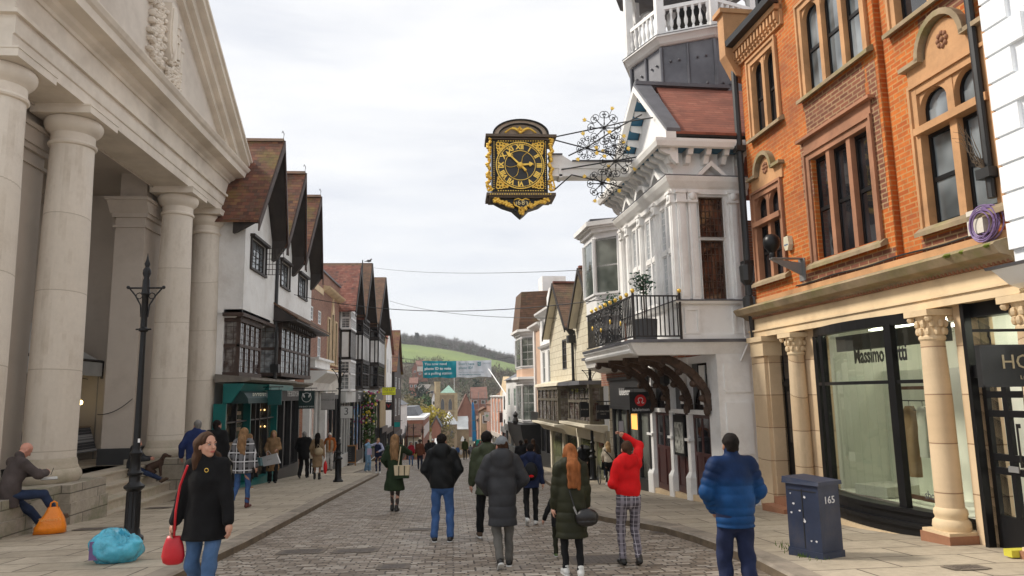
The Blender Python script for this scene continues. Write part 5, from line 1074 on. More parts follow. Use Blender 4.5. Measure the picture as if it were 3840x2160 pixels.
def hsign(lbl, x, y, w, h, zc, mcol, txts, bar=True, xr=None, round_=None, name='hanging_sign', th=.03, group='hanging shop signs'):
    """board hung square to the street, read from up-street; x = left edge"""
    S = Fr(name, lbl, 'sign', x, y, zc, group=group)
    bo = S.add('board', mcol, lambda b: b.box(0,w,-th,th,zc-h/2,zc+h/2))
    S.add('rim', blackm, lambda b: (b.box(-.012,w+.012,-th-.004,th+.004,zc+h/2,zc+h/2+.015), b.box(-.012,w+.012,-th-.004,th+.004,zc-h/2-.015,zc-h/2)), bo)
    if bar: S.add('bracket', iron, lambda b: (b.tube([(xr[0]-x,0,zc+h/2+.12),(xr[1]-x,0,zc+h/2+.12)], .018, 5), b.tube([(w*.2,0,zc+h/2),(w*.2,0,zc+h/2+.12)], .008, 4), b.tube([(w*.8,0,zc+h/2),(w*.8,0,zc+h/2+.12)], .008, 4)))
    for (s, fx, fz, size, m, sx) in txts: text(S, s, w*fx, -th-.003, zc+h*fz, size, m, bo, 'n', sx=sx)
    return S, bo
sgb = mat('sign_black', (.01,.01,.011), .4, .1, 3, 0); sgw = mat('sign_white', (.62,.62,.6), .5, .05, 3, 0)
def px2(px0, py0, px1, py1, y): (x0,z0),(x1,z1) = onY(px0,py0,y), onY(px1,py1,y); return x0, x1, z0, z1
x0,x1,z0,z1 = px2(1582,988,1639,1038,18.2)
S, bo = hsign('black square sign with red roundel and white lululemon lettering', x0, 18.2, x1-x0, z0-z1, (z0+z1)/2, sgb, [('lululemon',.5,-.34,.115,whitew,1.)], xr=(x0-.1,x1+.15))
zc=(z0+z1)/2; S.add('roundel', redc, lambda b: b.prism([((x1-x0)/2+.15*cos(t*pi/12), zc+.06+.15*sin(t*pi/12)) for t in range(24)], 's', -.036, -.03) , bo)
S.add('emblem', whitew, lambda b: b.tube([((x1-x0)/2+X_, -.04, zc+.06+Z_) for X_,Z_ in ((-.09,-.06),(-.04,-.07),(-.03,-.05),(-.055,-.01),(-.06,.03),(-.03,.065),(.03,.065),(.06,.03),(.055,-.01),(.03,-.05),(.04,-.07),(.09,-.06))], .012, 5), bo)
# ---- cream stone house with two gables
St = Fr('stone_gabled_house', 'cream stone house with two small tiled gables and dark timber oriels', 'house', 5.2, 23.6, yaw=YW, side=-1)
def V(y): return y-23.6
blk = brickmat('cream_blocks', (.66,.60,.46), (.72,.66,.52), (.40,.34,.24), .62, .28, .012, stain=(.4,.32,.2), sa=.4, var=.12)
gs = [(24.0,27.95,26.0,4.6),(28.6,33.6,30.95,4.8)]
St.add('wall', blk, lambda b: (b.wall(0, V(23.6), V(33.6), .3, 2.6, [(V(29.9),V(30.8),1.0,2.3)], .1), [b.prism([(V(g[0]),2.6),(V(g[1]),2.6),(V(g[2]),g[3]-.1)], 'o', -.2, 0) for g in gs], b.box(-6,-.01,0,.02,-2.5,2.6)))
for g in gs:
    r = gable_roof(St, tileB, V(g[0]), V(g[1]), V(g[2]), 2.62, g[3], -6, .32, over=.05); barge(St, blackwood, V(g[0]), V(g[1]), V(g[2]), 2.62, g[3], .32, over=.05, w=.12, parent=r)
    St.add('soffit', plaster2, lambda b: [b.prism([(V(p),2.54),(V(g[2]),g[3]-.1),(V(g[2]),g[3]-.02),(V(p),2.62)], 'o', .02, .31) for p in g[:2]], r)
    St.add('ridge', tileR2, lambda b: b.box(-6,.3,V(g[2])-.1,V(g[2])+.1,g[3]+.05,g[3]+.14), r)
window(St, V(29.9), V(30.8), 1.0, 2.3, -.06, 2, 4, charc, glassd, fw=.07)
St.add('downpipe', blackm, lambda b: (b.tube([(.1,V(28.3),2.3),(.1,V(28.3),.4)], .06, 6), b.box(.0,.3,V(28.1),V(28.5),2.0,2.3), b.prism([(0,2.5),(.4,2.62),(.1,2.2)], 's', V(28.2), V(28.4))))
St.add('jetty', plaster2, lambda b: b.prism([(0,.55),(.75,.42),(.78,.3),(0,.3)], 's', V(28.4), V(33.6)))
ow = mat('weathered_oak', (.10,.085,.06), .8, .35, 4, .4, 30)
b1 = bay(St, V(28.6), V(33.2), -1.15, .2, 0, .7, -.25, 5, ow, bayg, sill=.08, head=.08)
St.add('coved_sill', plaster2, lambda b: b.prism([(0,-1.25),(.95,-1.22),(.95,-1.3),(.6,-1.4),(.4,-1.62),(0,-1.7)], 's', V(28.2), V(33.5)), b1)
b2_ = bay(St, V(24.2), V(27.6), -1.0, .2, 0, .5, -.3, 4, ow, bayg, sill=.08, head=.08)
St.add('coved_sill', plaster2, lambda b: b.prism([(0,-1.1),(.8,-1.06),(.8,-1.15),(.5,-1.25),(0,-1.4)], 's', V(23.8), V(28.0)), b2_)
St.add('lead_canopy', lead, lambda b: b.box(0,.8,V(24.4),V(28.0),.28,.42))
sf = St.add('shopfront', plaster2, lambda b: ([b.box(-.1,.1,V(a),V(a)+.3,-3.4,-1.3) for a in (23.7,25.3,27.7,30.5,33.2)], b.box(-.1,.1,V(23.7),V(33.5),-1.7,-1.3)))
St.add('shop_window', glassmat('dim_shop', (.05,.055,.03), .06, .2, cols2=(.16,.17,.08)), lambda b: (b.box(-.1,.02,V(23.9),V(33.3),-3.5,-1.6)), sf)
x0,x1,z0,z1 = px2(1500,1020,1534,1053,22.3)
jm = mat('dark_cream_letters', (.38,.34,.28), .6)
hsign('black hanging sign lettered JO MALONE in small pale capitals', x0, 22.3, x1-x0, z0-z1, (z0+z1)/2, sgb, [('JO MALONE',.5,.05,.075,jm,1.),('LONDON',.5,-.15,.04,jm,1.)], xr=(x0,x1+.3))
x0,x1,z0,z1 = px2(1459,1012,1482,1048,24.5)
hsign('second black sign half hidden behind the right lamp post', x0, 24.5, x1-x0, z0-z1, (z0+z1)/2, sgb, [('JO MALONE',.5,0,.06,jm,.8)], xr=(x0,x1+.3))
# ---- white stucco, then the pink house with the tall bay
Wh = plainhouse('bright white stuccoed house with curved parapet beyond the stone gables', 5.08, 33.7, 38.4, 4.3, mat('bright_stucco', (.82,.81,.79), .7, .06, 1, .1), [(3,.55,2.2,.75),(3,2.9,3.9,.7)], skyg, cornice=whitep, side=-1, yaw=YW, shopz=2.6, shop=(.02,.02,.02), cols=2, rows=2)
Wh.add('parapet', whitep, lambda b: (b.prism([(0,4.3),(2.4,4.3),(2.4,4.9),(1.8,5.3),(.6,5.3),(.0,4.9)], 'o', -.25, .05), b.prism([(0,2.35),(.14,2.4),(.2,2.5),(0,2.55)], 's', 0, 4.7), b.box(0,.15,0,4.7,.1,.2)))
Wh.add('end_gable', mat('ochre_render', (.40,.22,.05), .85), lambda b: b.prism([(-6,4.4),(-.3,4.4),(-2.4,6.5),(-5,6.5)], 's', -.1, -.02)); Wh.add('chimney', brickP, lambda b: b.box(-3,-2,1,2.2,4.4,6.0))
x0,x1,z0,z1 = px2(1424,1037,1445,1066,30)
hsign('small black sign with WHITE STUFF in pale letters', x0, 30, x1-x0, z0-z1, (z0+z1)/2, sgb, [('WHITE',.5,.16,.1,sgw,1.),('STUFF',.5,-.16,.1,sgw,1.)], xr=(x0,x1+.3))
x0,x1,z0,z1 = px2(1360,1041,1394,1063,34)
hsign('wide black sign lettered clinics in white', x0, 34, x1-x0, z0-z1, (z0+z1)/2, sgb, [('laser clinics',.5,0,.12,sgw,.9)], xr=(x0,x1+.3))
yel = mat('yellow_sticker', (.75,.78,.03), .5)
Wh.add('window_sticker', yel, lambda b: b.prism([(1.2+.2*cos(t*pi/10), -2.3+.62*sin(t*pi/10)) for t in range(20)], 'o', .16, .17))
peach = mat('peach_render', (.62,.42,.30), .8, .1, 1, .15, 14)
Pk = plainhouse('peach rendered house with a tall white canted bay and tiled turret roof', 4.95, 38.5, 45.5, 3.9, peach, [(1,.9,2.5,.8),(1,-1.4,.3,.8)], skyg, cornice=whitep, side=-1, yaw=YW, shopz=2.8, shop=(.02,.02,.02))
Pk.add('pilaster', whitep, lambda b: [b.box(0,.1,a,a+.35,-1.6,3.6) for a in (.0,2.2)])
for z0_, z1_ in ((1.6,3.3),(-1.55,.5)): wb = canted(Pk, whitew, skyg, 2.9, 6.8, z0_, z1_, .62, .8, whitep, 4, 2)
Pk.add('bay_apron', peach, lambda b: b.prism([(0,2.9),(.6,3.7),(.6,6.0),(0,6.8)],'z',1.0,1.5), wb)
Pk.add('turret_roof', tileB, lambda b: b.hexa([(-1.5,2.6,3.8),(.8,3.4,3.8),(.8,6.3,3.8),(-1.5,7.0,3.8),(-1.8,2.8,6.1),(.55,3.7,6.1),(.55,6.0,6.1),(-1.8,6.8,6.1)]), wb)
Pk.add('chimney', whitep, lambda b: b.box(-2.5,-1,5,6.4,5.5,7.3))
Pk.add('black_canopy', blackm, lambda b: b.prism([(0,-1.7),(1.1,-1.7),(1.0,-2.4),(.6,-3.3),(0,-3.6)], 's', 1.5, 7.0))
Pk.add('urn', blackm, lambda b: b.lathe(1.3,2.0,[(.1,-1.7),(.18,-1.5),(.1,-1.3),(.16,-1.15),(.02,-.95)],8))
# ---- far right row
def farR(label, x, y0, y1, zt, m, wins, **k): return plainhouse(label, x, y0, y1, zt, m, wins, side=-1, yaw=3.2, **k)
pinkm = mat('pink_stucco', (.60,.44,.40), .8)
farR('pale pink house past the peach bay with grey slate roof', 5.5, 46, 53, 2.2, pinkm, [(2,-.6,1.2,1.)], roof=slate, ridge=4, shop=(.5,.4,.38), cornice=whitep)
farR('white house with green-tinted bay windows far down the right side', 5.4, 53.5, 64, 1.2, whitep, [(3,-1.0,.5,1.2),(3,-3.4,-1.9,1.2)], wm2=glassmat('green_glass',(.02,.12,.05),.05,.2), roof=slate, ridge=3.2, shop=(.3,.3,.28), shopz=2.2)
farR('white and black striped house on the right beyond the green windows', 5.95, 64.5, 76, .2, whitep, [(4,-1.6,-.2,1.1),(4,-4.2,-2.6,1.1)], frame=blackm, shop=(.2,.2,.2), shopz=2.2)
rb = mat('rose_brick', (.50,.24,.16), .85, .15, 2, .2)
Q = farR('rose brick bank with white stone pilasters and a pediment far down the right', 6.75, 86, 104, -.2, rb, [(5,-2.6,-1.0,1.),(5,-5.4,-3.6,1.)], cornice=whitep, shop=(.5,.45,.4), shopz=2.2)
Q.add('stone_strips', whitep, lambda b: [b.box(0,.12,a,a+.5,-6,-.4) for a in [18*i/5 for i in range(6)]]); Q.add('pediment', sandl, lambda b: (b.prism([(0,-.2),(7,-.2),(3.5,2.2)], 'o', -.6, .2),))
Q.add('end_wall', mat('pale_end', (.6,.52,.45), .85), lambda b: (b.box(-8,-.01,-.04,.0,-7,-.2),[b.box(-1.5-k*2.2,-.7-k*2.2,-.07,-.03,-3,-1.2) for k in range(3)]))
farR('brown timber and brick house farther down on the right', 6.9, 106, 124, -1.6, brickR, [(4,-4.6,-3.2,1.2)], roof=tileR, ridge=1.4)
farR('cream house at the foot of the street on the right', 7.4, 126, 150, -5.2, plaster2, [(5,-8,-6.6,1.2)], roof=tileR, ridge=-3)
for i, (px, py, pw, ph, y, m, t) in enumerate(((1133,1015,14,12,60,mat('teal_sign',(.0,.3,.28),.5),''),(1268,1026,14,24,80,mat('lime_sign',(.15,.6,.04),.5),''),(1247,1040,14,24,78,maroon,''),(1218,1037,14,22,95,sgw,'+'))): 
    if i == 0: px, py, y = 992, 1062, 66
    if i == 1: px, py = 1293, 1073
    if i == 2: px, py = 1256, 1038
    x0,x1,z0,z1 = px2(px,py,px+pw,py+ph,y)
    hsign(['small teal sign with yellow square far down the left side','bright lime green sign among the far right shops','dark red sign high on the far right row','white pharmacy sign with green cross far down the right'][i], x0, y, x1-x0, z0-z1, (z0+z1)/2, m, [('+',.5,.05,.9,mat('pharm_green',(.0,.3,.08),.5),1.)] if t else [], xr=(x0-.2,x1+.2))
# left-side signs
x0,x1,z0,z1 = px2(752,984,791,1027,32.5)
S, bo = hsign('dark green square sign with a pale ring of leaves, THE BODY SHOP beneath', x0, 32.5, x1-x0, z0-z1, (z0+z1)/2, mat('sign_dark_green', (.006,.03,.028), .4), [('THE BODY SHOP',.5,-.4,.085,sgw,1.)], xr=(x0-.3,x1+.1))
zc=(z0+z1)/2; w_=x1-x0
S.add('ring', sgw, lambda b: (b.tube([(w_/2+.2*cos(t*pi/10),-.04,zc+.1+.2*sin(t*pi/10)) for t in range(20)], .013, 5, True), [b.ell((w_/2+s*(.1+.03*k),-.04,zc+.14+.05*k),(.03,.01,.06),6,4) for s in (-1,1) for k in range(3)]), bo)
x0,x1,z0,z1 = px2(808,990,842,1030,37.5)
hsign('pale grey square sign lettered SPACE NK beside the dark green sign', x0, 37.5, x1-x0, z0-z1, (z0+z1)/2, mat('sign_grey', (.30,.29,.28), .5), [('SPACE.NK',.5,.1,.15,charc,1.)], xr=(x0-.3,x1+.1))
x0,x1,z0,z1 = px2(857,1022,886,1052,46)
hsign('white square sign with a large grey figure 3', x0, 46, x1-x0, z0-z1, (z0+z1)/2, sgw, [('3',.5,.05,.65,charc,1.)], xr=(x0-.1,x1))
x0,x1,z0,z1 = px2(674,982,708,1018,26.5)
hsign('dark teal square sign under the teal shop canopy', x0, 26.5, x1-x0, z0-z1, (z0+z1)/2, mat('sign_teal', (.0,.07,.07), .5), [], xr=(x0-.2,x1+.05))
x0,x1,z0,z1 = px2(962,975,995,993,60)
hsign('bright yellow TO LET board high on the timbered houses', x0, 60, x1-x0, z0-z1, (z0+z1)/2, mat('sign_yellow', (.78,.80,.02), .5), [('TO LET',.5,.18,.3,charc,1.),('ALLORI OFFICES',.5,-.28,.13,charc,1.)], bar=False, group=None)
x0,x1,z0,z1 = px2(970,1012,985,1031,58)
hsign('small black square sign with red and green shield below the yellow board', x0, 58, x1-x0, z0-z1, (z0+z1)/2, sgb, [('V',.5,.0,.4,redc,1.3)], xr=(x0-.1,x1))
# ================================================================ PROJECTING CLOCK
CY = 15.75
ck = Fr('projecting_clock', 'black and gilded bracket clock dated 1683 hanging high over the street', 'clock', 1.63, CY, 4.0)
def cz(X, Y, y=CY): x, z = onY(1173.9+X*.2315, 234.8+Y*.2315, y); return (x-1.63, z)
def cbox(b, X0, X1, Y0, Y1, d0, d1): (x0,z0),(x1,z1) = cz(X0,Y0), cz(X1,Y1); b.box(x0,x1,d0,d1,z1,z0)
case = ck.add('case', blackp, lambda b: (cbox(b,270,885,480,1090,0,.55),))
ck.add('cornice', mat('bronze_brown', (.10,.07,.045), .5, .2, 3, .1), lambda b: (cbox(b,205,972,452,490,-.1,.65), cbox(b,235,945,490,512,-.05,.6), cbox(b,215,965,1088,1125,-.1,.65), cbox(b,245,930,1122,1142,-.06,.6)), case)
def seg(b, r0, r1, d0, d1, n=18):
    P=[]; Q=[]
    for k in range(n+1):
        t = pi*k/n; P.append(cz(585+r1*cos(t), 455-165*(r1/305)*sin(t))); Q.append(cz(585+r0*cos(t), 455-165*(r0/305)*sin(t)))
    for k in range(n): b.prism([P[k],P[k+1],Q[k+1],Q[k]], 's', d0, d1)
pale = mat('aged_cream', (.42,.34,.26), .7, .15, 3, .1)
ck.add('arched_head', pale, lambda b: (seg(b,238,290,-.02,.5), seg(b,10,240,.06,.45)), case); ck.add('arch_rim', blackp, lambda b: (seg(b,288,306,-.08,.6), seg(b,228,240,-.03,.5)), case)
gr = random.Random(11)
def gcl(b, pts, r=(.03,.03,.03), j=.01):
    for X, Y in pts: x, z = cz(X,Y); s = .7+.6*gr.random(); b.ell((x+gr.uniform(-j,j), -.03, z+gr.uniform(-j,j)), (r[0]*s, r[1], r[2]*s), 6, 4)
ck.add('gilt_eagle', gold, lambda b: ([b.ell((cz(585+s*X,430-40*sin(X/60))[0],-.02,cz(585,430-45*sin(X/52))[1]),(.035,.03,.02+.02*(X<90)),6,4) for s in (-1,1) for X in range(0,165,9)], gcl(b,[(575,385),(590,400),(560,400),(585,430)],(.04,.05,.04))), case, smooth=True)
# side carvings
def side(b, X, w):
    for k in range(44): Y = 500+k*13; gcl(b, [(X+w*sin(k*.8), Y)], (.042,.06,.034), .02)
ck.add('gilt_carving', gold, lambda b: side(b,240,14), case, smooth=True); ck.add('gilt_carving', gold, lambda b: side(b,910,12), case, smooth=True)
def scr(b, X, Y, R, s, turns=1.3, r=.016, dy=-.03, n=26, a0=0):
    pts = []
    for k in range(n):
        t = k/(n-1); a = a0+s*turns*2*pi*t; q = R*(1-.85*t); x, z = cz(X+q*cos(a), Y+q*sin(a)); pts.append((x, dy, z))
    b.tube(pts, r, 5)
ck.add('gilt_scroll', gold, lambda b: (scr(b,250,1035,34,1,1.4,.02), scr(b,925,1035,34,-1,1.4,.02,a0=pi), b.tube([(cz(X,Y)[0],-.03,cz(X,Y)[1]) for X,Y in ((262,860),(245,910),(228,980),(218,1035))],.02,5), b.tube([(cz(X,Y)[0],-.03,cz(X,Y)[1]) for X,Y in ((905,860),(925,910),(945,980),(957,1035))],.02,5)), case)
# bead borders
ck.add('gilt_border', goldp, lambda b: ([cbox(b,X-7,X+7,Y-4,Y+5,-.012,0) for X in range(345,840,27) for Y in (518,1058)], [cbox(b,X-3,X+3,Y-6,Y+6,-.012,0) for Y in range(530,1050,22) for X in (297,857)], cbox(b,300,860,499,503,-.01,0), cbox(b,300,860,1071,1075,-.01,0), [cbox(b,250+k*26,262+k*26,1103,1113,-.112,-.1) for k in range(26)]), case)
# dial
DX, DY = 580, 788
cx0, cz0 = cz(DX, DY); R1 = abs(cz(DX+262,DY)[0]-cx0); kz = R1/262
dial = ck.add('dial', blackm, lambda b: b.prism([(cx0+R1*1.02*cos(t*pi/24), cz0+R1*1.02*sin(t*pi/24)) for t in range(48)], 's', -.03, 0), case)
def ring(b, r, w, d0=-.05, d1=-.03, n=48):
    for k in range(n):
        a, c = 2*pi*k/n, 2*pi*(k+1)/n; b.prism([(cx0+(r-w)*kz*cos(a),cz0+(r-w)*kz*sin(a)),(cx0+(r+w)*kz*cos(a),cz0+(r+w)*kz*sin(a)),(cx0+(r+w)*kz*cos(c),cz0+(r+w)*kz*sin(c)),(cx0+(r-w)*kz*cos(c),cz0+(r-w)*kz*sin(c))], 's', d0, d1)
ck.add('gilt_rings', goldp, lambda b: (ring(b,258,4.5), ring(b,238,2.5), ring(b,164,3), [b.tube([(cx0+q*kz*cos(pi/30*k),-.04,cz0+q*kz*sin(pi/30*k)) for q in (239,256)], .004, 4) for k in range(60)]), dial)
ck.add('gilt_rays', goldp, lambda b: [b.tube([(cx0+q*kz*cos(a+.22*sin((q-20)/44)), -.042, cz0+q*kz*sin(a+.22*sin((q-20)/44))) for q in range(20,164,12)], .007, 4) for a in [pi/6+pi/2+k*pi/3 for k in range(6)]]+[ring(b,30,5)], dial)
for k, s in enumerate(('XII','I','II','III','IIII','V','VI','VII','VIII','IX','X','XI')):
    a = -2*pi*k/12; t = text(ck, s, 0, 0, ck.z, .155, goldp, dial, 'n', depth=.012, sx=.95, name='numeral', ext=.007)
    M_ = Matrix.Translation((cx0+203*kz*cos(a+pi/2), -.04, cz0-ck.z+203*kz*sin(a+pi/2))) @ Matrix.Rotation(-a, 4, 'Y'); t.data.transform(M_)
def hand(b, ang, L_, w, tail, spade):
    c, s = cos(ang), sin(ang)
    def P_(u, v): return (cx0+(u*c-v*s)*kz, cz0+(u*s+v*c)*kz)
    b.prism([P_(-tail,-w*.6),(P_(L_*.7,-w*.5)),(P_(L_*.7,w*.5)),P_(-tail,w*.6)], 's', -.085, -.07)
    b.prism([P_(L_*.62,0),P_(L_*.70,-spade),P_(L_*.80,-spade*.7),P_(L_,0),P_(L_*.80,spade*.7),P_(L_*.70,spade)], 's', -.088, -.072)
ck.add('minute_hand', gold, lambda b: hand(b, radians(136), 215, 16, 75, 24), dial); ck.add('hour_hand', gold, lambda b: (hand(b, radians(5), 145, 18, 30, 28), b.ell((cx0,-.09,cz0),(30*kz,.03,30*kz),12,6), b.ell((cx0+52*kz,-.08,cz0-56*kz),(17*kz,.02,17*kz),8,5)), dial)
# corner fretwork
def fret(b, sx, sy):
    X0, Y0 = DX+sx*238, DY+sy*232
    for (dx,dy,R) in ((0,0,20),(-34,-2,17),(-66,4,14),(0,34,17),(-4,66,14),(-30,30,20),(-52,34,11),(-32,58,11),(-98,2,9),(-2,98,9)):
        ring_ = [(cz(X0+sx*dx+R*cos(t*pi/5),Y0+sy*(dy*1)*-1*1+R*sin(t*pi/5) if 0 else Y0-sy*dy+R*sin(t*pi/5))) for t in range(10)]
        b.tube([(x,-.025,z) for x,z in ring_], .018, 5, True)
for sx in (-1,1):
    for sy in (-1,1): ck.add('gilt_fretwork', goldp, lambda b: fret(b, sx, sy), case)
# dated pendant
ck.add('pendant', blackm, lambda b: b.prism([cz(X,Y) for X,Y in ((250,1130),(900,1130),(800,1205),(690,1240),(640,1290),(597,1325),(555,1290),(500,1240),(390,1205))], 's', .05, .45), case)
def pend(b):
    for s in (-1,1):
        for k in range(40): t = k/39; X = 590+s*(300-215*t); Y = 1160+75*t**1.4+12*sin(k*1.3); gcl(b, [(X, Y)], (.04,.05,.03), .025)
    for k in range(16): gcl(b, [(597+55*(1-k/16)*sin(k*1.9), 1240+k*5.6)], (.04,.05,.035), .012)
    b.tube([(cz(X,Y)[0],-.05,cz(X,Y)[1]) for X,Y in ((510,1190),(520,1160),(560,1150),(597,1168),(635,1150),(675,1160),(690,1190),(670,1225),(630,1240),(597,1270),(565,1240),(525,1225))], .018, 6, True)
ck.add('gilt_pendant', gold, pend, case, smooth=True)
dt_ = ck.add('date_panel', blackm, lambda b: b.prism([cz(X,Y) for X,Y in ((515,1190),(540,1158),(597,1172),(655,1158),(685,1190),(660,1228),(597,1260),(535,1228))], 's', -.045, .05), case)
for ch, X, Y in (('1',538,1212),('6',567,1195),('8',612,1195),('3',652,1212)): xx_, zz_ = cz(X,Y); text(ck, ch, xx_, -.05, zz_, .16, mat('pale_gold', (.8,.65,.3), .5), dt_, 'n', depth=.012)
# beam to the guildhall
def bx2(D0, D1, zt0, zt1, zb, d0, d1): 
    (x0,z0),(x1,z1) = onY(D0,zt0,CY), onY(D1,zt1,CY); q0, q1 = onY(D0,zb,CY)[1], onY(D1,zb,CY)[1]; x0-=1.63; x1-=1.63
    return [(x0,d0,q0),(x1,d0,q0),(x1,d1,q1),(x0,d1,q0),(x0,d0,z0),(x1,d0,z1),(x1,d1,z1),(x0,d1,z0)]
bm_ = ck.add('beam', whitep, lambda b: (b.hexa(bx2(1385,1415,386,386,440,.1,.4)), b.hexa(bx2(1415,1440,386,402,440,.102,.398)), b.hexa(bx2(1440,1655,402,401,440,.1,.4)), b.hexa(bx2(1385,1650,416,414,420,.07,.43)), b.hexa(bx2(1385,1640,436,436,441,.06,.44)), b.hexa(bx2(1407,1415,412,412,444,.06,.44))))
ck.add('lead_cap', lead, lambda b: (b.hexa(bx2(1383,1416,383,383,386,.06,.44)), b.hexa(bx2(1416,1441,383,400,387,.07,.43)) if 0 else b.hexa(bx2(1441,1655,400,399,403,.06,.44))), bm_)
def D3(px, py, y): x, z = onY(px, py, y); return (x-1.63, y-CY, z)
for q in ([(1394,345,CY),(1525,318,CY),(1560,309,CY-.5),(1642,296,CY-1.4)],[(1430,392,CY),(1480,368,CY-.2),(1560,318,CY-.6),(1615,288,CY-1)],[(1394,352,CY),(1478,374,CY-.1),(1550,392,CY-.5)],[(1412,427,CY),(1550,404,CY-.3),(1655,386,CY-.9)],[(1392,480,CY),(1438,440,CY),(1510,456,CY-.1),(1565,472,CY-.2)]):
    ck.add('stay_rod', iron, lambda b: b.tube([D3(*p) for p in q], .017, 5), bm_)
def cluster(b, g, cx_, cy_, R, y, n=8, lean=0):
    for k in range(n):
        a = 2*pi*k/n+lean
        for s in (-1, 1):
            pts = []
            for j in range(9): u = j/8; aa = a+s*.42*sin(u*pi*.75); r = R*.95*u*.74; pts.append(D3(cx_+r*cos(aa), cy_+r*sin(aa), y))
            ex, ey = cx_+R*.7*cos(a+s*.30), cy_+R*.7*sin(a+s*.30)
            for j in range(16): u = j/15; aa = a+s*.9-s*u*8.; q = R*.23*(1-.8*u); pts.append(D3(ex+q*cos(aa), ey+q*sin(aa), y))
            b.tube(pts, .0085, 4)
        if k % 2 == 0: 
            lx, ly = cx_+R*1.08*cos(a), cy_+R*1.08*sin(a); p = D3(lx, ly, y); b.tube([D3(cx_+R*.6*cos(a),cy_+R*.6*sin(a),y), p], .007, 4)
            u = Vector((cos(a),0,-sin(a))); w = Vector((sin(a),0,cos(a))); c = Vector(p)
            g.append([c-w*.03, c-w*.05+u*.07, c-w*.02+u*.055, c+u*.09, c+w*.02+u*.055, c+w*.05+u*.07, c+w*.03])
gl = []
for (cx_,cy_,R,y,n) in ((1520,322,46,CY-.25,8),(1479,372,32,CY-.1,6),(1549,405,44,CY-.5,8),(1514,462,40,CY-.05,8),(1545,366,30,CY-.6,6)):
    s_ = ck.add('scrollwork', iron, lambda b: cluster(b, gl, cx_, cy_, R, y, n, .39 if n == 8 else .2), bm_)
    b = ck.mb(); 
    for P_ in gl: b.prism([(p.x, p.z) for p in P_], 's', P_[0].y-.012, P_[0].y+.012)
    b.build('gilt_leaf', goldp, s_); gl.clear()
# ================================================================ STREET FURNITURE
lp = Fr('lamp_post', 'tall slender black lamp post with ladder arms beside the blue plastic bag', 'lamp post', -5.0, 11.94, group='black cast iron posts')
def lpost(b):
    z = lp.z; n = 20; pr = [(.175,0),(.175,.05),(.13,.09),(.12,.16),(.108,.18),(.10,.75),(.13,.78),(.15,.80),(.15,.83),(.10,.87),(.08,.9),(.085,.98),(.11,1.0),(.115,1.03),(.085,1.06),(.075,1.10),(.072,1.28),(.09,1.31),(.095,1.34),(.062,1.38),(.055,1.42),(.047,2.4),(.042,3.25)]
    b.lathe(0,0,[(r,z+h) for r,h in pr],n)
    for k in range(10): t = 2*pi*k/10; b.tube([(.10*cos(t),.10*sin(t),z+.2),(.096*cos(t),.096*sin(t),z+.74)], .013, 4)
pl_ = lp.add('post', blackp, lpost, smooth='auto'); ZB = lp.z
lp.add('head', blackp, lambda b: b.lathe(0,0,[(.042,ZB+3.25),(.075,ZB+3.28),(.075,ZB+3.31),(.05,ZB+3.33),(.05,ZB+3.85),(.075,ZB+3.88),(.06,ZB+3.93),(.055,ZB+4.1),(.04,ZB+4.15),(.065,ZB+4.22),(.06,ZB+4.28),(.03,ZB+4.33),(.045,ZB+4.38),(.02,ZB+4.45),(.004,ZB+4.56)],14), smooth='auto')
lp.add('ladder_arms', blackp, lambda b: (b.tube([(-.28,0,ZB+3.98),(.28,0,ZB+3.98)], .016, 6), [b.ell((s*.28,0,ZB+3.99),(.03,.03,.03),8,5) for s in (-1,1)], [b.tube([(s*.26,0,ZB+3.98),(s*.16,0,ZB+3.86),(s*.07,0,ZB+3.7),(s*.05,0,ZB+3.5)], .013, 5) for s in (-1,1)], [b.tube([(s*(.10+.05*cos(t*.8)),0,ZB+3.85+.05*sin(t*.8)) for t in range(8)], .008, 4) for s in (-1,1)], b.tube([(-.12,0,ZB+3.3),(.12,0,ZB+3.3)], .014, 5)), pl_)
lp.add('sticker', whitew, lambda b: b.box(.045,.075,-.075,-.06,ZB+1.5,ZB+1.56), pl_)
def placelamp(x, y, k, lbl):
    c = copytree(lp.e); c.location = (x, y, gz(y, .12)); c.scale = (k,k,k); c['label'] = lbl
placelamp(-4.33, 28.03, 1.06, 'black lamp post on the left pavement near the white-haired man')
x_, z_ = onY(1486, 1000, 24.5); placelamp(x_, 24.5, .93, 'black lamp post in front of the JO MALONE signs')
for px, y, l in ((1025,88,'thin dark post left of the brown-jacketed man far down the street'),(1040,92,'second thin dark post from the left far down the street'),(1062,100,'third thin dark post from the left behind the brown jacket'),(1281,66,'dark post against the far white houses on the right'),(1304,62,'dark post beside the lime green sign')):
    x_, z_ = onY(px, 1050, y); placelamp(x_, y, .98, l)
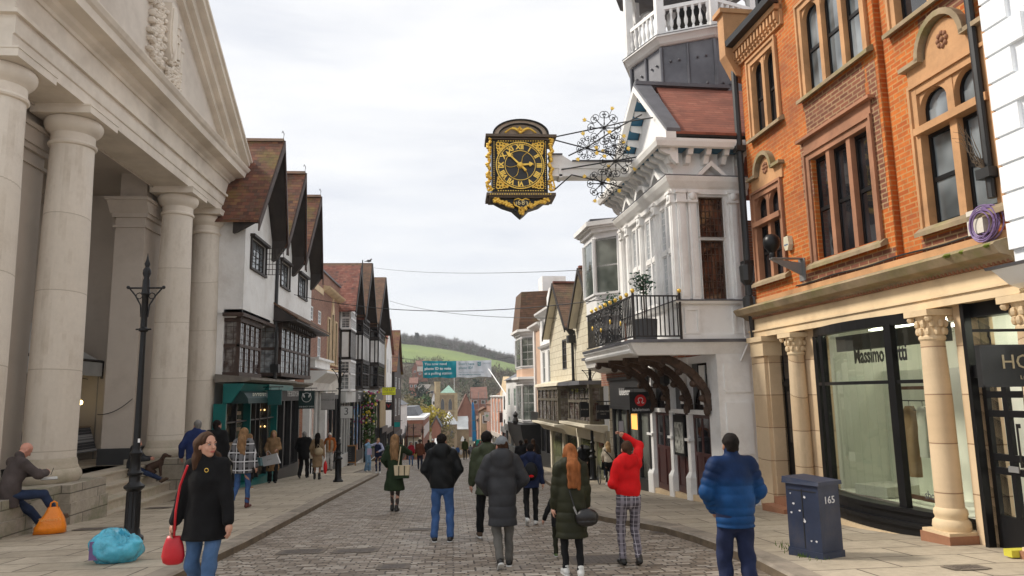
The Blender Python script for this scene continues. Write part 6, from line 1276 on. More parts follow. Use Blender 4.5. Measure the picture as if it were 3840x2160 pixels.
# telecoms cabinet
gx = [onG(*p, .12) for p in ((2071,1407),(1997,1388),(2119,1400))]
M_, L_, R_ = [Vector(g) for g in gx]; ang = math.atan2((R_-M_).y, (R_-M_).x); wd = .36; dp = (L_-M_).length*.78
kb = Fr('street_cabinet', 'battered dark blue telecoms cabinet numbered 165 on the right pavement', 'cabinet', M_.x, M_.y, yaw=0)
kb.e.rotation_euler = (0,0,ang+.02); kz0 = kb.z; navy = mat('chipped_navy_paint', (.022,.032,.065), .45, .25, 3, .1, 20, stain=(.09,.08,.08), sa=.45, ss=2.5)
H_ = .80
kbb = kb.add('body', navy, lambda b: (b.box(0,wd,0,dp,kz0+.02,kz0+H_), b.box(-.012,wd+.012,-.012,dp+.012,kz0-.05,kz0+.06)))
kb.add('lid', navy, lambda b: b.hexa([(-.03,-.03,kz0+H_),(wd+.03,-.03,kz0+H_),(wd+.03,dp+.03,kz0+H_),(-.03,dp+.03,kz0+H_),(-.02,-.03,kz0+H_+.045),(wd+.02,-.03,kz0+H_+.045),(wd+.02,dp+.03,kz0+H_+.075),(-.02,dp+.03,kz0+H_+.075)]), kbb)
kb.add('door_seam', blackm, lambda b: (b.box(-.004,0,dp/2-.006,dp/2+.006,kz0+.08,kz0+.75), b.box(-.004,0,.03,dp-.03,kz0+.72,kz0+.73)), kbb)
chip = mat('torn_sticker', (.6,.6,.62), .7)
kr = random.Random(2)
def chips(b):
    for k in range(8): a = kr.uniform(.05,dp-.05); z = kz0+kr.uniform(.15,.7); w_ = kr.uniform(.008,.035); b.prism([(a,z),(a+w_,z+.01),(a+w_*.6,z+kr.uniform(.015,.05)),(a-.01,z+.02)], 'o', -.004, -.001)
kb.add('scuffs', chip, chips, kbb); text(kb, '165', wd*.5, -.004, kz0+.63, .115, chip, kbb, 'n', sx=1.15)
grassm = mat('tuft_green', (.10,.17,.02), .8, .4, 20, 0)
def tuft(lbl, x, y, n, sx, sy, h=.06):
    b = MB(); R = random.Random(8)
    for k in range(n):
        px_, py_ = R.gauss(0,sx), R.gauss(0,sy); a = R.random()*6.28; hh = h*R.uniform(.5,1.2); b.face([(px_-.006,py_,0),(px_+.006,py_,0),(px_+.02*cos(a),py_+.02*sin(a),hh)])
    o = b.build('grass_tuft', grassm, None, loc=(x,y,gz(y,.12)), norm=False); tag(o, lbl, 'weeds')
tuft('weeds growing along the foot of the blue cabinet', M_.x-.06, M_.y+.38, 260, .06, .22)
# blue rubbish bag
blu = mat('cyan_plastic', (.10,.56,.76), .22, .25, 5, .9, 9, coat=.3, bd=.03)
nt = blu.node_tree; pb = [n for n in nt.nodes if n.type == 'BSDF_PRINCIPLED'][0]; pb.inputs['Transmission Weight'].default_value = .25
def blob(R, seed, amp=.12, nu=48, nv=30, flat=True, fn=None):
    r = random.Random(seed); W = [(Vector((r.gauss(0,1),r.gauss(0,1),r.gauss(0,1)))*f, r.random()*6) for f in (2.,3.,5.,8.,12.) for _ in range(2)]
    b = MB(); 
    for j in range(nv+1):
        for k in range(nu):
            t, p = pi*j/nv, 2*pi*k/nu; d = Vector((sin(t)*cos(p), sin(t)*sin(p), cos(t))); q = 1+sum(amp/(1+i//2)*sin(w.dot(d)+ph) for i,(w,ph) in enumerate(W))
            v = Vector((d.x*R[0]*q, d.y*R[1]*q, d.z*R[2]*q)); 
            if fn: v = fn(v, d)
            if flat: v.z = max(v.z, -R[2]*.8)
            b.v.append(tuple(v))
    for j in range(nv):
        for k in range(nu): b.f.append([j*nu+k,(j+1)*nu+k,(j+1)*nu+(k+1)%nu,j*nu+(k+1)%nu])
    return b
def bagfn(v, d):
    # gathered neck on the right of the top with radiating pleats
    n = Vector((.13,-.05,.20)); q = (Vector((v.x,v.y,v.z))-n); a = math.atan2(q.z,q.x); f = math.exp(-(q.length/.22)**2); v.z += .03*f*sin(a*15); v.y -= .03*f*sin(a*15)
    dd = math.exp(-((v.x-.13)/.09)**2)*math.exp(-((v.z-.16)/.1)**2); v.z -= .09*dd; return v
x_, y_ = onG(290, 1420, .12)
bg_ = blob((.32,.25,.235), 4, .07, 64, 40, fn=bagfn).build('rubbish_bag', blu, None, smooth=True, loc=(x_-.1, y_+.22, gz(y_+.25,.12)+.185)); tag(bg_, 'knotted translucent blue plastic sack lying on the pavement by the lamp post', 'rubbish bag')
b = MB(); [b.prism([(0,0),(.10*cos(a)+.02,.10*sin(a)),(.09*cos(a+.5),.11*sin(a+.5))], 'o' if 0 else 's', -.01+.01*k, .0+.01*k) for k,a in enumerate((.6,1.2,1.9,2.5))]
b.build('knot', blu, bg_, loc=(.10,-.06,.10)); 
MB().box(-.12,.10,-.05,.05,-.12,.1).build('carton', mat('purple_carton', (.15,.09,.22), .6), bg_, loc=(-.12,-.135,.0)); 
# orange carrier bag
orm = mat('orange_plastic', (.85,.24,.01), .35, .12, 4, .7, 10, bd=.02)
x_, y_ = onG(112, 1345, .12)
def carr(z, w, d, s=0): return [(-w+s,-d,z),(w+s,-d,z),(w+s,d,z),(-w+s,d,z)]
b = MB(); lv = [(0,.24,.10,0),(.1,.235,.11,0),(.22,.19,.09,.02),(.32,.13,.06,.03),(.40,.09,.035,.03),(.43,.08,.02,.03)]; n = 24; i0 = 0
for z,w,d,s in lv:
    for k in range(n): t = 2*pi*k/n; b.v.append((s+w*(abs(cos(t))**.6)*(1 if cos(t)>0 else -1)+.008*sin(7*t+z*20), d*(abs(sin(t))**.6)*(1 if sin(t)>0 else -1)+.012*sin(5*t+z*30), z+.01*sin(3*t)*(z>.1)))
for j in range(len(lv)-1):
    for k in range(n): b.f.append([j*n+k,j*n+(k+1)%n,(j+1)*n+(k+1)%n,(j+1)*n+k])
b.f.append(list(range(n))[::-1])
ob_ = b.build('carrier_bag', orm, None, smooth=True, loc=(x_+.02, y_+.12, gz(y_,.12)+.003)); tag(ob_, 'bright orange plastic carrier bag standing by the seated bald man', 'carrier bag'); ob_.rotation_euler = (0,0,.35)
text(type('F',(),dict(T=staticmethod(lambda o,a,z:(o,a,z)),side=1)), "Sainsbury's", .0, -.105, .24, .075, mat('pale_orange', (.95,.45,.12), .4), ob_, 'n'); b = MB(); b.tube([(.03-.05,0,.42),(.03-.045,0,.50),(.03,0,.53),(.03+.045,0,.50),(.03+.05,0,.42)], .014, 5); b.build('handle', orm, ob_)
# overhead wires
def wire(p, q, sag, lbl, r=.012):
    b = MB(); P_, Q_ = Vector(p), Vector(q); b.tube([tuple(P_.lerp(Q_, k/16)+Vector((0,0,-sag*4*(k/16)*(1-k/16)))-P_) for k in range(17)], r, 4)
    o = b.build('overhead_wire', blackm, None, loc=p); tag(o, lbl, 'wire')
def wp(px, py, y): x, z = onY(px, py, y); return (x, y, z)
wire(wp(930,672,60), wp(1517,677,24), .3, 'topmost thin wire crossing high over the street', .011)
wire(wp(735,740,32), wp(1530,752,21), .55, 'middle wire sagging across the street below the clock', .014)
wire(wp(980,757,60), wp(1420,800,31), .4, 'lower wire crossing from the timbered houses to the stone gables', .014)
# banner across the street
bt = mat('teal_banner', (.0,.24,.30), .75, .05, 2, 0); bwm = mat('white_banner', (.66,.68,.72), .75, .05, 2, 0)
BY = 85.; p0, p1 = wp(1062,908,BY), wp(1236,912,BY); zb0 = wp(1066,950,BY)[2]; LB = p1[0]-p0[0]; HB = p0[2]-zb0
bn = Fr('street_banner', 'teal and white cloth banner about photo ID strung across the street', 'banner', p0[0], BY, zb0)
def cloth(x0, x1, m, nm):
    b = MB(); nx, nz = 40, 10
    for i in range(nx+1):
        for j in range(nz+1):
            u = x0+(x1-x0)*i/nx; v = HB*j/nz; b.v.append((u+(.5*(1-j/nz) if i == 0 and x0 == 0 else 0), .13*sin(u*3.2-v*1.4)+.05*sin(u*7+v*2), v-.06*sin(u*.38)-.05*sin(u*2.5)*(1-j/nz)))
    for i in range(nx):
        for j in range(nz): b.f.append([i*(nz+1)+j,(i+1)*(nz+1)+j,(i+1)*(nz+1)+j+1,i*(nz+1)+j+1])
    return b.build(nm, m, bn.e, smooth=True, norm=False)
ca = cloth(0, LB*.492, bt, 'teal_panel'); cb = cloth(LB*.492, LB, bwm, 'white_panel')
tw_ = mat('banner_white_letters', (.8,.82,.82), .7); tt_ = mat('banner_teal_letters', (.03,.18,.22), .7); tg_ = mat('banner_grey_letters', (.3,.36,.4), .7)
for s, fx, fz, sz, m, pa, al, sx in (('You now need',.035,.80,.44,tw_,ca,'LEFT',1),('photo ID to vote',.035,.52,.44,tw_,ca,'LEFT',1.02),('at a polling station',.035,.24,.44,tw_,ca,'LEFT',1),("Don't have",.525,.78,.42,tt_,cb,'LEFT',1),('photo ID?',.525,.54,.42,tt_,cb,'LEFT',1),('Apply for a free Voter Authority Certificate',.525,.28,.17,tg_,cb,'LEFT',1),('Visit www.guildford.gov.uk/elections',.525,.14,.17,tt_,cb,'LEFT',1.05),('GUILDFORD',.87,.80,.2,tg_,cb,'LEFT',.9)):
    text(bn, s, LB*fx, -.2, zb0+HB*fz, sz, m, pa, 'n', align='LEFT', sx=sx, ext=.014 if 'vote' in s else .004)
bn.add('emblem', tt_, lambda b: b.box(LB*.80,LB*.845,-.2,-.19,zb0+HB*.66,zb0+HB*.9), cb); text(bn, 'G', LB*.822, -.21, zb0+HB*.78, .36, tw_, cb, 'n')
bn.add('rope', blackm, lambda b: (b.tube([(0,0,zb0+HB),(-4.2,0,zb0+HB+.6)], .02, 4), b.tube([(LB,0,zb0+HB),(LB+2.5,0,zb0+HB+.3)], .02, 4)))
# chalkboard, flower column, litter bin, pigeon
cbx, cby = -7.05, 50.5
cbF = Fr('chalkboard', 'wooden framed chalkboard standing on the left pavement', 'sign', cbx, cby, gz(cby,.03)); zq = cbF.z
oakl = mat('light_oak', (.30,.15,.05), .6)
fb = cbF.add('frame', oakl, lambda b: (b.box(-.43,-.37,-.03,.03,zq,zq+1.4), b.box(.37,.43,-.03,.03,zq,zq+1.4), b.box(-.37,.37,-.03,.03,zq+1.32,zq+1.4), b.box(-.37,.37,-.03,.03,zq+.2,zq+.27), b.tube([(-.3,.0,zq+1.3),(-.3,.5,zq)], .02, 4), b.tube([(.3,.0,zq+1.3),(.3,.5,zq)], .02, 4)))
slb = cbF.add('slate', sgb, lambda b: b.box(-.37,.37,-.015,.0,zq+.27,zq+1.32), fb); cbF.add('chalk_writing', mat('chalk', (.4,.4,.4), .9), lambda b: [b.tube([(-.3+.06*i,-.018,zq+1.2-k*.13+.015*sin(i*2.1+k)) for i in range(8-(k*3)%3)], .006, 3) for k in range(7)], slb)
fx_, fz_ = onY(929, 1050, 56)
fl = Fr('flower_column', 'white post wound with flowers and greenery outside the timbered houses', 'floral display', fx_, 56, gz(56)); R = random.Random(6)
fl.add('post', whitep, lambda b: b.tube([(0,0,fl.z),(0,0,-.1)], .1, 8))
fl.add('greenery', mat('garland_green', (.05,.10,.02), .8, .4, 9, 0), lambda b: [b.face([tuple(Vector(c)+Vector((R.gauss(0,.12),R.gauss(0,.12),R.gauss(0,.12)))) for _ in range(3)]) for c in [(.45*sin(k*.12+(k%7))*.7, .3*cos(k*.3), fl.z+1.2+k*.0065) for k in range(620)]], norm=False)
for nm, col in (('pink_flowers',(.45,.06,.2)),('cream_flowers',(.7,.66,.5)),('yellow_flowers',(.7,.55,.05))):
    fl.add(nm, mat(nm, col, .8), lambda b: [b.ell((R.gauss(0,.32), R.gauss(-.2,.15), -2.2+R.random()*2.6),(.09,.09,.08),6,4) for k in range(26)])
bi = Fr('litter_bin', 'black cylindrical litter bin on the right pavement behind the olive parka', 'litter bin', *onG(1472,1200,.12)); bi.add('body', blackm, lambda b: b.lathe(0,0,[(.2,bi.z),(.23,bi.z+.05),(.23,bi.z+.8),(.26,bi.z+.85),(.26,bi.z+.9),(.2,bi.z+1.0)],16), smooth='auto'); bi.add('lid', charc, lambda b: b.lathe(0,0,[(.27,bi.z+1.0),(.27,bi.z+1.05),(.1,bi.z+1.15)],16))
pg = Fr('pigeon', 'dark pigeon perched on the ridge of the middle timbered house', 'pigeon', *[onY(928,656,55)[0], 55], onY(928,660,55)[1]); pz = pg.z
pb_ = MB(); pb_.ell((0,0,.12),(.2,.09,.10),10,6); pb_.ell((.17,0,.25),(.06,.05,.06),8,5); pb_.ell((-.22,0,.08),(.14,.05,.03),8,4); pb_.tube([(.12,0,.17),(.16,0,.24)],.05,6); pb_.tube([(.22,0,.25),(.27,0,.24)],.015,4); pb_.tube([(0,.03,.03),(0,.03,-.05)],.01,4)
pb_.build('body', charc, pg.e, smooth=True)
yb = MB(); yb.box(-.12,.12,-.06,.06,0,.05); yb.box(-.12,.12,-.06,.06,.05,.075); o = yb.build('doormat_wedge', mat('yellow_edge', (.55,.5,.05), .6), None, loc=(*onG(2562,1402,.12), gz(7.5,.12))); tag(o, 'small yellow and black block on the pavement at the right edge', 'block')
cover(*onG(760,1388), .62, .42, 'rectangular iron drain grate in the road left of the walkers', .004, 9)
cover(*onG(895,1386), .6, .35, 'worn inspection cover in the setts right of the drain grate')
cover(*onG(990,1426), .35, .35, 'small square valve cover in the setts near the bottom edge', .004, 4)
cover(*onG(1060,1332), .7, .3, 'long cover in the road in front of the black-jacketed man')
cover(*onG(1510,1408), .75, .6, 'large dark chequered cover beside the olive parka', .004, 9)
cover(*onG(1668,1340,.0), .35, .3, 'gully grate by the right kerb', .004, 6)
cover(*onG(2430,1428,.12), .35, .22, 'round-patterned cover on the right pavement near the bottom edge', .122, 5)
cover(*onG(255,1330,.12), .8, .35, 'double iron cover set in the pavement by the seated man', .122, 6)
cover(*onG(400,1278,.12), .5, .4, 'dark square cover on the pavement below the portico steps', .122, 6)
# ================================================================ THE HILL AND THE FOOT OF THE TOWN
def sstep(a, b, x): t = min(max((x-a)/(b-a), 0), 1); return t*t*(3-2*t)
def hz_(x, y):
    pr = [(262,-22.4),(330,-21),(450,-4),(560,10),(700,33),(820,48),(950,69),(1050,78),(1200,74),(1500,50),(2000,40)]
    for (a,za),(b,zb) in zip(pr[:-1], pr[1:]):
        if a <= y <= b: z = za+(zb-za)*(y-a)/(b-a); break
    else: z = pr[-1][1]
    xx_ = x*1000/max(y,300); k = 1-.72*sstep(-90, 230, xx_)*sstep(380, 640, y)+.06*sstep(-60,-200,x)
    return z*k if z > 0 else z
def cell(y0, y1, x0, x1, ny, nx, keep, dz=0):
    b = MB()
    for i in range(ny):
        for j in range(nx):
            ya, yb = y0+(y1-y0)*i/ny, y0+(y1-y0)*(i+1)/ny; xa, xb = x0+(x1-x0)*j/nx, x0+(x1-x0)*(j+1)/nx
            if keep((xa+xb)/2, (ya+yb)/2): b.face([(xa,ya,hz_(xa,ya)+dz),(xb,ya,hz_(xb,ya)+dz),(xb,yb,hz_(xb,yb)+dz),(xa,yb,hz_(xa,yb)+dz)])
    return b
woodfl = mat('wood_floor', (.10,.085,.05), .95, .4, .02, 0, stain=(.06,.08,.03), sa=.8, ss=.03)
fieldm = mat('meadow', (.14,.20,.045), .95, .15, .02, 0, stain=(.20,.25,.05), sa=.6, ss=.012)
tag(cell(262, 2000, -900, 900, 70, 60, lambda x,y: True).build('hill', woodfl, smooth=True, norm=False), kind='structure')
tag(cell(690, 945, -140, 110, 30, 40, lambda x,y: y > 690+.25*(x+140)*0 and y < 935-.15*(x+60) and x < 100, .9).build('meadow', fieldm, smooth=True, norm=False), kind='structure')
b = MB(); b.face([(-900,262,-22.4),(900,262,-22.4),(900,60,-22.5),(-900,60,-22.5)]); tag(b.build('valley_floor', woodfl, norm=False), kind='structure')
# bare winter trees: fans of twigs
twg = mat('bare_twigs', (.115,.095,.08), .95, .25, .5, 0); twg2 = mat('bare_twigs_brown', (.13,.10,.07), .95, .3, .5, 0); evg = mat('evergreen', (.02,.04,.025), .9, .4, .5, 0); ivy = mat('hillside_green', (.045,.07,.022), .9, .4, .3, 0)
def twigs(b, c, R, n, rnd, w=.09, up=.7):
    for k in range(n):
        d = Vector((rnd.gauss(0,1), rnd.gauss(0,1), rnd.gauss(0,.8))).normalized(); q = c+Vector((d.x*R[0],d.y*R[1],d.z*R[2]))*(rnd.random()**.4)
        u = (d+Vector((0,0,up))+Vector((rnd.gauss(0,.5),rnd.gauss(0,.5),rnd.gauss(0,.4)))).normalized()*rnd.uniform(.5,1.5)*R[0]*.30; s = u.cross(Vector((rnd.gauss(0,1),rnd.gauss(0,1),rnd.gauss(0,1)))).normalized()*w*R[0]*.2
        b.face([tuple(q-u-s), tuple(q-u+s), tuple(q+u)])
def bare_tree(lbl, x, y, h, seed, m=twg, n=520, wid=.36, grp='bare trees along the hill crest', dens=1.):
    R = random.Random(seed); z = hz_(x,y) if y > 262 else gz(y); e = tag(empty('bare_tree', (x,y,z-1)), lbl, 'tree', grp); b = MB(); b.tube([(0,0,0),(0,0,h*.35),(R.uniform(-.5,.5),0,h*.6)], [h*.028,h*.02,h*.008], 5)
    for k in range(9): a = R.random()*6.28; b.tube([(0,0,h*R.uniform(.25,.45)),(cos(a)*h*.13,sin(a)*h*.13,h*.6),(cos(a)*h*.24,sin(a)*h*.24,h*R.uniform(.75,.92))], [h*.011,h*.007,h*.002], 4)
    b.build('trunk', m, e); b = MB(); twigs(b, Vector((0,0,h*.66)), (h*wid,h*wid,h*.34), int(n*dens), R); b.build('crown', m, e, norm=False); return e
kinds = []
specs = [(1000,857,16),(1018,853,17),(1036,850,14),(1062,845,17),(1082,848,19),(1098,849,20),(1112,853,19),(1128,855,17),(1145,857,20),(1160,858,18),(1172,862,17),(1184,864,20),(1197,870,18),(1208,875,16),(1217,879,15),(1228,888,13),(1240,893,12),(1262,898,10),(1284,901,10),(1302,903,10)]
ords = ['first','second','third','fourth','fifth','sixth','seventh','eighth','ninth','tenth','eleventh','twelfth','thirteenth','fourteenth','fifteenth','sixteenth','seventeenth','eighteenth','nineteenth','twentieth']
for i,(px,py,h) in enumerate(specs):
    y = 985+(i*37)%50; x, zt = onY(px, py, y); hb = hz_(x, y); hh = max(h, zt-hb+1)
    bare_tree('%s bare tree from the left on the hill crest skyline' % ords[i], x, y, hh, 20+i, twg if i % 3 else twg2, 640)
# cedar on the skyline
x, zt = onY(1049, 838, 960); h = zt-hz_(x,960)+2
e = tag(empty('cedar_tree', (x,960,hz_(x,960)-1)), 'tall dark layered cedar rising above the skyline trees', 'tree'); b = MB(); b.tube([(0,0,0),(0,0,h)], [.8,.15], 6); b.build('trunk', twg, e); b = MB(); R = random.Random(2)
for k in range(16):
    z = h*(.18+.8*k/16); r = (.34-.24*k/16)*h*(.8+.4*R.random()); 
    for q in range(60): a = R.random()*6.28; rr_ = r*R.random()**.5; c = Vector((rr_*cos(a), rr_*sin(a), z+R.gauss(0,.35)-rr_*.06)); u = Vector((R.gauss(0,1),R.gauss(0,1),R.gauss(0,.3)))*.9; w = Vector((R.gauss(0,1),R.gauss(0,1),R.gauss(0,.4)))*.7; b.face([tuple(c-u),tuple(c+w),tuple(c+u),tuple(c-w)])
b.build('crown', evg, e, norm=False)
# woods that read as one mass
R = random.Random(77); b = MB(); b2 = MB(); b3 = MB()
for k in range(950):   # belt under the crest
    px = R.uniform(900,1420); y = R.uniform(938,1030); x = onY(px, 900, y)[0]; z = hz_(x,y); t = R.random(); twigs((b if t < .75 else b3), Vector((x,y,z+R.uniform(.5,8.5))), (R.uniform(4,7),R.uniform(4,7),R.uniform(4,7)), 26, R, .3)
for k in range(900):   # wooded lower slope
    y = R.uniform(430,690); px = R.uniform(960,1420); x = onY(px, 900, y)[0]; z = hz_(x,y); s = R.uniform(2.5,5.5)
    t = R.random(); twigs(b2 if t < .72 else b3, Vector((x,y,z+s*R.uniform(.6,1.4))), (s,s,s*1.1), 26, R, .34)
for k in range(260):
    y = R.uniform(690,960); x = R.uniform(96,260); s = R.uniform(4,7); twigs(b if R.random()<.7 else b3, Vector((x,y,hz_(x,y)+s)), (s,s,s), 24, R, .3)
tag(b.build('woodland', twg, norm=False), kind='stuff'); tag(b2.build('woodland', twg2, norm=False), kind='stuff'); tag(b3.build('undergrowth', ivy, norm=False), kind='stuff')
# a few individual trees and shrubs beyond the houses
def leafy(name, lbl, px, py, y, h, w, m, n=500, lw=.25, base=None, seed=1, cat='tree'):
    x, zt = onY(px, py, y); R = random.Random(seed); zb = zt-h; e = tag(empty(name, (x,y,zb)), lbl, cat); MB().tube([(0,0,-4),(0,0,h*.6)], [w*.07,w*.03], 6).build('trunk', twg2, e); b = MB()
    for k in range(n):
        v = Vector((R.gauss(0,1),R.gauss(0,1),R.gauss(0,1))).normalized(); f = (R.random()**.4)*(1+.22*sin(v.x*7+seed)+.2*sin(v.z*9)); c = Vector((v.x*w*f, v.y*w*f, h*.5+v.z*h*.5*f)); u = Vector((R.gauss(0,1),R.gauss(0,1),R.gauss(0,1))).normalized()*lw*w; q = u.cross(Vector((R.gauss(0,1),R.gauss(0,1),R.gauss(0,1)))).normalized()*lw*w*.6
        b.face([tuple(c-u),tuple(c+q),tuple(c+u),tuple(c-q)])
    b.build('crown', m, e, norm=False); return e
yl = mat('yellow_catkins', (.42,.34,.04), .9, .3, .6, 0); gm_ = mat('laurel_green', (.05,.10,.02), .9, .4, .5, 0); dk = mat('yew_green', (.015,.03,.015), .9, .4, .5, 0); br_ = mat('budding_twigs', (.20,.17,.08), .95, .3, .5, 0)
for i,(px,py,y,h,w,l) in enumerate(((1060,1028,205,6,4.5,'left'),(1088,1026,205,7,4.5,'middle'),(1112,1040,200,12,3.6,'right'))): leafy('willow_tree', '%s crown of the row of yellow willows below the church' % l, px, py, y, h, w, yl if i < 2 else br_, 900, .10, seed=i+1)
leafy('evergreen_hedge', 'broad bright green hedge left of the church tower', 1066, 1000, 330, 9, 7, gm_, 900, .14, seed=7, cat='hedge'); leafy('yew_tree', 'small dark green conical tree above the green hedge', 1057, 966, 380, 12, 4.5, dk, 500, .16, seed=8); leafy('bare_bush', 'pale brown bare tree left of the green hedge', 1035, 1000, 300, 10, 6, br_, 700, .12, seed=9)
leafy('evergreen_tree', 'narrow dark evergreen standing in the brown woods right of the church tower', 1198, 955, 430, 14, 4, dk, 400, .18, seed=10)
leafy('evergreen_tree', 'small dark evergreen at the right end of the skyline wood', 1216, 872, 980, 16, 5, evg, 300, .2, seed=12)
# church
chs = mat('church_stone', (.30,.22,.13), .9, .25, .5, .2, 3, stain=(.16,.11,.06), sa=.6, ss=.3); chl = mat('church_quoin', (.42,.33,.2), .9)
CYY = 250.
def W_(px, py, y=CYY): return onY(px, py, y)
x0,zt = W_(1094,990); x1,_ = W_(1150,990); zb = W_(1120,1135)[1]
ch = Fr('church', 'brown stone church with square tower, corner stair turret and silvery polygonal apse roof', 'church', x0, CYY, zb-3); wd = x1-x0
tw = ch.add('tower', chs, lambda b: b.box(0, wd, 0, wd, zb-6, zt))
ch.add('stair_turret', chl, lambda b: (b.lathe(.9,.3,[(1.0,zb-5),(1.0,W_(1096,964)[1]),(1.15,W_(1096,963)[1]),(1.15,W_(1096,960)[1])],8),), tw)
ch.add('buttress', chl, lambda b: (b.box(wd-1,wd+.1,-.4,0,zb-5,zt-.5), b.box(-.1,1.0,-.4,0,zb-5,zt), b.box(-.1,wd+.1,-.15,.1,zt-.6,zt+.15)), tw)
ch.add('string_course', chl, lambda b: b.box(-.1,wd+.1,-.2,0,W_(1120,1036)[1],W_(1120,1033)[1]), tw)
pyr = mat('green_copper', (.33,.52,.42), .6); ch.add('tower_roof', pyr, lambda b: b.hexa([(1.6,1,zt),(wd-.4,1,zt),(wd-.4,wd-1,zt),(1.6,wd-1,zt)]+[(wd*.62,wd/2,zt+2.9)]*4), tw); ch.add('flagpole', whitew, lambda b: b.tube([(wd-1,wd/2,zt),(wd-1,wd/2,zt+7)], .07, 4), tw)
def lanc(b, px0, px1, pyt, pyb, y, d=-.06):
    xa, za = W_(px0,pyb,y); xb, zb_ = W_(px1,pyt,y); xa-=x0; xb-=x0; m_ = (xa+xb)/2; h = (xb-xa)*1.1; b.prism([(xa,za),(xb,za),(xb,zb_-h),(m_+(xb-xa)*.28,zb_-h*.35),(m_,zb_),(m_-(xb-xa)*.28,zb_-h*.35),(xa,zb_-h)], 's', d, .0)
for a, c in ((1109,1118),(1128,1137)):
    ls = ch.add('louvre_surround', chl, lambda b: lanc(b,a-1.3,c+1.3,1000,1032,CYY,-.1), tw); ch.add('louvres', charc, lambda b: lanc(b,a,c,1002,1031,CYY,-.16), ls)
ap = W_(1120,1070,240); xa = W_(1108,1070,240)[0]-x0; xb = W_(1152,1070,240)[0]-x0; za = W_(1130,1068,240)[1]; zp = W_(1130,1035,240)[1]
apse = ch.add('apse', chs, lambda b: b.lathe((xa+xb)/2,-7,[((xb-xa)/2*.9,zb-6),((xb-xa)/2*.9,za)],8)); silver = mat('zinc_roof', (.62,.63,.62), .45, .15, .4, .1, 4, metal=.2)
ch.add('apse_roof', silver, lambda b: b.lathe((xa+xb)/2,-7,[((xb-xa)/2*1.08,za),(.05,zp)],8), apse); ch.add('apse_window', charc, lambda b: lanc(b,1133,1141,1082,1102,240,-10.8 if 0 else -10.9), apse)
xc,zc1 = W_(1152,1050,246); xd,zc0 = W_(1176,1080,246)
ch.add('aisle', chs, lambda b: b.box(xc-x0-.2,xd-x0+.5,-4,4,zb-6,zc0)); ch.add('aisle_roof', silver, lambda b: b.hexa([(xc-x0-.3,-4.3,zc0),(xd-x0+.3,-4.3,zc0),(xd-x0+.3,2,zc1),(xc-x0-.3,2,zc1),(xc-x0-.3,-4.3,zc0+.2),(xd-x0+.3,-4.3,zc0+.2),(xd-x0+.3,2,zc1+.2),(xc-x0-.3,2,zc1+.2)])); ch.add('aisle_window', whitep, lambda b: lanc(b,1158,1170,1094,1112,242,-8.4) if 0 else lanc(b,1159,1169,1096,1110,246,-4.2))
# houses of the lower town
def cottage(lbl, px0, px1, pye, pyr, y, d, wm, rm, ridge='x', wins=2, grp='houses below the hill', pyb=None):
    x0_, ze = onY(px0, pye, y); x1_, _ = onY(px1, pye, y); zr_ = onY(px0, pyr, y)[1]; zb_ = (onY(px0, pyb, y)[1] if pyb else ze-7); F = Fr('house', lbl, 'house', x0_, y, zb_, group=grp); w = x1_-x0_
    F.add('wall', wm, lambda b: (b.box(0,w,0,d,zb_,ze), b.prism([(0,ze),(w,ze),(w/2,zr_-.1)],'s',0,d) if ridge == 'y' else b.prism([(0,ze),(d,ze),(d/2,zr_-.1)],'o',0,w)))
    if ridge == 'y': F.add('roof', rm, lambda b: [b.prism([(p,ze-.1),(w/2,zr_),(w/2,zr_+.25),(p,ze+.15)],'s',-.3,d+.3) for p in (-.4,w+.4)])
    else: F.add('roof', rm, lambda b: [b.prism([(p,ze-.1),(d/2,zr_),(d/2,zr_+.25),(p,ze+.15)],'o',-.3,w+.3) for p in (-.4,d+.4)])
    for k in range(wins):
        c = w*(k+.5)/wins
        wn = F.add('window', whitew, lambda b: b.box(c-min(.8,w/wins*.3),c+min(.8,w/wins*.3),-.06,0,ze-2.2,ze-.7)); F.add('pane', glassd, lambda b: b.box(c-min(.65,w/wins*.22),c+min(.65,w/wins*.22),-.08,-.061,ze-2.1,ze-.8), wn)
    return F
brh = mat('far_brick', (.27,.12,.08), .9, .2, .4, 0); rfh = mat('far_tiles', (.20,.10,.075), .9, .25, .4, 0); rfg = mat('far_slates', (.22,.20,.18), .9, .2, .4, 0)
cottage('red brick gabled house on the hillside at the left end of the banner', 1036, 1052, 930, 912, 520, 14, brh, rfh, 'y', 1); cottage('red roofed house with white skylights behind the banner', 1046, 1068, 920, 906, 560, 12, brh, rfh); cottage('grey roofed house beyond the gabled brick house', 1050, 1075, 935, 922, 505, 10, brh, rfg)
cottage('long brown roofed house midway down the wooded slope', 1052, 1082, 985, 968, 400, 12, brh, rfg, 'x', 3); cottage('small pale roofed cottage just left of the church turret', 1078, 1096, 980, 966, 390, 10, mat('buff_wall', (.42,.36,.26), .9), rfg, 'y', 1); cottage('white gabled cottage hugging the left side of the church tower', 1086, 1096, 1005, 985, 300, 8, whitep, rfh, 'y', 1)
cottage('brown roofed house on the slope near the left street buildings', 1030, 1050, 965, 950, 420, 12, brh, rfh, 'x', 2)
cottage('big red roofed building right of the church tower', 1150, 1196, 1046, 992, 275, 16, brh, rfh, 'y', 1, pyb=1100); cottage('dark red roofed house among the brown woods right of the church', 1186, 1225, 1003, 975, 300, 12, brh, rfh, 'x', 2)
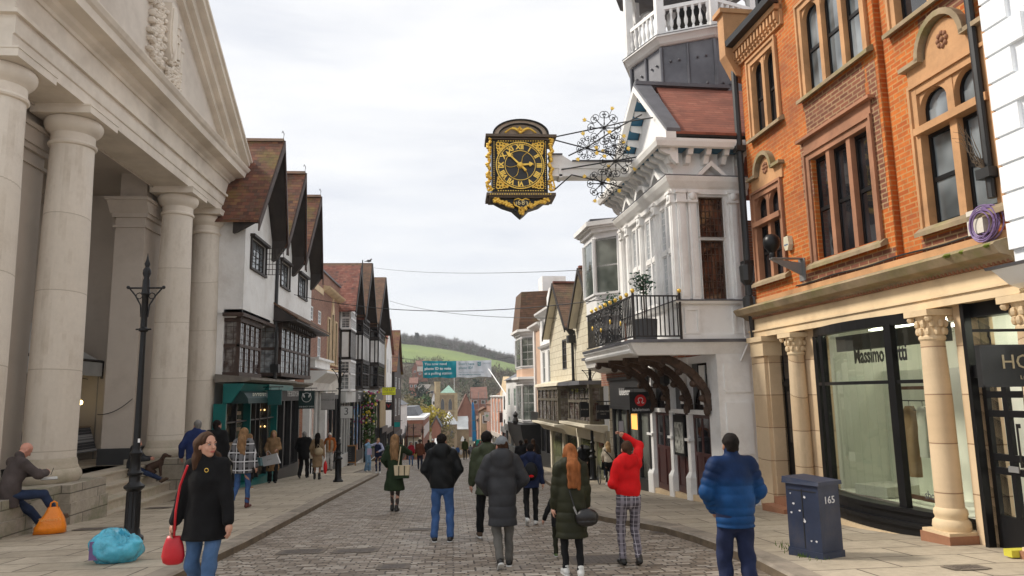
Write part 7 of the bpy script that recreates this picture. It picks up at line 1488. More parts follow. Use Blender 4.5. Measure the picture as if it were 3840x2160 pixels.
# brick office with a white-framed window band
def office():
    y0_, xx0 = 150, onY(1043,1080,150)[0]; F = Fr('brick_office', 'long low brick office with a band of white windows below the yellow willows', 'building', onY(1066,1090,120)[0]-6, 118, -16, yaw=0)
    zt_ = onY(1082,1056,118)[1]; zb_ = -16
    F.add('wall', brh, lambda b: b.box(0,6,0,30,zb_,zt_)); F.add('coping', whitep, lambda b: b.box(-.1,6.2,-.1,30,zt_,zt_+.4))
    for k in range(7): F.add('window', whitew, lambda b: b.box(6.0,6.08,2+k*4,4+k*4,zt_-3.0,zt_-1.1))
    for k in range(4): F.add('window', whitew, lambda b: b.box(.6+k*1.4,1.4+k*1.4,-.08,0,zt_-3.0,zt_-1.1))
    F.add('grey_roof', slate, lambda b: (b.prism([(1,zt_),(5,zt_),(4,zt_+2),(2,zt_+2)],'s',10,30),))
office()
cottage('white walled cottage with brown hipped roof at the foot of the street', 1026, 1054, 1098, 1074, 105, 9, plaster2, tileR, 'x', 2, pyb=1140); cottage('slate roofed brick building right of the long office', 1086, 1108, 1075, 1050, 190, 16, brh, slate, 'y', 0, pyb=1140)
cottage('pale hall roof just below the willow at the foot of the street', 1096, 1108, 1120, 1108, 170, 8, whitep, silver, 'x', 1, pyb=1150)
for i,(p0_,p1_,pe,pr,y,m) in enumerate(((1203,1220,1058,1048,150,brickR),(1209,1232,1035,1028,135,mat('tan_render2',(.5,.36,.24),.8)),(1196,1206,1095,1085,160,plaster2))): cottage(['small brick house right of the blue sheeting','tan gabled house standing against the rose brick bank','cream house low down beside the blue sheeting'][i], p0_, p1_, pe, pr, y, 10, m, tileR, 'y', 1, pyb=1150)
# scaffold wrapped in blue net
xs0, zs1 = onY(1187,1012,140); xs1, zs0 = onY(1199,1110,140); sf_ = Fr('scaffold', 'tall scaffold wrapped in bright blue sheeting at the foot of the street', 'scaffold', xs0, 140, zs0)
sf_.add('sheeting', mat('blue_sheet', (.0,.22,.55), .6, .3, .6, .3, 2), lambda b: b.hexa([(0,0,zs0),(xs1-xs0,0,zs0),(xs1-xs0,2.5,zs0),(0,2.5,zs0),(0,0,zs1),((xs1-xs0)*.35,0,zs1),(xs1-xs0,2.5,zs1-3),(0,2.5,zs1)]))
sf_.add('poles', grey, lambda b: ([b.tube([(q,-.1,zs0),(q,-.1,zs1+2)], .05, 4) for q in (0,1.3,2.6)], [b.tube([(-.2,-.1,zs0+k*2),(3.2,-.1,zs0+k*2)], .04, 4) for k in range(5)]))
hp = tag(empty('white_pole', (onY(1243,955,80)[0],80,onY(1243,955,80)[1])), 'slanting white flagpole on the front of the rose brick bank', 'flagpole'); q = Vector(wp(1286,1012,70)) - hp.location; MB().tube([(-.6,0,1.2),tuple(q)], .06, 5).build('pole', whitew, hp)
# ================================================================ PEOPLE
def surfnets(D, org, h):
    S = D < 0; nx, ny, nz = D.shape
    c = np.zeros((nx-1,ny-1,nz-1), np.int8)
    for i in (0,1):
        for j in (0,1):
            for k in (0,1): c += S[i:nx-1+i, j:ny-1+j, k:nz-1+k]
    act = (c > 0) & (c < 8); idx = np.full(act.shape, -1, np.int64); I = np.argwhere(act); idx[act] = np.arange(len(I))
    P = np.zeros((len(I),3)); W = np.zeros(len(I))
    off = [(a,b,d) for a in (0,1) for b in (0,1) for d in (0,1)]
    for a in off:
        for ax in range(3):
            if a[ax]: continue
            b_ = list(a); b_[ax] = 1; va = D[I[:,0]+a[0], I[:,1]+a[1], I[:,2]+a[2]]; vb = D[I[:,0]+b_[0], I[:,1]+b_[1], I[:,2]+b_[2]]
            m = (va < 0) != (vb < 0); t = np.where(m, va/np.where(m, va-vb, 1), 0); p = np.tile(np.array(a, float), (len(I),1)); p[:,ax] += t; P[m] += p[m]; W[m] += 1
    V = (I+P/W[:,None])*h+np.array(org); F = []
    for ax in range(3):
        sl0 = [slice(None)]*3; sl1 = [slice(None)]*3; sl0[ax] = slice(0,-1); sl1[ax] = slice(1,None)
        E_ = np.argwhere(S[tuple(sl0)] != S[tuple(sl1)]); u, v = [q for q in range(3) if q != ax]
        E_ = E_[(E_[:,u] > 0) & (E_[:,v] > 0) & (E_[:,u] < D.shape[u]-1) & (E_[:,v] < D.shape[v]-1)]
        if not len(E_): continue
        def g(du, dv): q = E_.copy(); q[:,u] -= du; q[:,v] -= dv; return idx[q[:,0],q[:,1],q[:,2]]
        f = np.stack([g(1,1), g(0,1), g(0,0), g(1,0)], 1); flip = S[E_[:,0],E_[:,1],E_[:,2]] ^ (ax == 1); f[~flip] = f[~flip][:, ::-1]; F.append(f)
    F = np.concatenate(F); F = F[(F >= 0).all(1)]
    return V, F
class Sdf:
    def __init__(s): s.p = []; s.cut = []; s.sub = []; s.fold = None
    def rc(s, a, b, r1, r2, flat=1., k=.03, q=None, rot=None): s.p.append((np.array(a,float), np.array(b,float), r1, r2, flat, k, q, rot)); return s
    def el(s, c, r, k=.02, M=None): s.p.append(('e', np.array(c,float), np.array(r,float), k, M)); return s
    def mesh(s, h):
        lo = np.full(3, 9.); hi = -lo
        for p in s.p:
            if p[0] is None: continue
            if isinstance(p[0], str): lo = np.minimum(lo, p[1]-max(p[2])); hi = np.maximum(hi, p[1]+max(p[2]))
            else:
                for c, r in ((p[0],p[2]),(p[1],p[3])): lo = np.minimum(lo, c-r*1.15); hi = np.maximum(hi, c+r*1.15)
        lo -= 2.5*h+.02; hi += 2.5*h+.02; n = np.ceil((hi-lo)/h).astype(int)+1
        X = [(lo[i]+h*np.arange(n[i])).astype('f') for i in range(3)]; D = np.full(tuple(n), 9., 'f')
        for p in s.p:
            if isinstance(p[0], str):
                _, c, r, k, M = p; ext = max(r)+.1
            else: a, b, r1, r2, fl, k, q, rot = p; ext = max(r1,r2)*1.1+.1; c = None
            l = (np.minimum(p[0],p[1]) if c is None else c)-ext; u = (np.maximum(p[0],p[1]) if c is None else c)+ext
            i0 = np.clip(((l-lo)/h).astype(int), 0, n-1); i1 = np.clip(((u-lo)/h).astype(int)+2, 1, n)
            G = np.meshgrid(*[X[i][i0[i]:i1[i]] for i in range(3)], indexing='ij')
            if c is not None:
                Q = [G[i]-c[i] for i in range(3)]
                if M is not None: Q = [sum(M[j][i]*Q[j] for j in range(3)) for i in range(3)]
                e = np.sqrt(sum((Q[i]/r[i])**2 for i in range(3))); d = (e-1)*min(r)*np.clip(e,.6,1.4)
            else:
                # flattened in y about the segment
                A, B = a.copy(), b.copy(); BA = B-A; Q = [G[0]-A[0], G[1]-A[1], G[2]-A[2]]; Lq = max((BA**2).sum(), 1e-8)
                t = np.clip((Q[0]*BA[0]+Q[1]*BA[1]+Q[2]*BA[2])/Lq, 0, 1); R_ = [Q[i]-t*BA[i] for i in range(3)]
                if rot: cs, sn_ = cos(rot), sin(rot); R_ = [R_[0]*cs+R_[1]*sn_, -R_[0]*sn_+R_[1]*cs, R_[2]]
                d0 = np.sqrt(R_[0]**2+(R_[1]/fl)**2+R_[2]**2); r = r1+(r2-r1)*t
                if q: r = r+q[0]*(np.abs(np.sin(pi*(t*sqrt(Lq)+q[2])/q[1]))**.55-.6)
                d = (d0-r)*(fl if fl < 1 else 1)**.5
            sl = tuple(slice(i0[i], i1[i]) for i in range(3)); o = D[sl]
            hh = np.clip(.5+.5*(o-d)/k, 0, 1); D[sl] = np.where(o > 5, d, o*(1-hh)+d*hh-k*hh*(1-hh))
        G = None
        if s.fold or s.cut or s.sub:
            G = np.meshgrid(*X, indexing='ij', sparse=True)
            if s.fold: am, fr, sd = s.fold; D = D+am*(np.sin(G[0]*fr+sd+2*np.sin(G[2]*fr*.35))*np.sin(G[2]*fr*.55+sd*2+1.5*np.sin(G[0]*fr*.6))+.6*np.sin(G[2]*fr*1.3+G[0]*fr*.8+G[1]*fr+sd))
            for (c, r, k) in s.sub:
                e = np.sqrt(sum(((G[i]-c[i])/r[i])**2 for i in range(3))); d = -(e-1)*min(r); D = np.maximum(D, d)
            for (nrm, dist) in s.cut: D = np.maximum(D, G[0]*nrm[0]+G[1]*nrm[1]+G[2]*nrm[2]-dist)
        return surfnets(D, lo, h)
def npmesh(name, V, F, m, parent=None):
    me = bpy.data.meshes.new(name); me.from_pydata(V.tolist(), [], F.tolist() if hasattr(F,'tolist') else F); me.materials.append(m); me.polygons.foreach_set('use_smooth', [True]*len(me.polygons)); me.update()
    o = bpy.data.objects.new(name, me); C.objects.link(o); o.parent = parent; return o
def ik(a, c, l1, l2, hint):
    a, c = Vector(a), Vector(c); d = c-a; L_ = min(d.length, (l1+l2)*.999); u = d.normalized(); x = (l1*l1-l2*l2+L_*L_)/(2*L_); h = sqrt(max(l1*l1-x*x, 0)); w = Vector(hint)-u*Vector(hint).dot(u)
    w = w.normalized() if w.length > 1e-5 else Vector((0,1,0)); return a+u*x+w*h, a+u*L_
def cloth(name, c, r=.9, v=.25, sc_=6, b=.25, bs=40, **k): return mat(name, c, r, v, sc_, b, bs, spec=.25, bd=.01, **k)
skin1 = mat('skin', (.50,.27,.19), .55, .1, 8, .05, 60); skin2 = mat('skin_tan', (.30,.15,.09), .55, .1, 8, .05, 60); skin3 = mat('skin_ruddy', (.52,.24,.17), .5, .12, 8, .05, 60)
hairm = {n: mat('hair_'+n, c, .75, .4, 26, .7, 60, stretch=(1,1,.12), bd=.01, spec=.12) for n, c in dict(dark=(.012,.009,.008), brown=(.05,.025,.014), auburn=(.15,.06,.025), blonde=(.36,.23,.11), fair=(.24,.14,.07), grey=(.22,.21,.2), white=(.6,.58,.55), ginger=(.24,.085,.03)).items()}
def person(lbl, foot, top, yaw, body_skin=skin1, coat=None, legs=None, shoe=None, hair=('short','dark'), feet=((-.09,.05),(.09,-.05)), hands=((-.27,.04,.80),(.27,.04,.80)), elbow=((-.5,-1,-.1),(.5,-1,-.1)), off=0., H=None, h=None, look=0., nod=0., lean=0., sex='m', sit=None, lift=(0,0), group=None, xy=None, hat=None, wide=1., face=False, z0=None, loc=None, hipz=None, extra=None, torsoyaw=0, skirt=None):
    """one figure: a continuous body mesh with its clothing as children. Built facing +Y, feet at z = 0, 1.75 m before scaling"""
    if loc: x, y, z = loc
    else:
        x, y = onG(foot[0], foot[1], off) if xy is None else xy; z = gz(y, off)
    if H is None: H = onY(foot[0], top, y)[1]-z
    s = H/1.75; dist = sqrt(x*x+y*y); h = h or (.0135 if dist < 13 else .017 if dist < 20 else .026 if dist < 36 else .036 if dist < 60 else .05)
    pz = hipz or .93; px_, py_ = (sit or (0,0)); hipL, hipR = Vector((px_-.09,py_,pz)), Vector((px_+.09,py_,pz)); ln_ = Vector((0, lean, 0))
    ch_ = Vector((px_,py_,pz+.36))+ln_; nk = Vector((px_,py_,pz+.56))+ln_*1.45; sw = .165 if sex == 'm' else .15; sw *= wide**.5
    ct, st_ = cos(torsoyaw), sin(torsoyaw); shL = Vector((px_-sw*ct,py_-sw*st_,pz+.49))+ln_*1.3; shR = Vector((px_+sw*ct,py_+sw*st_,pz+.49))+ln_*1.3
    ank = [Vector((f[0], f[1], (f[2] if len(f) > 2 else 0)+.085)) for f in feet]
    kn = [ik(a, k, .44, .42, (0.25*(-1 if i == 0 else 1)*(.3 if not sit else .5),1,.4 if not sit else 1.0)) for i,(a,k) in enumerate(zip((hipL,hipR), ank))]
    ank = [k[1] for k in kn]; kn = [k[0] for k in kn]
    el_ = [ik(a, k, .285, .25, e) for a,k,e in zip((shL,shR), hands, elbow)]; wr = [e[1] for e in el_]; el_ = [e[0] for e in el_]
    hc = nk+Vector((0, .025+.10*sin(nod), .125)); 
    # head frame
    cy, sy = cos(look), sin(look); cn, sn_ = cos(nod), sin(nod)
    fx = Vector((cy, -sy, 0)); fy = Vector((sy*cn, cy*cn, -sn_)); fz = fx.cross(fy); M = [[fx[i], fy[i], fz[i]] for i in range(3)]
    def hp_(u, v, w): return hc+fx*u+fy*v+fz*w
    # ---- body
    B = Sdf(); hb = max(h*1.4, .022)
    B.rc((px_,py_,pz-.02), (px_,py_,pz+.12), .125, .11, .8).rc((px_,py_,pz+.12), tuple(ch_), .11, .13, .75).rc(tuple(shL), tuple(shR), .055, .055, 1, .05).rc(tuple(ch_), tuple(nk), .08, .05, 1, .05)
    for a, k, n_ in zip((hipL,hipR), kn, ank): B.rc(a, k, .075, .05).rc(k, n_, .048, .034)
    for a, e, w in zip((shL,shR), el_, wr): B.rc(a, e, .045, .036).rc(e, w, .036, .026)
    V, F = B.mesh(hb); VV = [V]; FF = [F]; nv = len(V)
    def addm(V, F): 
        nonlocal nv
        VV.append(np.array(V)); FF.append(np.array(F)+nv); nv += len(V)
    Hd = Sdf(); k_ = .02
    Hd.rc(tuple(nk-Vector((0,0,.05))), tuple(hp_(0,-.02,-.06)), .056, .054, 1, .02)
    Hd.el(hp_(0,-.012,.035), (.074,.094,.088), .02, M).el(hp_(0,.018,-.035), (.056,.068,.078), .03, M).el(hp_(0,.055,-.088), (.024,.024,.02), .025, M)
    Hd.rc(tuple(hp_(0,.082,.018)), tuple(hp_(0,.105,-.022)), .009, .014, 1, .012)
    for u in (-1,1): Hd.el(hp_(u*.074,-.008,-.008), (.012,.02,.032), .008, M).el(hp_(u*.035,.062,-.028), (.02,.018,.02), .02, M)
    Hd.rc(tuple(hp_(-.02,.082,-.052)), tuple(hp_(.02,.082,-.052)), .007, .007, 1, .008).rc(tuple(hp_(-.045,.076,.03)), tuple(hp_(.045,.076,.03)), .008, .008, 1, .015)
    for u in (-1,1): Hd.sub.append((hp_(u*.033,.098,.008), (.017,.014,.010), .01))
    V, F = Hd.mesh(max(min(h*.75, .02), .008 if dist < 20 else .014)); addm(V, F)
    for i in (0,1):
        d = (wr[i]-el_[i]).normalized(); side = Vector((1,0,0)) if i == 0 else Vector((-1,0,0)); w = (side-d*side.dot(d)).normalized(); v = d.cross(w); c = wr[i]; b = MB()
        b.tube([tuple(c-d*.03),tuple(c+d*.01)], [.026,.028], 8); b.ell(tuple(c+d*.055), (.03+.012*abs(v.x)+.012*abs(d.x),.03+.012*abs(v.y)+.014*abs(d.y),.03+.012*abs(v.z)+.018*abs(d.z)), 8, 6)
        for f in range(4):
            o = v*(.03-.02*f); Lf = (.062,.072,.068,.052)[f]; p0_ = c+d*.085+o; p1_ = p0_+d*Lf*.5+w*.008; p2_ = p1_+d*Lf*.32+w*.024; b.tube([tuple(p0_),tuple(p1_),tuple(p2_)], [.0095,.0085,.007], 5)
        p0_ = c+d*.03+v*.03; b.tube([tuple(p0_),tuple(p0_+d*.03+v*.02+w*.012),tuple(p0_+d*.06+v*.02+w*.03)], [.012,.010,.008], 5)
        tri = []; 
        for f in b.f:
            if len(f) == 4: tri.append(list(f))
            else: tri += [[f[0],f[q],f[q+1],f[q+1]] for q in range(1,len(f)-1)]
        VVb = np.array(b.v); VV.append(VVb); FF.append(np.array(tri)+nv); nv += len(VVb)
    allF = [tuple(dict.fromkeys(f)) for F_ in FF for f in F_.tolist()]; allF = [f for f in allF if len(f) > 2]
    me = bpy.data.meshes.new('person'); me.from_pydata(np.concatenate(VV).tolist(), [], allF); me.materials.append(body_skin); me.polygons.foreach_set('use_smooth', [True]*len(me.polygons)); me.update()
    P_ = bpy.data.objects.new('person', me); C.objects.link(P_); P_.location = (x,y,z+lift[0]); P_.rotation_euler = (0,0,-yaw); P_.scale = (s,s,s); tag(P_, lbl, 'person', group)
    def part(name, S, m, hh=h, parent=P_): V, F = S.mesh(hh); return npmesh(name, V, F, m, parent)
    # ---- trousers or tights
    if legs:
        m, rt, rk, ra, zl = legs; T = Sdf(); T.rc((px_,py_,pz-.01), (px_,py_,pz+.13), .15*wide**.5, .14*wide**.5, .78, .03)
        if not sit: T.el((px_-.065,py_-.035,pz-.04),(.085,.085,.09),.04).el((px_+.065,py_-.035,pz-.04),(.085,.085,.09),.04)
        for a, k, n_ in zip((hipL,hipR), kn, ank):
            e_ = k.lerp(n_, zl); T.rc(a, k, rt, rk, 1, .025).rc(k, e_, rk, ra, 1, .03)
        T.fold = (.0065, 24., x*7); part('trousers' if rk > .056 else 'leggings', T, m)
    # ---- upper garment
    if coat:
        m = coat['m']; f = coat.get('flat', .72); hem = coat.get('hem', .78); q = coat.get('q'); rh, rw, rc_ = coat.get('rh', .19), coat.get('rw', .165), coat.get('rc', .185); sl = coat.get('sl', .06); T = Sdf()
        hz0 = Vector((px_,py_,hem)); wz = Vector((px_,py_,pz+.12)); k1 = (q[0], q[1], 0) if q else None
        if hem < pz-.05 and not sit: T.rc(hz0-Vector((0,0,.05)), wz, rh, rw, f+.06, .04, k1)
        else: T.rc(Vector((px_,py_,hem)), wz, rh, rw, f, .04, k1)
        T.rc(wz, ch_, rw, rc_, f, .05, (q[0], q[1], 0) if q else None)
        T.rc(ch_, nk-Vector((0,0,.06)), rc_*.86, .10, f, .06, None).rc(shL+Vector((.02,0,.005)), shR+Vector((-.02,0,.005)), sl*1.15, sl*1.15, 1, .05)
        for a, e, w in zip((shL,shR), el_, wr):
            we = e.lerp(w, coat.get('cuff', .96)); k2 = (q[0]*.8, q[1]*.9, 0) if q else None
            T.rc(a, e, sl*1.08, sl*.95, 1, .03, k2).rc(e, we, sl*.95, sl*coat.get('cr', .72), 1, .03, k2)
        if coat.get('collar', True): T.rc(nk-Vector((0,0,.05)), nk+Vector((0,.005,coat.get('cz', .055))), .078, .072, 1, .03)
        hd = coat.get('hood')
        if hd: T.rc(nk+Vector((-.07,-.085,-.01)), nk+Vector((.07,-.085,-.01)), .06*hd, .06*hd, 1, .04).rc(nk+Vector((-.09,-.01,.015)), nk+Vector((-.05,-.09,.03)), .05*hd, .055*hd, 1, .04).rc(nk+Vector((.09,-.01,.015)), nk+Vector((.05,-.09,.03)), .05*hd, .055*hd, 1, .04).el(nk+Vector((0,-.115,-.06)), (.10*hd,.05*hd,.09*hd), .03)
        T.cut.append(((0,0,-1), -hem)); T.fold = coat.get('fold', (.006, 20., x*5+y)); T.fold = (T.fold[0]*1.4,)+T.fold[1:]; part(coat.get('name', 'coat'), T, m)
    if skirt:
        m, zb_, rb, rt_ = skirt; T = Sdf(); T.rc((px_,py_,zb_-.04),(px_,py_,pz+.1),rb,rt_,.75,.03); T.cut.append(((0,0,-1),-zb_)); T.fold = (.006,24.,1.); part('skirt', T, m)
    # ---- shoes
    if shoe:
        m, ms, sh_ = shoe
        for i, (n_, ft) in enumerate(zip(ank, feet)):
            pit = ft[3] if len(ft) > 3 else 0.; c_, s_ = cos(pit), sin(pit); tw = .12*(-1 if i == 0 else 1); dr = Vector((sin(tw)*c_, cos(tw)*c_, -s_)); up_ = Vector((sin(tw)*s_, cos(tw)*s_, c_)); a = n_-up_*.045-dr*.035; T = Sdf()
            T.rc(a, a+dr*.17-up_*.012, .043, .036, 1, .02).rc(n_+up_*(.03 if sh_ < 1 else .12), n_-up_*.03, .05*(.9 if sh_ < 1 else 1.05), .048, 1, .02); so = a-up_*.032; T.cut.append((tuple(-up_), -up_.dot(a-up_*.04)))
            so_ = part('shoe' if sh_ < 1 else 'boot', T, m, min(h, .02))
            if ms: T = Sdf(); T.rc(a-up_*.036-dr*.01, a+dr*.178-up_*.036, .043, .037, 1, .01); T.cut.append((tuple(up_), up_.dot(a-up_*.026))); T.cut.append((tuple(-up_), -up_.dot(a-up_*.055))); part('sole', T, ms, min(h*.7, .016), so_)
    # ---- hair
    st, hcname = hair; hm = hairm[hcname] if hcname else None
    if st != 'bald':
        T = Sdf(); T.el(hp_(0,-.02,.042), (.083,.100,.092), .02, M)
        if st in ('long','bob'):
            L_ = .34 if st == 'long' else .17
            hy = -.20 if coat.get('hood') else -.13; m1 = nk+Vector((.01,hy,-.02)); T.rc(hp_(0,-.07,.0), m1, .082, .07, .8, .04).rc(m1, nk+Vector((.015,hy+.01,-L_*.8)), .075, .05, .7, .04).rc(m1+Vector((.04,.02,0)), nk+Vector((.08,hy+.01,-L_*.98)), .05, .025, 1, .03).rc(m1+Vector((-.04,.03,0)), nk+Vector((-.05,hy+.02,-L_*.9)), .05, .025, 1, .03).rc(hp_(-.05,-.05,.02), hp_(-.075,-.045,-L_*.6), .05, .035, 1, .03).rc(hp_(.05,-.05,.02), hp_(.075,-.045,-L_*.6), .05, .035, 1, .03).rc(hp_(0,-.06,.02), hp_(0,-.095,-L_), .08, .05, .8, .04).rc(hp_(-.04,-.06,-.1), hp_(-.05,-.1,-L_*.9), .06, .035, .8, .04).rc(hp_(.04,-.06,-.1), hp_(.05,-.1,-L_), .06, .03, .8, .04)
        if st == 'bun': T.el(hp_(0,-.10,.09), (.04,.04,.04), .015, M).el(hp_(0,-.03,.05),(.085,.1,.09),.02,M)
        if st == 'tied': T.el(hp_(0,-.105,-.02), (.035,.04,.06), .02, M)
        if st in ('curly',): T.el(hp_(0,-.02,.06), (.10,.115,.10), .02, M)
        if st == 'short': T.el(hp_(0,-.045,-.02), (.068,.06,.07), .02, M)
        # keep the face clear
        n_ = fy+fz*-.55; n_ = n_.normalized(); T.cut.append((tuple(n_), n_.dot(hp_(0,.052 if st != 'receding' else .02,.03)))) if st not in ('long','bob') else T.cut.append((tuple(fy), fy.dot(hp_(0,.055,0))))
        if st in ('long','bob'): T.sub.append((hp_(0,.11,-.03), (.066,.085,.095), .01))
        T.fold = (.005, 40., 2.) if st != 'short' else (.003, 60., 1.); part('hair', T, hm, max(min(h*.8,.03), .009))
    if hat:
        kind, m2 = hat; T = Sdf()
        if kind == 'cap':
            T.el(hp_(0,-.015,.05), (.090,.104,.092), .02, M); T.cut.append((tuple(-fz), -fz.dot(hp_(0,0,.028)))); c_ = part('cap', T, m2, max(h*.8,.01)); T = Sdf(); T.rc(hp_(-.03,.08,.036), hp_(-.03,.15,.028), .04,.03,1,.02).rc(hp_(.03,.08,.036), hp_(.03,.15,.028), .04,.03,1,.02); T.cut.append((tuple(fz), fz.dot(hp_(0,0,.043)))); T.cut.append((tuple(-fz), -fz.dot(hp_(0,0,.028)))); part('peak', T, m2, .009, c_)
        elif kind == 'beanie': T.el(hp_(0,-.015,.055), (.092,.105,.10), .02, M).el(hp_(0,-.02,.155), (.03,.03,.03), .01, M); T.cut.append((tuple(-fz), -fz.dot(hp_(0,0,.01)))); part('beanie', T, m2, max(h*.8,.012))
        elif kind == 'brim': T.el(hp_(0,-.015,.06), (.088,.10,.085), .02, M).rc(hp_(0,-.03,.04), hp_(0,.03,.04), .13, .13, 1, .01); T.cut.append((tuple(-fz), -fz.dot(hp_(0,0,.028)))); part('hat', T, m2, max(h*.8,.012))
    if face:
        lipm = mat('lips', (.42,.10,.09), .4); whm = mat('eye_white', (.36,.32,.30), .4); irm = mat('iris', (.03,.025,.02), .2)
        for u in (-1,1):
            b = MB(); c = hp_(u*.033,.083,.010); b.ell(tuple(c-fy*.0025), (.0125,.0125,.0085), 10, 7); e_ = b.build('eye', whm, P_, smooth=True); b = MB(); b.ell(tuple(hp_(u*.033,.0935,.010)), (.0065,.0065,.0065), 8, 6); b.build('iris', irm, e_, smooth=True)
            b = MB(); b.tube([tuple(hp_(u*(.018+.009*k),.088-.004*k*k*.35,.033+.002*sin(k))) for k in range(5)], .0032, 4); b.build('eyebrow', hairm['brown'], P_); b = MB(); b.tube([tuple(hp_(u*(.021+.0065*k),.0945-.0012*k*k,.0175+.0015*sin(k*.8))) for k in range(5)], .0018, 4); b.build('eyelid', hairm['brown'], P_)
        b = MB(); b.tube([tuple(hp_(-.022+.0055*k,.0885+.0035*sin(pi*k/8),-.054+.0012*cos(k*1.5))) for k in range(9)], .0042, 5); b.build('lips', lipm, P_)
        b = MB(); b.tube([tuple(hp_(-.019+.0048*k,.089+.003*sin(pi*k/8),-.062)) for k in range(9)], .0045, 5); b.build('lower_lip', lipm, P_)
    P_['s'] = s
    W_ = lambda v: Matrix.LocRotScale(P_.location, P_.rotation_euler, P_.scale) @ Vector(v)
    return dict(o=P_, W=W_, sh=(shL,shR), wr=wr, el=el_, nk=nk, hp=hp_, kn=kn, ank=ank, hc=hc, x=x, y=y, z=z, s=s)
def thingmesh(name, lbl, cat, m, fn, loc, rz=0, group=None, smooth=False, s=1.):
    b = MB(); fn(b); o = b.build(name, m, None, smooth=smooth, loc=loc); o.rotation_euler = (0,0,rz); o.scale = (s,s,s); tag(o, lbl, cat, group); return o
denim = cloth('blue_denim', (.055,.11,.22), .85, .3, 5, .3, 30, stain=(.12,.19,.32), sa=.6, ss=3.); denimd = cloth('dark_denim', (.022,.035,.075)); denimb = cloth('mid_blue_jeans', (.045,.10,.24), .85, .25, 6); blk_ = cloth('black_wool', (.007,.007,.008), .95, .3, 12); blkn = mat('black_nylon', (.008,.009,.010), .5, .3, 6, .25, 30, bd=.01, spec=.2); blkt = cloth('black_cotton', (.010,.010,.011))
whs = mat('white_rubber', (.62,.62,.6), .6, .08, 5, 0); bsh = mat('black_shoe', (.012,.011,.011), .45, .2, 5, 0); brs = mat('brown_suede', (.09,.055,.035), .9); redl = mat('dark_red_leather', (.10,.015,.012), .5); redb = mat('red_leather', (.50,.010,.02), .4, .15, 5, .1); tan_ = cloth('tan_wool', (.27,.165,.085)); creamc = cloth('cream_fleece', (.55,.48,.38)); oliv = cloth('dark_olive_nylon', (.018,.019,.008), .6, .3, 5, .2, 25); ol2 = cloth('olive_green_nylon', (.045,.055,.03), .6, .3, 5); grn = cloth('bottle_green_wool', (.018,.032,.014)); chrc = cloth('charcoal_down', (.032,.033,.037), .6, .25, 5, .15, 25); greyj = cloth('grey_jersey', (.12,.115,.105)); redj = cloth('scarlet_jersey', (.55,.006,.008), .85, .15, 6, .2, 30); nv = cloth('navy_cloth', (.013,.02,.055)); tealbl = mat('blue_down', (.004,.042,.135), .65, .3, 5, .2, 22, bd=.015, spec=.2); purp = cloth('grey_brown_wool', (.07,.055,.052))
wlk = dict(feet=((-.10,.22,.0,-.15),(.09,-.20,.05,.45)))
# 1 front woman
p = person('dark-haired woman in a black coat and jeans walking towards the viewer', (505,1560), 1085, pi+.12, skin1, dict(m=blk_, hem=.74, rh=.235, rw=.165, rc=.18, sl=.065, cr=.85, cuff=.93, fold=(.003,20.,1.), cz=.045), (denim,.085,.064,.058,.96), (bsh,whs,.5), ('long','brown'), feet=((-.11,.10,0,0),(.08,-.16,.03,.3)), hands=((-.285,.10,.80),(.295,.06,.80)), xy=(-2.26,6.94), sex='f', look=-1.05, nod=-.02, face=True, lean=.01, h=.011)
W = p['W']; shr = p['sh'][1]
b = MB(); b.tube([tuple(W((.125,.155,1.44))), tuple(W((.20,.135,1.25))), tuple(W((.23,.13,1.02))), tuple(W((.26,.08,.78)))], .012*.9, 5); 
for v_ in (0,): pass
c_ = W((.27,.06,.66)); bag = MB(); i = 0
lv = [(-.17,.07,.035),(-.15,.11,.05),(-.08,.13,.055),(.02,.115,.05),(.10,.09,.035),(.14,.07,.015)]
for z,a,d in lv:
    for k in range(16): t = 2*pi*k/16; bag.v.append((a*cos(t), d*sin(t), z))
for j in range(len(lv)-1):
    for k in range(16): bag.f.append([j*16+k,j*16+(k+1)%16,(j+1)*16+(k+1)%16,(j+1)*16+k])
bag.f.append(list(range(16))[::-1]); bag.f.append([80+k for k in range(16)])
bag.v = [(a_*.8,b_*.8,c2_*.8) for a_,b_,c2_ in bag.v]; ob = bag.build('shoulder_bag', redb, None, smooth=True, loc=c_); tag(ob, 'soft scarlet shoulder bag hanging at the side of the woman in the black coat', 'bag'); b.v = [tuple(Vector(v)-c_) for v in b.v]; st_ = b.build('strap', redb, ob)
bb = MB(); q_ = p['nk']+Vector((-.05,.12,-.10)); bb.tube([tuple(q_+Vector((.018*cos(t*pi/6),.0,.018*sin(t*pi/6)))) for t in range(12)], .003, 5, True); bb.build('ring_brooch', goldp, p['o'])
bb = MB(); w0 = p['wr'][0]; e0_ = p['el'][0]; bb.tube([tuple(w0.lerp(e0_,.02)),tuple(w0.lerp(e0_,.16))], [.046,.05], 12); bb.build('shirt_cuff', whs, p['o'])
# 2 black-jacket man with jeans
person('man in a black hooded jacket and blue jeans, hands in pockets', (1113,1362), 1090, .05, skin2, dict(m=blkn, hem=.86, rh=.19, rw=.20, rc=.20, sl=.075, cr=.8, hood=1.15, fold=(.005,20.,3.)), (denimb,.10,.07,.062,.97), (bsh,whs,.5), ('short','dark'), feet=((-.13,.0),(.13,-.02)), hands=((-.17,.08,.96),(.17,.08,.96)), elbow=((-1,-.5,0),(1,-.5,0)), look=.5, wide=1.15)
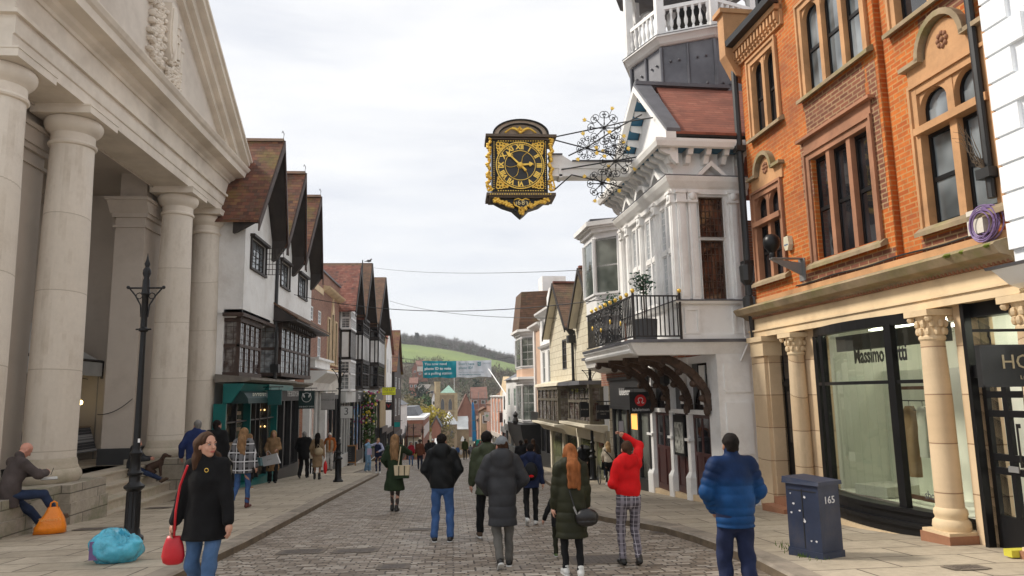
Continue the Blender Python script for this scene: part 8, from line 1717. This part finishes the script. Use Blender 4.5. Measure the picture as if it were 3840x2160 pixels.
# 3 green coat woman + tote
p = person('blonde woman in a long bottle green coat with a cream tote bag', (992,1286), 1092, .1, skin1, dict(m=grn, hem=.47, rh=.25, rw=.16, rc=.18, sl=.068, fold=(.006,16.,2.)), (mat('sheer_tights',(.03,.018,.015),.6),.06,.048,.034,.99), (bsh,None,.5), ('long','fair'), feet=((-.06,.06),(.06,-.06)), hands=((-.2,.12,1.0),(.10,.20,1.42)), elbow=((-.5,-1,0),(1,.1,-.6)), sex='f', nod=.2)
canvas = mat('cream_canvas', (.55,.45,.30), .85, .08, 6, .1)
def tote(b, w=.2, h=.27, d=.07): b.hexa([(-w*.85,-d,0),(w*.85,-d,0),(w*.85,d,0),(-w*.85,d,0),(-w,-d*.6,h),(w,-d*.6,h),(w,d*.6,h),(-w,d*.6,h)])
lc = p['W']((.20,-.16,.80)); tb = thingmesh('tote_bag', 'cream canvas tote bag with green base hanging from the shoulder of the green coat', 'bag', canvas, tote, lc, -.1, s=.9)
MB().box(-.172,.172,-.074,.074,-.045,.03).build('base', grn, tb); b = MB(); [b.box(u-.008,u+.008,-.078,-.05,0,.26) for u in (-.07,.07)]; b.build('stripe', grn, tb); b = MB(); b.tube([(-.09,-.02,.27),(-.06,.02,.55),(-.05,.08,.72)], .014, 5); b.build('strap', canvas, tb)
# 4 olive jacket man with bun, 5 grey puffer man with cap
person('man in a green jacket with dark swept-up hair walking beside the grey-coated man', (1228,1358), 1088, -.05, skin1, dict(m=ol2, hem=.74, rh=.195, rw=.19, rc=.195, sl=.08, hood=1.1, q=(.012,.16)), (blkt,.10,.072,.06,.97), (brs,whs,.5), ('curly','dark'), feet=((-.12,.22,.0,0),(.12,-.12,.03,.2)), hands=((-.27,.1,.86),(.27,.1,.86)), elbow=((-1,-.5,0),(1,-.5,0)), wide=1.2, look=.35)
p = person('bearded man in a grey baseball cap and long charcoal puffer coat walking away', (1266,1428), 1098, .02, skin3, dict(m=chrc, hem=.56, rh=.20, rw=.185, rc=.19, sl=.078, cr=.8, q=(.015,.155), hood=1.35, fold=(.003,20.,1.)), (greyj,.09,.065,.055,.97), (bsh,whs,.5), ('short','brown'), feet=((-.05,-.18,.06,.6),(.09,.12,.0,0)), hands=((-.18,.13,.98),(.18,.14,1.0)), elbow=((-1,-.6,0),(1,-.6,0)), wide=1.2, look=-.45, hat=('cap', cloth('grey_cap',(.17,.18,.19))))
# 6 boy with backpack
p = person('boy in a navy jacket and black tracksuit bottoms walking away with a small backpack', (1338,1321), 1115, .08, skin1, dict(m=nv, hem=.80, rh=.18, rw=.17, rc=.175, sl=.07, hood=.9), (blkt,.085,.062,.052,.97), (whs,None,.5), ('short','dark'), feet=((-.10,-.22,.08,.7),(.09,.08,0,0)), hands=((-.24,.1,.85),(.27,.02,.80)))
bpk = thingmesh('backpack', 'dark backpack with a small red emblem on the boy in the navy jacket', 'backpack', blkn, lambda b: b.ell((0,0,0),(.15,.09,.2),14,9), p['W']((0,-.20,1.16)), -.08, smooth=True, s=p['s']); b = MB(); b.ell((.0,-.075,-.09),(.06,.02,.03),8,5); b.build('emblem', redj, bpk)
# 7 olive parka woman, child behind, handbag
p = person('long red-haired woman in a dark olive hooded parka walking away', (1442,1447), 1115, -.03, skin1, dict(m=oliv, hem=.50, rh=.225, rw=.19, rc=.185, sl=.078, q=(.013,.13), hood=1.1, fold=(.003,20.,2.)), (blkt,.075,.055,.045,.97), (whs,whs,.5), ('long','ginger'), feet=((-.09,.05),(.09,-.08)), hands=((-.24,.06,.84),(.25,.1,.86)), sex='f', wide=1.15)
hbm = mat('black_quilted_leather', (.012,.011,.012), .35, .3, 12, .3, 30)
hbg = thingmesh('handbag', 'black quilted leather handbag on the hip of the woman in the olive parka', 'bag', hbm, lambda b: (b.ell((0,0,0),(.14,.07,.10),14,8), b.ell((0,0,-.05),(.13,.07,.06),12,6)), p['W']((.17,-.21,.79)), 0, smooth=True, s=.95); b = MB(); b.tube([(-.12,0,.03),(-.18,.04,.25),(-.25,.14,.55)], .008, 4); b.build('strap', hbm, hbg); b = MB(); b.tube([(-.12,-.01,.03),(-.14,0,.08),(-.155,.01,.12)], .012, 5); b.build('chain', grey, hbg)
person('child in dark clothes mostly hidden behind the woman in the olive parka', (1408,1400), 1225, .05, skin1, dict(m=blkt, hem=.75, rh=.2, rw=.18, rc=.18, sl=.075), (oliv,.085,.07,.06,.97), (mat('green_trainer',(.10,.16,.05),.6),whs,.5), ('short','dark'), hands=((-.42,.05,.85),(.26,.04,.80)), h=.018)
# 8 red sweater woman with phone
plaidp = plaidmat('grey_check_trousers', (.075,.065,.08), (.22,.20,.23), (.50,.46,.50), .13, .3)
p = person('woman in a scarlet hooded sweater and grey checked trousers holding a phone up', (1588,1422), 1107, -.08, skin1, dict(m=redj, hem=.96, rh=.15, rw=.17, rc=.172, sl=.068, cr=.7, cuff=.97, hood=.95, fold=(.006,18.,2.), name='sweater'), (plaidp,.095,.064,.05,.93), (bsh,None,.5), ('tied','brown'), feet=((-.10,.05),(.09,-.10,.03,.3)), hands=((-.12,.20,1.06),(.05,.22,1.79)), elbow=((-.6,-.8,-.3),(1,.1,.0)), sex='f', nod=-.25, wide=1.05)
phm = thingmesh('smartphone', 'dark smartphone raised in the hand of the woman in scarlet', 'phone', blkm_ if 0 else bsh, lambda b: b.box(-.037,.037,-.005,.005,-.075,.075), p['W'](p['wr'][1]+Vector((-.05,.0,.15))), .1, s=.95); MB().box(-.033,.033,-.0075,-.0055,-.065,.068).build('screen', mat('phone_screen',(.14,.13,.14),.3), phm)
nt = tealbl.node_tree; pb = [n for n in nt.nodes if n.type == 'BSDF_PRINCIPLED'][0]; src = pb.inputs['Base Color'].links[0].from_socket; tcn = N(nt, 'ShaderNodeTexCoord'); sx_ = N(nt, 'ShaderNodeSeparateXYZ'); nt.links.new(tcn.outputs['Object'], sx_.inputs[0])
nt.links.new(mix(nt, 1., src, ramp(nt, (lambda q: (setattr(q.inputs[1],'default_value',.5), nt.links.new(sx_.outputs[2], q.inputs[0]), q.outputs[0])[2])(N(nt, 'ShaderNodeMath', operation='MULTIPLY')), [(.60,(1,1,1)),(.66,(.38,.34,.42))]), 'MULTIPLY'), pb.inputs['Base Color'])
# 9 blue puffer man
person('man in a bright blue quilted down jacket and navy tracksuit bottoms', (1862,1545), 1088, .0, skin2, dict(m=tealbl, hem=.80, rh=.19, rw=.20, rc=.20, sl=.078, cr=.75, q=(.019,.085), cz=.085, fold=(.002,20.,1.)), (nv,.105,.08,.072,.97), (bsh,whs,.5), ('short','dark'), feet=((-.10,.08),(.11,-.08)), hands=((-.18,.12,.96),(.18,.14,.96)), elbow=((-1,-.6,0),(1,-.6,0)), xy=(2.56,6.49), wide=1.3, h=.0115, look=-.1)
# 10 woman pushing wheelchair with child
p = person('fair-haired woman in a cream jacket with a dark strap pushing a wheelchair', (1533,1222), 1110, .12, skin1, dict(m=creamc, hem=.92, rh=.17, rw=.17, rc=.175, sl=.07), (blkt,.08,.055,.045,.97), (whs,None,.5), ('bob','blonde'), hands=((-.2,.3,1.0),(.22,.3,1.0)), off=.12, sex='f')
b = MB(); b.tube([tuple(p['W']((-.17,-.12,1.42))),tuple(p['W']((0,-.15,1.25))),tuple(p['W']((.17,-.13,1.02)))], .014, 4); c0 = Vector(b.v[0]); b.v = [tuple(Vector(v)-c0) for v in b.v]; o = b.build('crossbody_strap', blkt, None, loc=c0); tag(o, 'dark crossbody strap over the back of the cream jacket', 'strap')
wx, wy = p['x']+.12, p['y']+.75; wc = Fr('wheelchair', 'grey wheelchair pushed by the woman in the cream jacket', 'wheelchair', wx, wy, gz(wy,.12)); q = wc.z
for s_ in (-1,1): 
    wh_ = wc.add('wheel', bsh, lambda b: b.tube([(s_*.27,.28*cos(t*pi/12),q+.29+.28*sin(t*pi/12)) for t in range(24)], .015, 5, True)); wc.add('spokes', grey, lambda b: [b.tube([(s_*.27,0,q+.29),(s_*.27,.27*cos(t*pi/6),q+.29+.27*sin(t*pi/6))], .003, 3) for t in range(12)], wh_); wc.add('handle', bsh, lambda b: b.tube([(s_*.2,-.2,q+.45),(s_*.2,-.25,q+.9),(s_*.2,-.36,q+.92)], .013, 5)); wc.add('caster', bsh, lambda b: b.tube([(s_*.2,.45+.07*cos(t*pi/6),q+.08+.07*sin(t*pi/6)) for t in range(12)], .014, 4, True))
wc.add('seat', blkn, lambda b: (b.box(-.22,.22,-.2,.25,q+.45,q+.49), b.box(-.22,.22,-.24,-.2,q+.49,q+.85)))
person('child in a white hat sitting in the wheelchair', None, None, .1, skin1, dict(m=whs, hem=.46, rh=.18, rw=.17, rc=.17, sl=.07), (denimd,.08,.06,.05,.97), (whs,None,.5), ('bob','blonde'), H=1.35, loc=(wx+.06, wy+.02, gz(wy,.12)+.14), hipz=.46, sit=(0,0), feet=((-.1,.5,.0),(.1,.5,.0)), hands=((-.15,.3,.6),(.15,.3,.6)), hat=('beanie', whs), h=.025)
# 11 plaid woman and 12 companion
plj = plaidmat('black_white_plaid', (.012,.012,.014), (.16,.16,.17), (.60,.60,.62), .19, .42, thin=.12)
person('long-haired woman in a black and white plaid jacket and red ankle boots walking away', (606,1279), 1076, .12, skin1, dict(m=plj, hem=.76, rh=.215, rw=.20, rc=.195, sl=.08, cr=.85, fold=(.004,18.,2.)), (denimb,.08,.058,.048,.9), (redl,None,1.), ('long','fair'), feet=((-.11,-.24,.10,.8),(.09,.10,0,0)), hands=((-.24,.2,1.0),(.31,.04,.80)), off=.12, sex='f', nod=.25)
p = person('person in a black coat with a fair bob standing beside the woman in plaid', (652,1213), 1090, .5, skin1, dict(m=blkt, hem=.70, rh=.18, rw=.17, rc=.175, sl=.07), (cloth('dark_trousers',(.02,.018,.018)),.08,.058,.05,.97), (mat('tan_shoe',(.35,.2,.09),.7),whs,.5), ('bob','fair'), hands=((-.1,.25,1.0),(.2,.2,1.0)), off=.12, sex='f', xy=(-6.85,25.1))
thingmesh('handbag', 'dusty blue leather bag held by the person in black beside the plaid jacket', 'bag', mat('dusty_blue_leather',(.06,.13,.15),.5), lambda b: b.hexa([(-.17,-.06,-.13),(.17,-.06,-.13),(.17,.06,-.13),(-.17,.06,-.13),(-.12,-.04,.13),(.12,-.04,.13),(.12,.04,.13),(-.12,.04,.13)]), p['W']((.34,.05,.86)), -.4)
# 13 tan coat woman with white bag
p = person('smiling blonde woman in a long camel coat stepping out of a shop', (700,1193), 1082, pi-.25, skin1, dict(m=tan_, hem=.40, rh=.22, rw=.17, rc=.18, sl=.07), (blkt,.09,.075,.08,.97), (bsh,None,.5), ('long','blonde'), hands=((-.12,.22,1.1),(.2,.2,1.0)), off=.12, sex='f', nod=.3, xy=(-6.9,28.6))
lc = p['W']((.06,.30,.80)); bgw = thingmesh('shopping_bag', 'large pale grey shopping bag carried in front of the camel coat', 'bag', mat('pale_paper',(.55,.55,.57),.6), lambda b: b.hexa([(-.32,-.07,-.16),(.30,-.07,-.24),(.30,.07,-.24),(-.32,.07,-.16),(-.36,-.06,.20),(.27,-.06,.16),(.27,.06,.16),(-.36,.06,.20)]), lc, -.1); bgw.rotation_euler[1] = -.3
text_ = MB(); text_.tube([(-.12,-.085,.0),(-.08,-.087,.03),(-.04,-.087,0),(0,-.09,.03),(.04,-.09,0),(.08,-.092,.02)], .005, 4); text_.build('logo', bsh, bgw); b = MB(); b.tube([(-.12,-.03,.18),(-.09,-.03,.32),(0,-.03,.34),(.06,-.03,.17)], .008, 4); b.build('handle', MATS['pale_paper'], bgw)
# 14-17 pavement group
person('stout grey-haired man in a baggy black coat walking away past the shops', (763,1203), 1085, .1, skin1, dict(m=blkt, hem=.72, rh=.22, rw=.22, rc=.215, sl=.085), (blkt,.10,.08,.075,.97), (bsh,None,.5), ('short','grey'), feet=((-.10,-.18,.05,.4),(.1,.12,0,0)), hands=((-.25,.2,1.0),(.25,.2,.95)), off=.12, wide=1.3)
person('person in pale top half hidden between the black-coated man and the trench coat', (784,1192), 1090, .1, skin1, dict(m=creamc, hem=.85), (blkt,.08,.06,.05,.97), (bsh,None,.5), ('bob','blonde'), off=.12, sex='f', H=1.5)
p = person('woman with long black hair in a tan belted trench coat walking away', (797,1206), 1088, .05, skin2, dict(m=cloth('trench_tan',(.28,.19,.11)), hem=.45, rh=.20, rw=.165, rc=.18, sl=.07), (skin2,.05,.045,.036,.7), (bsh,None,1.), ('long','dark'), feet=((-.10,.05),(.1,-.05)), hands=((-.24,.12,.95),(.26,.05,.80)), off=.12, sex='f')
thingmesh('carrier_bag', 'long red carrier bag in the hand of the woman in the tan trench coat', 'bag', mat('red_plastic',(.65,.01,.015),.35), lambda b: (b.ell((0,0,-.1),(.08,.06,.26),10,8), b.tube([(-.03,0,.12),(0,0,.2),(.03,0,.12)], .01, 4)), p['W']((.30,.05,.52)), 0, smooth=True)
thingmesh('handbag', 'large soft beige bag on the shoulder of the black-haired woman', 'bag', mat('beige_leather',(.42,.33,.21),.6), lambda b: (b.ell((0,0,0),(.18,.09,.16),12,8), b.tube([(-.1,0,.1),(-.05,0,.3),(.08,0,.12)], .014, 4)), p['W']((.10,-.20,1.05)), .1, smooth=True)
vest = cloth('beige_vest', (.36,.26,.17)); p = person('white-haired man in a beige gilet, rust sweater and pale trousers walking towards the viewer', (829,1184), 1088, pi, skin3, dict(m=cloth('rust_knit',(.36,.10,.02)), hem=.9, sl=.07, name='sweater'), (cloth('pale_chinos',(.50,.48,.46)),.10,.075,.065,.97), (brs,None,.5), ('short','white'), hands=((-.2,.1,.92),(.28,.02,.95)), elbow=((-1,-.5,0),(1,-.8,0)), off=.12, nod=.45, face=False)
T = Sdf(); T.rc((0,0,.86),(0,0,1.3),.19,.20,.8,.04); T.cut.append(((0,0,-1),-.84)); T.cut.append(((0,0,1),1.40)); T.sub.append(((0,.2,1.2),(.06,.12,.4),.01)); V, F = T.mesh(.026); npmesh('gilet', V, F, vest, p['o'])
# 18,19 two men by the portico
person('grey-haired man in a blue jacket by the far columns', (488,1175), 1056, -.15, skin3, dict(m=cloth('royal_navy',(.02,.035,.12)), hem=.80, rh=.19, rw=.19, rc=.2, sl=.08), (blkt,.1,.07,.06,.97), (bsh,None,.5), ('short','grey'), xy=(-7.05,20.6), off=.12, look=-.6, hands=((-.30,.05,.95),(.25,.1,.85)))
person('dark-haired man in a black jacket by the far columns behind the front woman', (525,1180), 1056, .1, skin3, dict(m=blkt, hem=.75, rh=.2, rw=.2, rc=.205, sl=.085), (blkt,.1,.07,.06,.97), (bsh,None,.5), ('short','dark'), xy=(-6.45,20.4), off=.12, look=.5)
# 20 seated bald man with notepad
sx_, sy_ = -7.42, 13.85; sz_ = gz(14.0,.12)
p = person('bald man in a grey-brown sweater sitting on the stone ledge writing on a pad', None, None, .62, skin3, dict(m=purp, hem=.50, rh=.18, rw=.185, rc=.19, sl=.078, cz=.05, name='sweater'), (denimd,.095,.07,.058,.95), (brs,brs,.5), ('bald',None), H=1.86, loc=(-7.5,13.15,sz_), hipz=.69, sit=(0,-.05), lean=.07, nod=.7, feet=((-.02,.55,.0,0),(.20,.60,.22,-.2)), hands=((-.06,.40,1.0),(.12,.42,1.0)), elbow=((-1,-.6,-.4),(1,-.6,-.4)), h=.014)
nb = thingmesh('notepad', 'open white notepad resting on the knee of the seated bald man', 'notepad', whs, lambda b: b.box(-.12,.12,-.16,.16,-.01,.01), p['W']((.08,.50,.90)), .5); MB().box(-.125,.125,-.165,.165,-.016,-.011).build('cover', nv, nb)
pen = thingmesh('pen', 'dark pen in the hand of the seated bald man', 'pen', bsh, lambda b: b.tube([(0,0,-.05),(.03,.02,.07)], .005, 5), p['W']((.12,.50,1.0)), 0)
# 21 man seated on the steps with dog
lx, ly = -8.35, 20.0
p = person('man in a dark coat sitting on the portico steps behind the lamp post', None, None, pi/2*.92, skin3, dict(m=cloth('dark_waxed',(.03,.032,.035)), hem=.42, rh=.21, rw=.2, rc=.2, sl=.085, hood=.9), (denimd,.095,.07,.058,.95), (brs,None,.5), ('receding','grey'), H=1.62, loc=(lx, ly, -2.22), hipz=.50, sit=(0,-.1), lean=.05, nod=.1, feet=((-.05,.86,-.02,-.5),(.12,.92,.0,-.5)), hands=((-.10,.34,.75),(.12,.36,.75)), h=.02)
dgm = mat('brown_dog_fur', (.045,.020,.010), .8, .35, 12, .5, 60); T = Sdf()
T.rc((0,-.18,.30),(0,.12,.42),.13,.12,1,.05).rc((0,.12,.42),(0,.22,.62),.09,.065,1,.05).el((0,.27,.68),(.07,.09,.07),.03).rc((0,.32,.67),(0,.44,.64),.045,.032,1,.03)
for u in (-1,1): T.rc((u*.06,.14,.36),(u*.065,.17,.03),.045,.028,1,.03).rc((u*.10,-.2,.26),(u*.12,-.02,.14),.08,.05,1,.03).rc((u*.12,-.02,.14),(u*.11,-.14,.05),.04,.03,1,.02).rc((u*.11,-.14,.04),(u*.11,0,.02),.03,.025,1,.02).rc((u*.07,.24,.70),(u*.085,.22,.58),.025,.03,1,.02)
T.rc((0,-.28,.2),(.05,-.42,.1),.03,.015,1,.02); V, F = T.mesh(.016); dg = npmesh('dog', V, F, dgm); dg.scale = (.8,.8,.8); dg.location = (-7.9,20.1,-2.0); dg.rotation_euler = (0,0,-1.35); tag(dg, 'brown dog sitting on the portico steps beside the man in the dark coat', 'dog'); b = MB(); b.ell((0,.475,.65),(.015,.012,.012),6,4); b.build('nose', bsh, dg)
# 22 stall keeper
person('stall keeper in a beanie and dark coat behind the market table', None, None, pi*.35, skin1, dict(m=blkt, hem=.7, rh=.2, rw=.2, rc=.2, sl=.08), (blkt,.1,.07,.06,.97), (bsh,None,.5), ('short','brown'), H=1.62, loc=(-12.1,20.4,-1.75), nod=.5, hands=((-.1,.35,1.0),(.15,.35,1.0)), hat=('beanie', cloth('brown_beanie',(.16,.09,.04))), h=.03)
# 23-26 girls by the kerb corner
person('girl in a pale blue denim jacket and wide jeans shading her eyes', (924,1186), 1104, 2.2, skin1, dict(m=cloth('pale_denim',(.22,.38,.55)), hem=.84, rh=.17, rw=.16, rc=.17, sl=.065), (cloth('washed_denim',(.16,.27,.40)),.09,.075,.09,.96), (whs,None,.5), ('long','auburn'), hands=((-.2,.1,.85),(.12,.2,1.55)), elbow=((-.5,-1,0),(1,.3,-.4)), off=.1, sex='f')
thingmesh('carrier_bag', 'small lilac bag held by the girl in pale denim', 'bag', mat('lilac',(.5,.4,.55),.6), lambda b: b.box(-.1,.1,-.04,.04,-.3,0), (onY(929,1150,35.6)[0],35.6,onY(929,1128,35.6)[1]), .2)
gp = person('girl in a navy body warmer and leggings with folded arms at the kerb corner', (950,1186), 1102, pi, skin1, dict(m=cloth('pale_lilac_sleeves',(.42,.45,.62)), hem=.9, rh=.15, rw=.15, rc=.16, sl=.06), (nv,.07,.052,.042,.97), (whs,None,.5), ('tied','blonde'), hands=((-.05,.22,1.1),(.10,.18,1.5)), elbow=((-1,-.1,-.3),(1,.2,-.4)), off=.1, sex='f', xy=(onY(951,1186,35.2)[0],35.2))
T = Sdf(); T.rc((0,0,.86),(0,0,1.3),.18,.185,.8,.04).rc((-.1,0,1.4),(.1,0,1.4),.08,.08,1,.04); T.cut.append(((0,0,-1),-.84)); V, F = T.mesh(.026); npmesh('body_warmer', V, F, nv, gp['o'])
person('girl in wide jeans and green scarf behind the other two girls', (969,1152), 1107, .3, skin1, dict(m=cloth('green_black',(.05,.09,.04)), hem=.9), (cloth('washed_denim',(.16,.27,.40)),.09,.075,.09,.96), (bsh,None,.5), ('long','fair'), off=.0, sex='f')
# 27- mid-distance walkers
far = [('woman in a cranberry red sweater and cream cardigan carrying a yellow bag',1034,1172,1112,pi,(.30,.015,.03),(.09,.16,.30),('long','dark'),'f'),('man in a russet brown jacket and flat cap walking away',1056,1181,1106,.05,(.13,.045,.025),(.02,.025,.045),('short','grey'),'m'),
 ('person in a black jacket partly behind the russet jacket',1078,1170,1106,.1,(.012,.012,.014),(.015,.015,.02),('short','dark'),'m'),('man in a white cap and black jumper facing the viewer',1088,1168,1104,pi,(.012,.012,.014),(.02,.02,.03),('short','dark'),'m'),
 ('man in an olive jacket walking alone down mid street with two bags',1170,1157,1103,.0,(.035,.045,.012),(.01,.01,.012),('short','dark'),'m'),('woman in a taupe coat walking up the street in a pair',1198,1163,1107,pi,(.16,.11,.09),(.03,.03,.03),('long','auburn'),'f'),
 ('woman in grey trousers and white top beside the taupe coat',1209,1166,1107,pi,(.14,.10,.10),(.12,.12,.13),('long','dark'),'f'),('woman in black at the right of the oncoming trio',1222,1162,1106,pi,(.012,.012,.014),(.02,.02,.02),('long','brown'),'f'),
 ('dark-haired walker just behind the man in the green jacket',1262,1230,1095,.0,(.02,.02,.022),(.02,.02,.025),('short','dark'),'m'),('person in a black coat walking ahead of the boy',1312,1215,1107,.1,(.012,.012,.014),(.02,.02,.02),('short','dark'),'m'),('second dark-coated walker ahead of the boy',1325,1200,1104,.1,(.015,.013,.013),(.02,.02,.02),('short','brown'),'m'),('woman in a pale skirt ahead of the boy on the right',1343,1196,1104,.0,(.03,.025,.025),(.4,.36,.32),('long','brown'),'f'),
 ('man in a black cap just beyond the woman in the olive parka',1467,1205,1118,.0,(.012,.012,.014),(.02,.02,.02),('short','dark'),'m'),('tall dark figure among the crowd left of the olive jacket',1102,1158,1110,.1,(.03,.03,.035),(.02,.02,.03),('short','brown'),'m'),
 ('person in a hi-vis yellow vest in the far crowd',1128,1156,1122,.1,(.5,.6,.03),(.03,.03,.04),('short','dark'),'m'),('person in a maroon coat in the far crowd',1118,1157,1120,pi,(.12,.02,.03),(.03,.03,.04),('bob','brown'),'f'),('person in a pale jacket in the far crowd',1140,1155,1120,0,(.4,.4,.42),(.05,.07,.12),('short','dark'),'m'),('person in a blue coat in the far crowd',1151,1155,1121,pi,(.04,.10,.25),(.03,.03,.03),('bob','blonde'),'f'),
 ('person in a grey coat at the right of the far crowd',1184,1155,1118,0,(.2,.2,.22),(.03,.03,.05),('short','dark'),'m'),('woman in a dark green coat near the chalkboard shops',1008,1160,1112,.2,(.02,.05,.03),(.02,.02,.03),('long','brown'),'f')]
for i,(l,fx_,fy_,ty,yw,c1,c2,hr,sx) in enumerate(far):
    fy_ = min(fy_, 1156.5) if fy_ < 1158 else fy_
    p = person(l, (fx_,fy_), ty, yw, [skin1,skin3,skin2][i%3], dict(m=cloth('cloth_%d'%i, c1), hem=.78+.04*(i%3), rh=.18+.01*(i%3), rw=.18, rc=.19, sl=.075), (cloth('trous_%d'%i, c2),.09,.065+.004*(i%3),.055,.97), (bsh,None,.5), hr, feet=((-.09,.12*(1 if i%2 else -1)),(.1,-.14*(1 if i%2 else -1),.03,.2)), hands=((-.27,.05+.08*(i%2),.82+.05*(i%3)),(.27,.05,.80+.06*(i%2))), sex=sx, off=.0 if fx_ < 1450 else .12, hat=('brim', cloth('flat_cap',(.05,.04,.035))) if i == 1 else ('cap', whs) if i == 3 else ('cap', blkt) if i == 12 else None)
    if i == 4:
        for s_, cc, nm in ((-1,(.6,.6,.6),'white'),(1,(.03,.02,.02),'dark')): thingmesh('carrier_bag', '%s bag carried by the man in the olive jacket' % nm, 'bag', mat('bag_'+nm, cc, .6), lambda b: b.ell((0,0,0),(.13,.1,.2),8,6), p['W']((s_*.33,0,.62)), 0)
    if i == 0: thingmesh('handbag', 'mustard bag on the arm of the woman in the cranberry sweater', 'bag', mat('mustard',(.4,.33,.1),.6), lambda b: b.ell((0,0,0),(.13,.08,.14),8,6), p['W']((-.33,.05,.80)), 0)
thingmesh('tabletop_box', 'bright teal box held up among the oncoming women', 'box', mat('teal_box',(.0,.35,.28),.6), lambda b: b.box(-.35,.35,-.2,.2,-.2,.2), (*[onY(1210,1108,52)[0],52], onY(1210,1113,52)[1]), .1)
# ---------------------------------------------------------------- camera
cam = bpy.data.cameras.new('camera'); co = bpy.data.objects.new('camera', cam); C.objects.link(co); scn.camera = co
f_ = 1780.; cam.sensor_width = 36; cam.lens = 36*f_/2576; cam.clip_start = .1; cam.clip_end = 6000
up = Vector((-.018,.1499,1)).normalized(); yy = Vector((-150,f_,-269.5)); yy = (yy-up*yy.dot(up)).normalized(); xx = yy.cross(up)
# rows of world->camera(right, forward, up)
Rr = Vector((xx[0], yy[0], up[0])); Ff = Vector((xx[1], yy[1], up[1])); Uu = Vector((xx[2], yy[2], up[2]))
M4 = Matrix((( Rr[0], Uu[0], -Ff[0], 0), (Rr[1], Uu[1], -Ff[1], 0), (Rr[2], Uu[2], -Ff[2], 0), (0,0,0,1)))
co.matrix_world = M4
# ---------------------------------------------------------------- air between here and the hill
hzm = bpy.data.materials.new('haze_air'); hzm.use_nodes = True; n_ = hzm.node_tree; n_.nodes.clear(); o_ = N(n_, 'ShaderNodeOutputMaterial'); v_ = N(n_, 'ShaderNodeVolumePrincipled'); v_.inputs['Color'].default_value = (.86,.9,.96,1); v_.inputs['Density'].default_value = .0002; v_.inputs['Anisotropy'].default_value = .2; n_.links.new(v_.outputs[0], o_.inputs['Volume'])
hb_ = MB().box(-1000,1000,-40,2100,-26,125).build('haze', hzm); tag(hb_, kind='stuff')
# ---------------------------------------------------------------- sky and sun
w = bpy.data.worlds.new('World'); scn.world = w; w.use_nodes = True; nt = w.node_tree; nt.nodes.clear()
out = N(nt, 'ShaderNodeOutputWorld'); bg = N(nt, 'ShaderNodeBackground'); nt.links.new(bg.outputs[0], out.inputs[0])
SE, SA = radians(42), radians(-70)     # sun height; bearing from +Y (down the street), negative = to the left
sky = N(nt, 'ShaderNodeTexSky', sky_type='NISHITA', sun_disc=False, sun_elevation=SE, sun_rotation=SA)
tc = N(nt, 'ShaderNodeTexCoord'); mp = N(nt, 'ShaderNodeMapping'); mp.inputs['Scale'].default_value = (1.2,1.2,6.5); mp.inputs['Rotation'].default_value = (0,.12,0); nt.links.new(tc.outputs['Generated'], mp.inputs[0])
cl = noise(nt, mp.outputs[0], 1.3, 5., .55)
cc = ramp(nt, cl, [(.36,(7.2,7.35,7.8)),(.48,(8.5,8.55,8.7)),(.62,(9.6,9.5,9.3))])
sx = N(nt, 'ShaderNodeSeparateXYZ'); nt.links.new(tc.outputs['Generated'], sx.inputs[0])
hz = ramp(nt, sx.outputs[2], [(0.,(.86,.88,.91)),(.12,(.88,.90,.94)),(.35,(1,1,1))])
cc = mix(nt, 1., cc, hz, 'MULTIPLY')
nt.links.new(mix(nt, .10, cc, sky.outputs[0]), bg.inputs[0]); bg.inputs[1].default_value = .088
sn = bpy.data.lights.new('sun', 'SUN'); so = bpy.data.objects.new('sun', sn); C.objects.link(so); sn.energy = 3.0; sn.angle = radians(10); sn.color = (1,.93,.82)
d = Vector((sin(SA)*cos(SE), cos(SA)*cos(SE), sin(SE))); so.rotation_euler = d.to_track_quat('Z', 'Y').to_euler()
vs = scn.view_settings; vs.view_transform = 'Standard'; vs.look = 'None'; vs.gamma = 1.; vs.exposure = .45; vs.use_curve_mapping = False
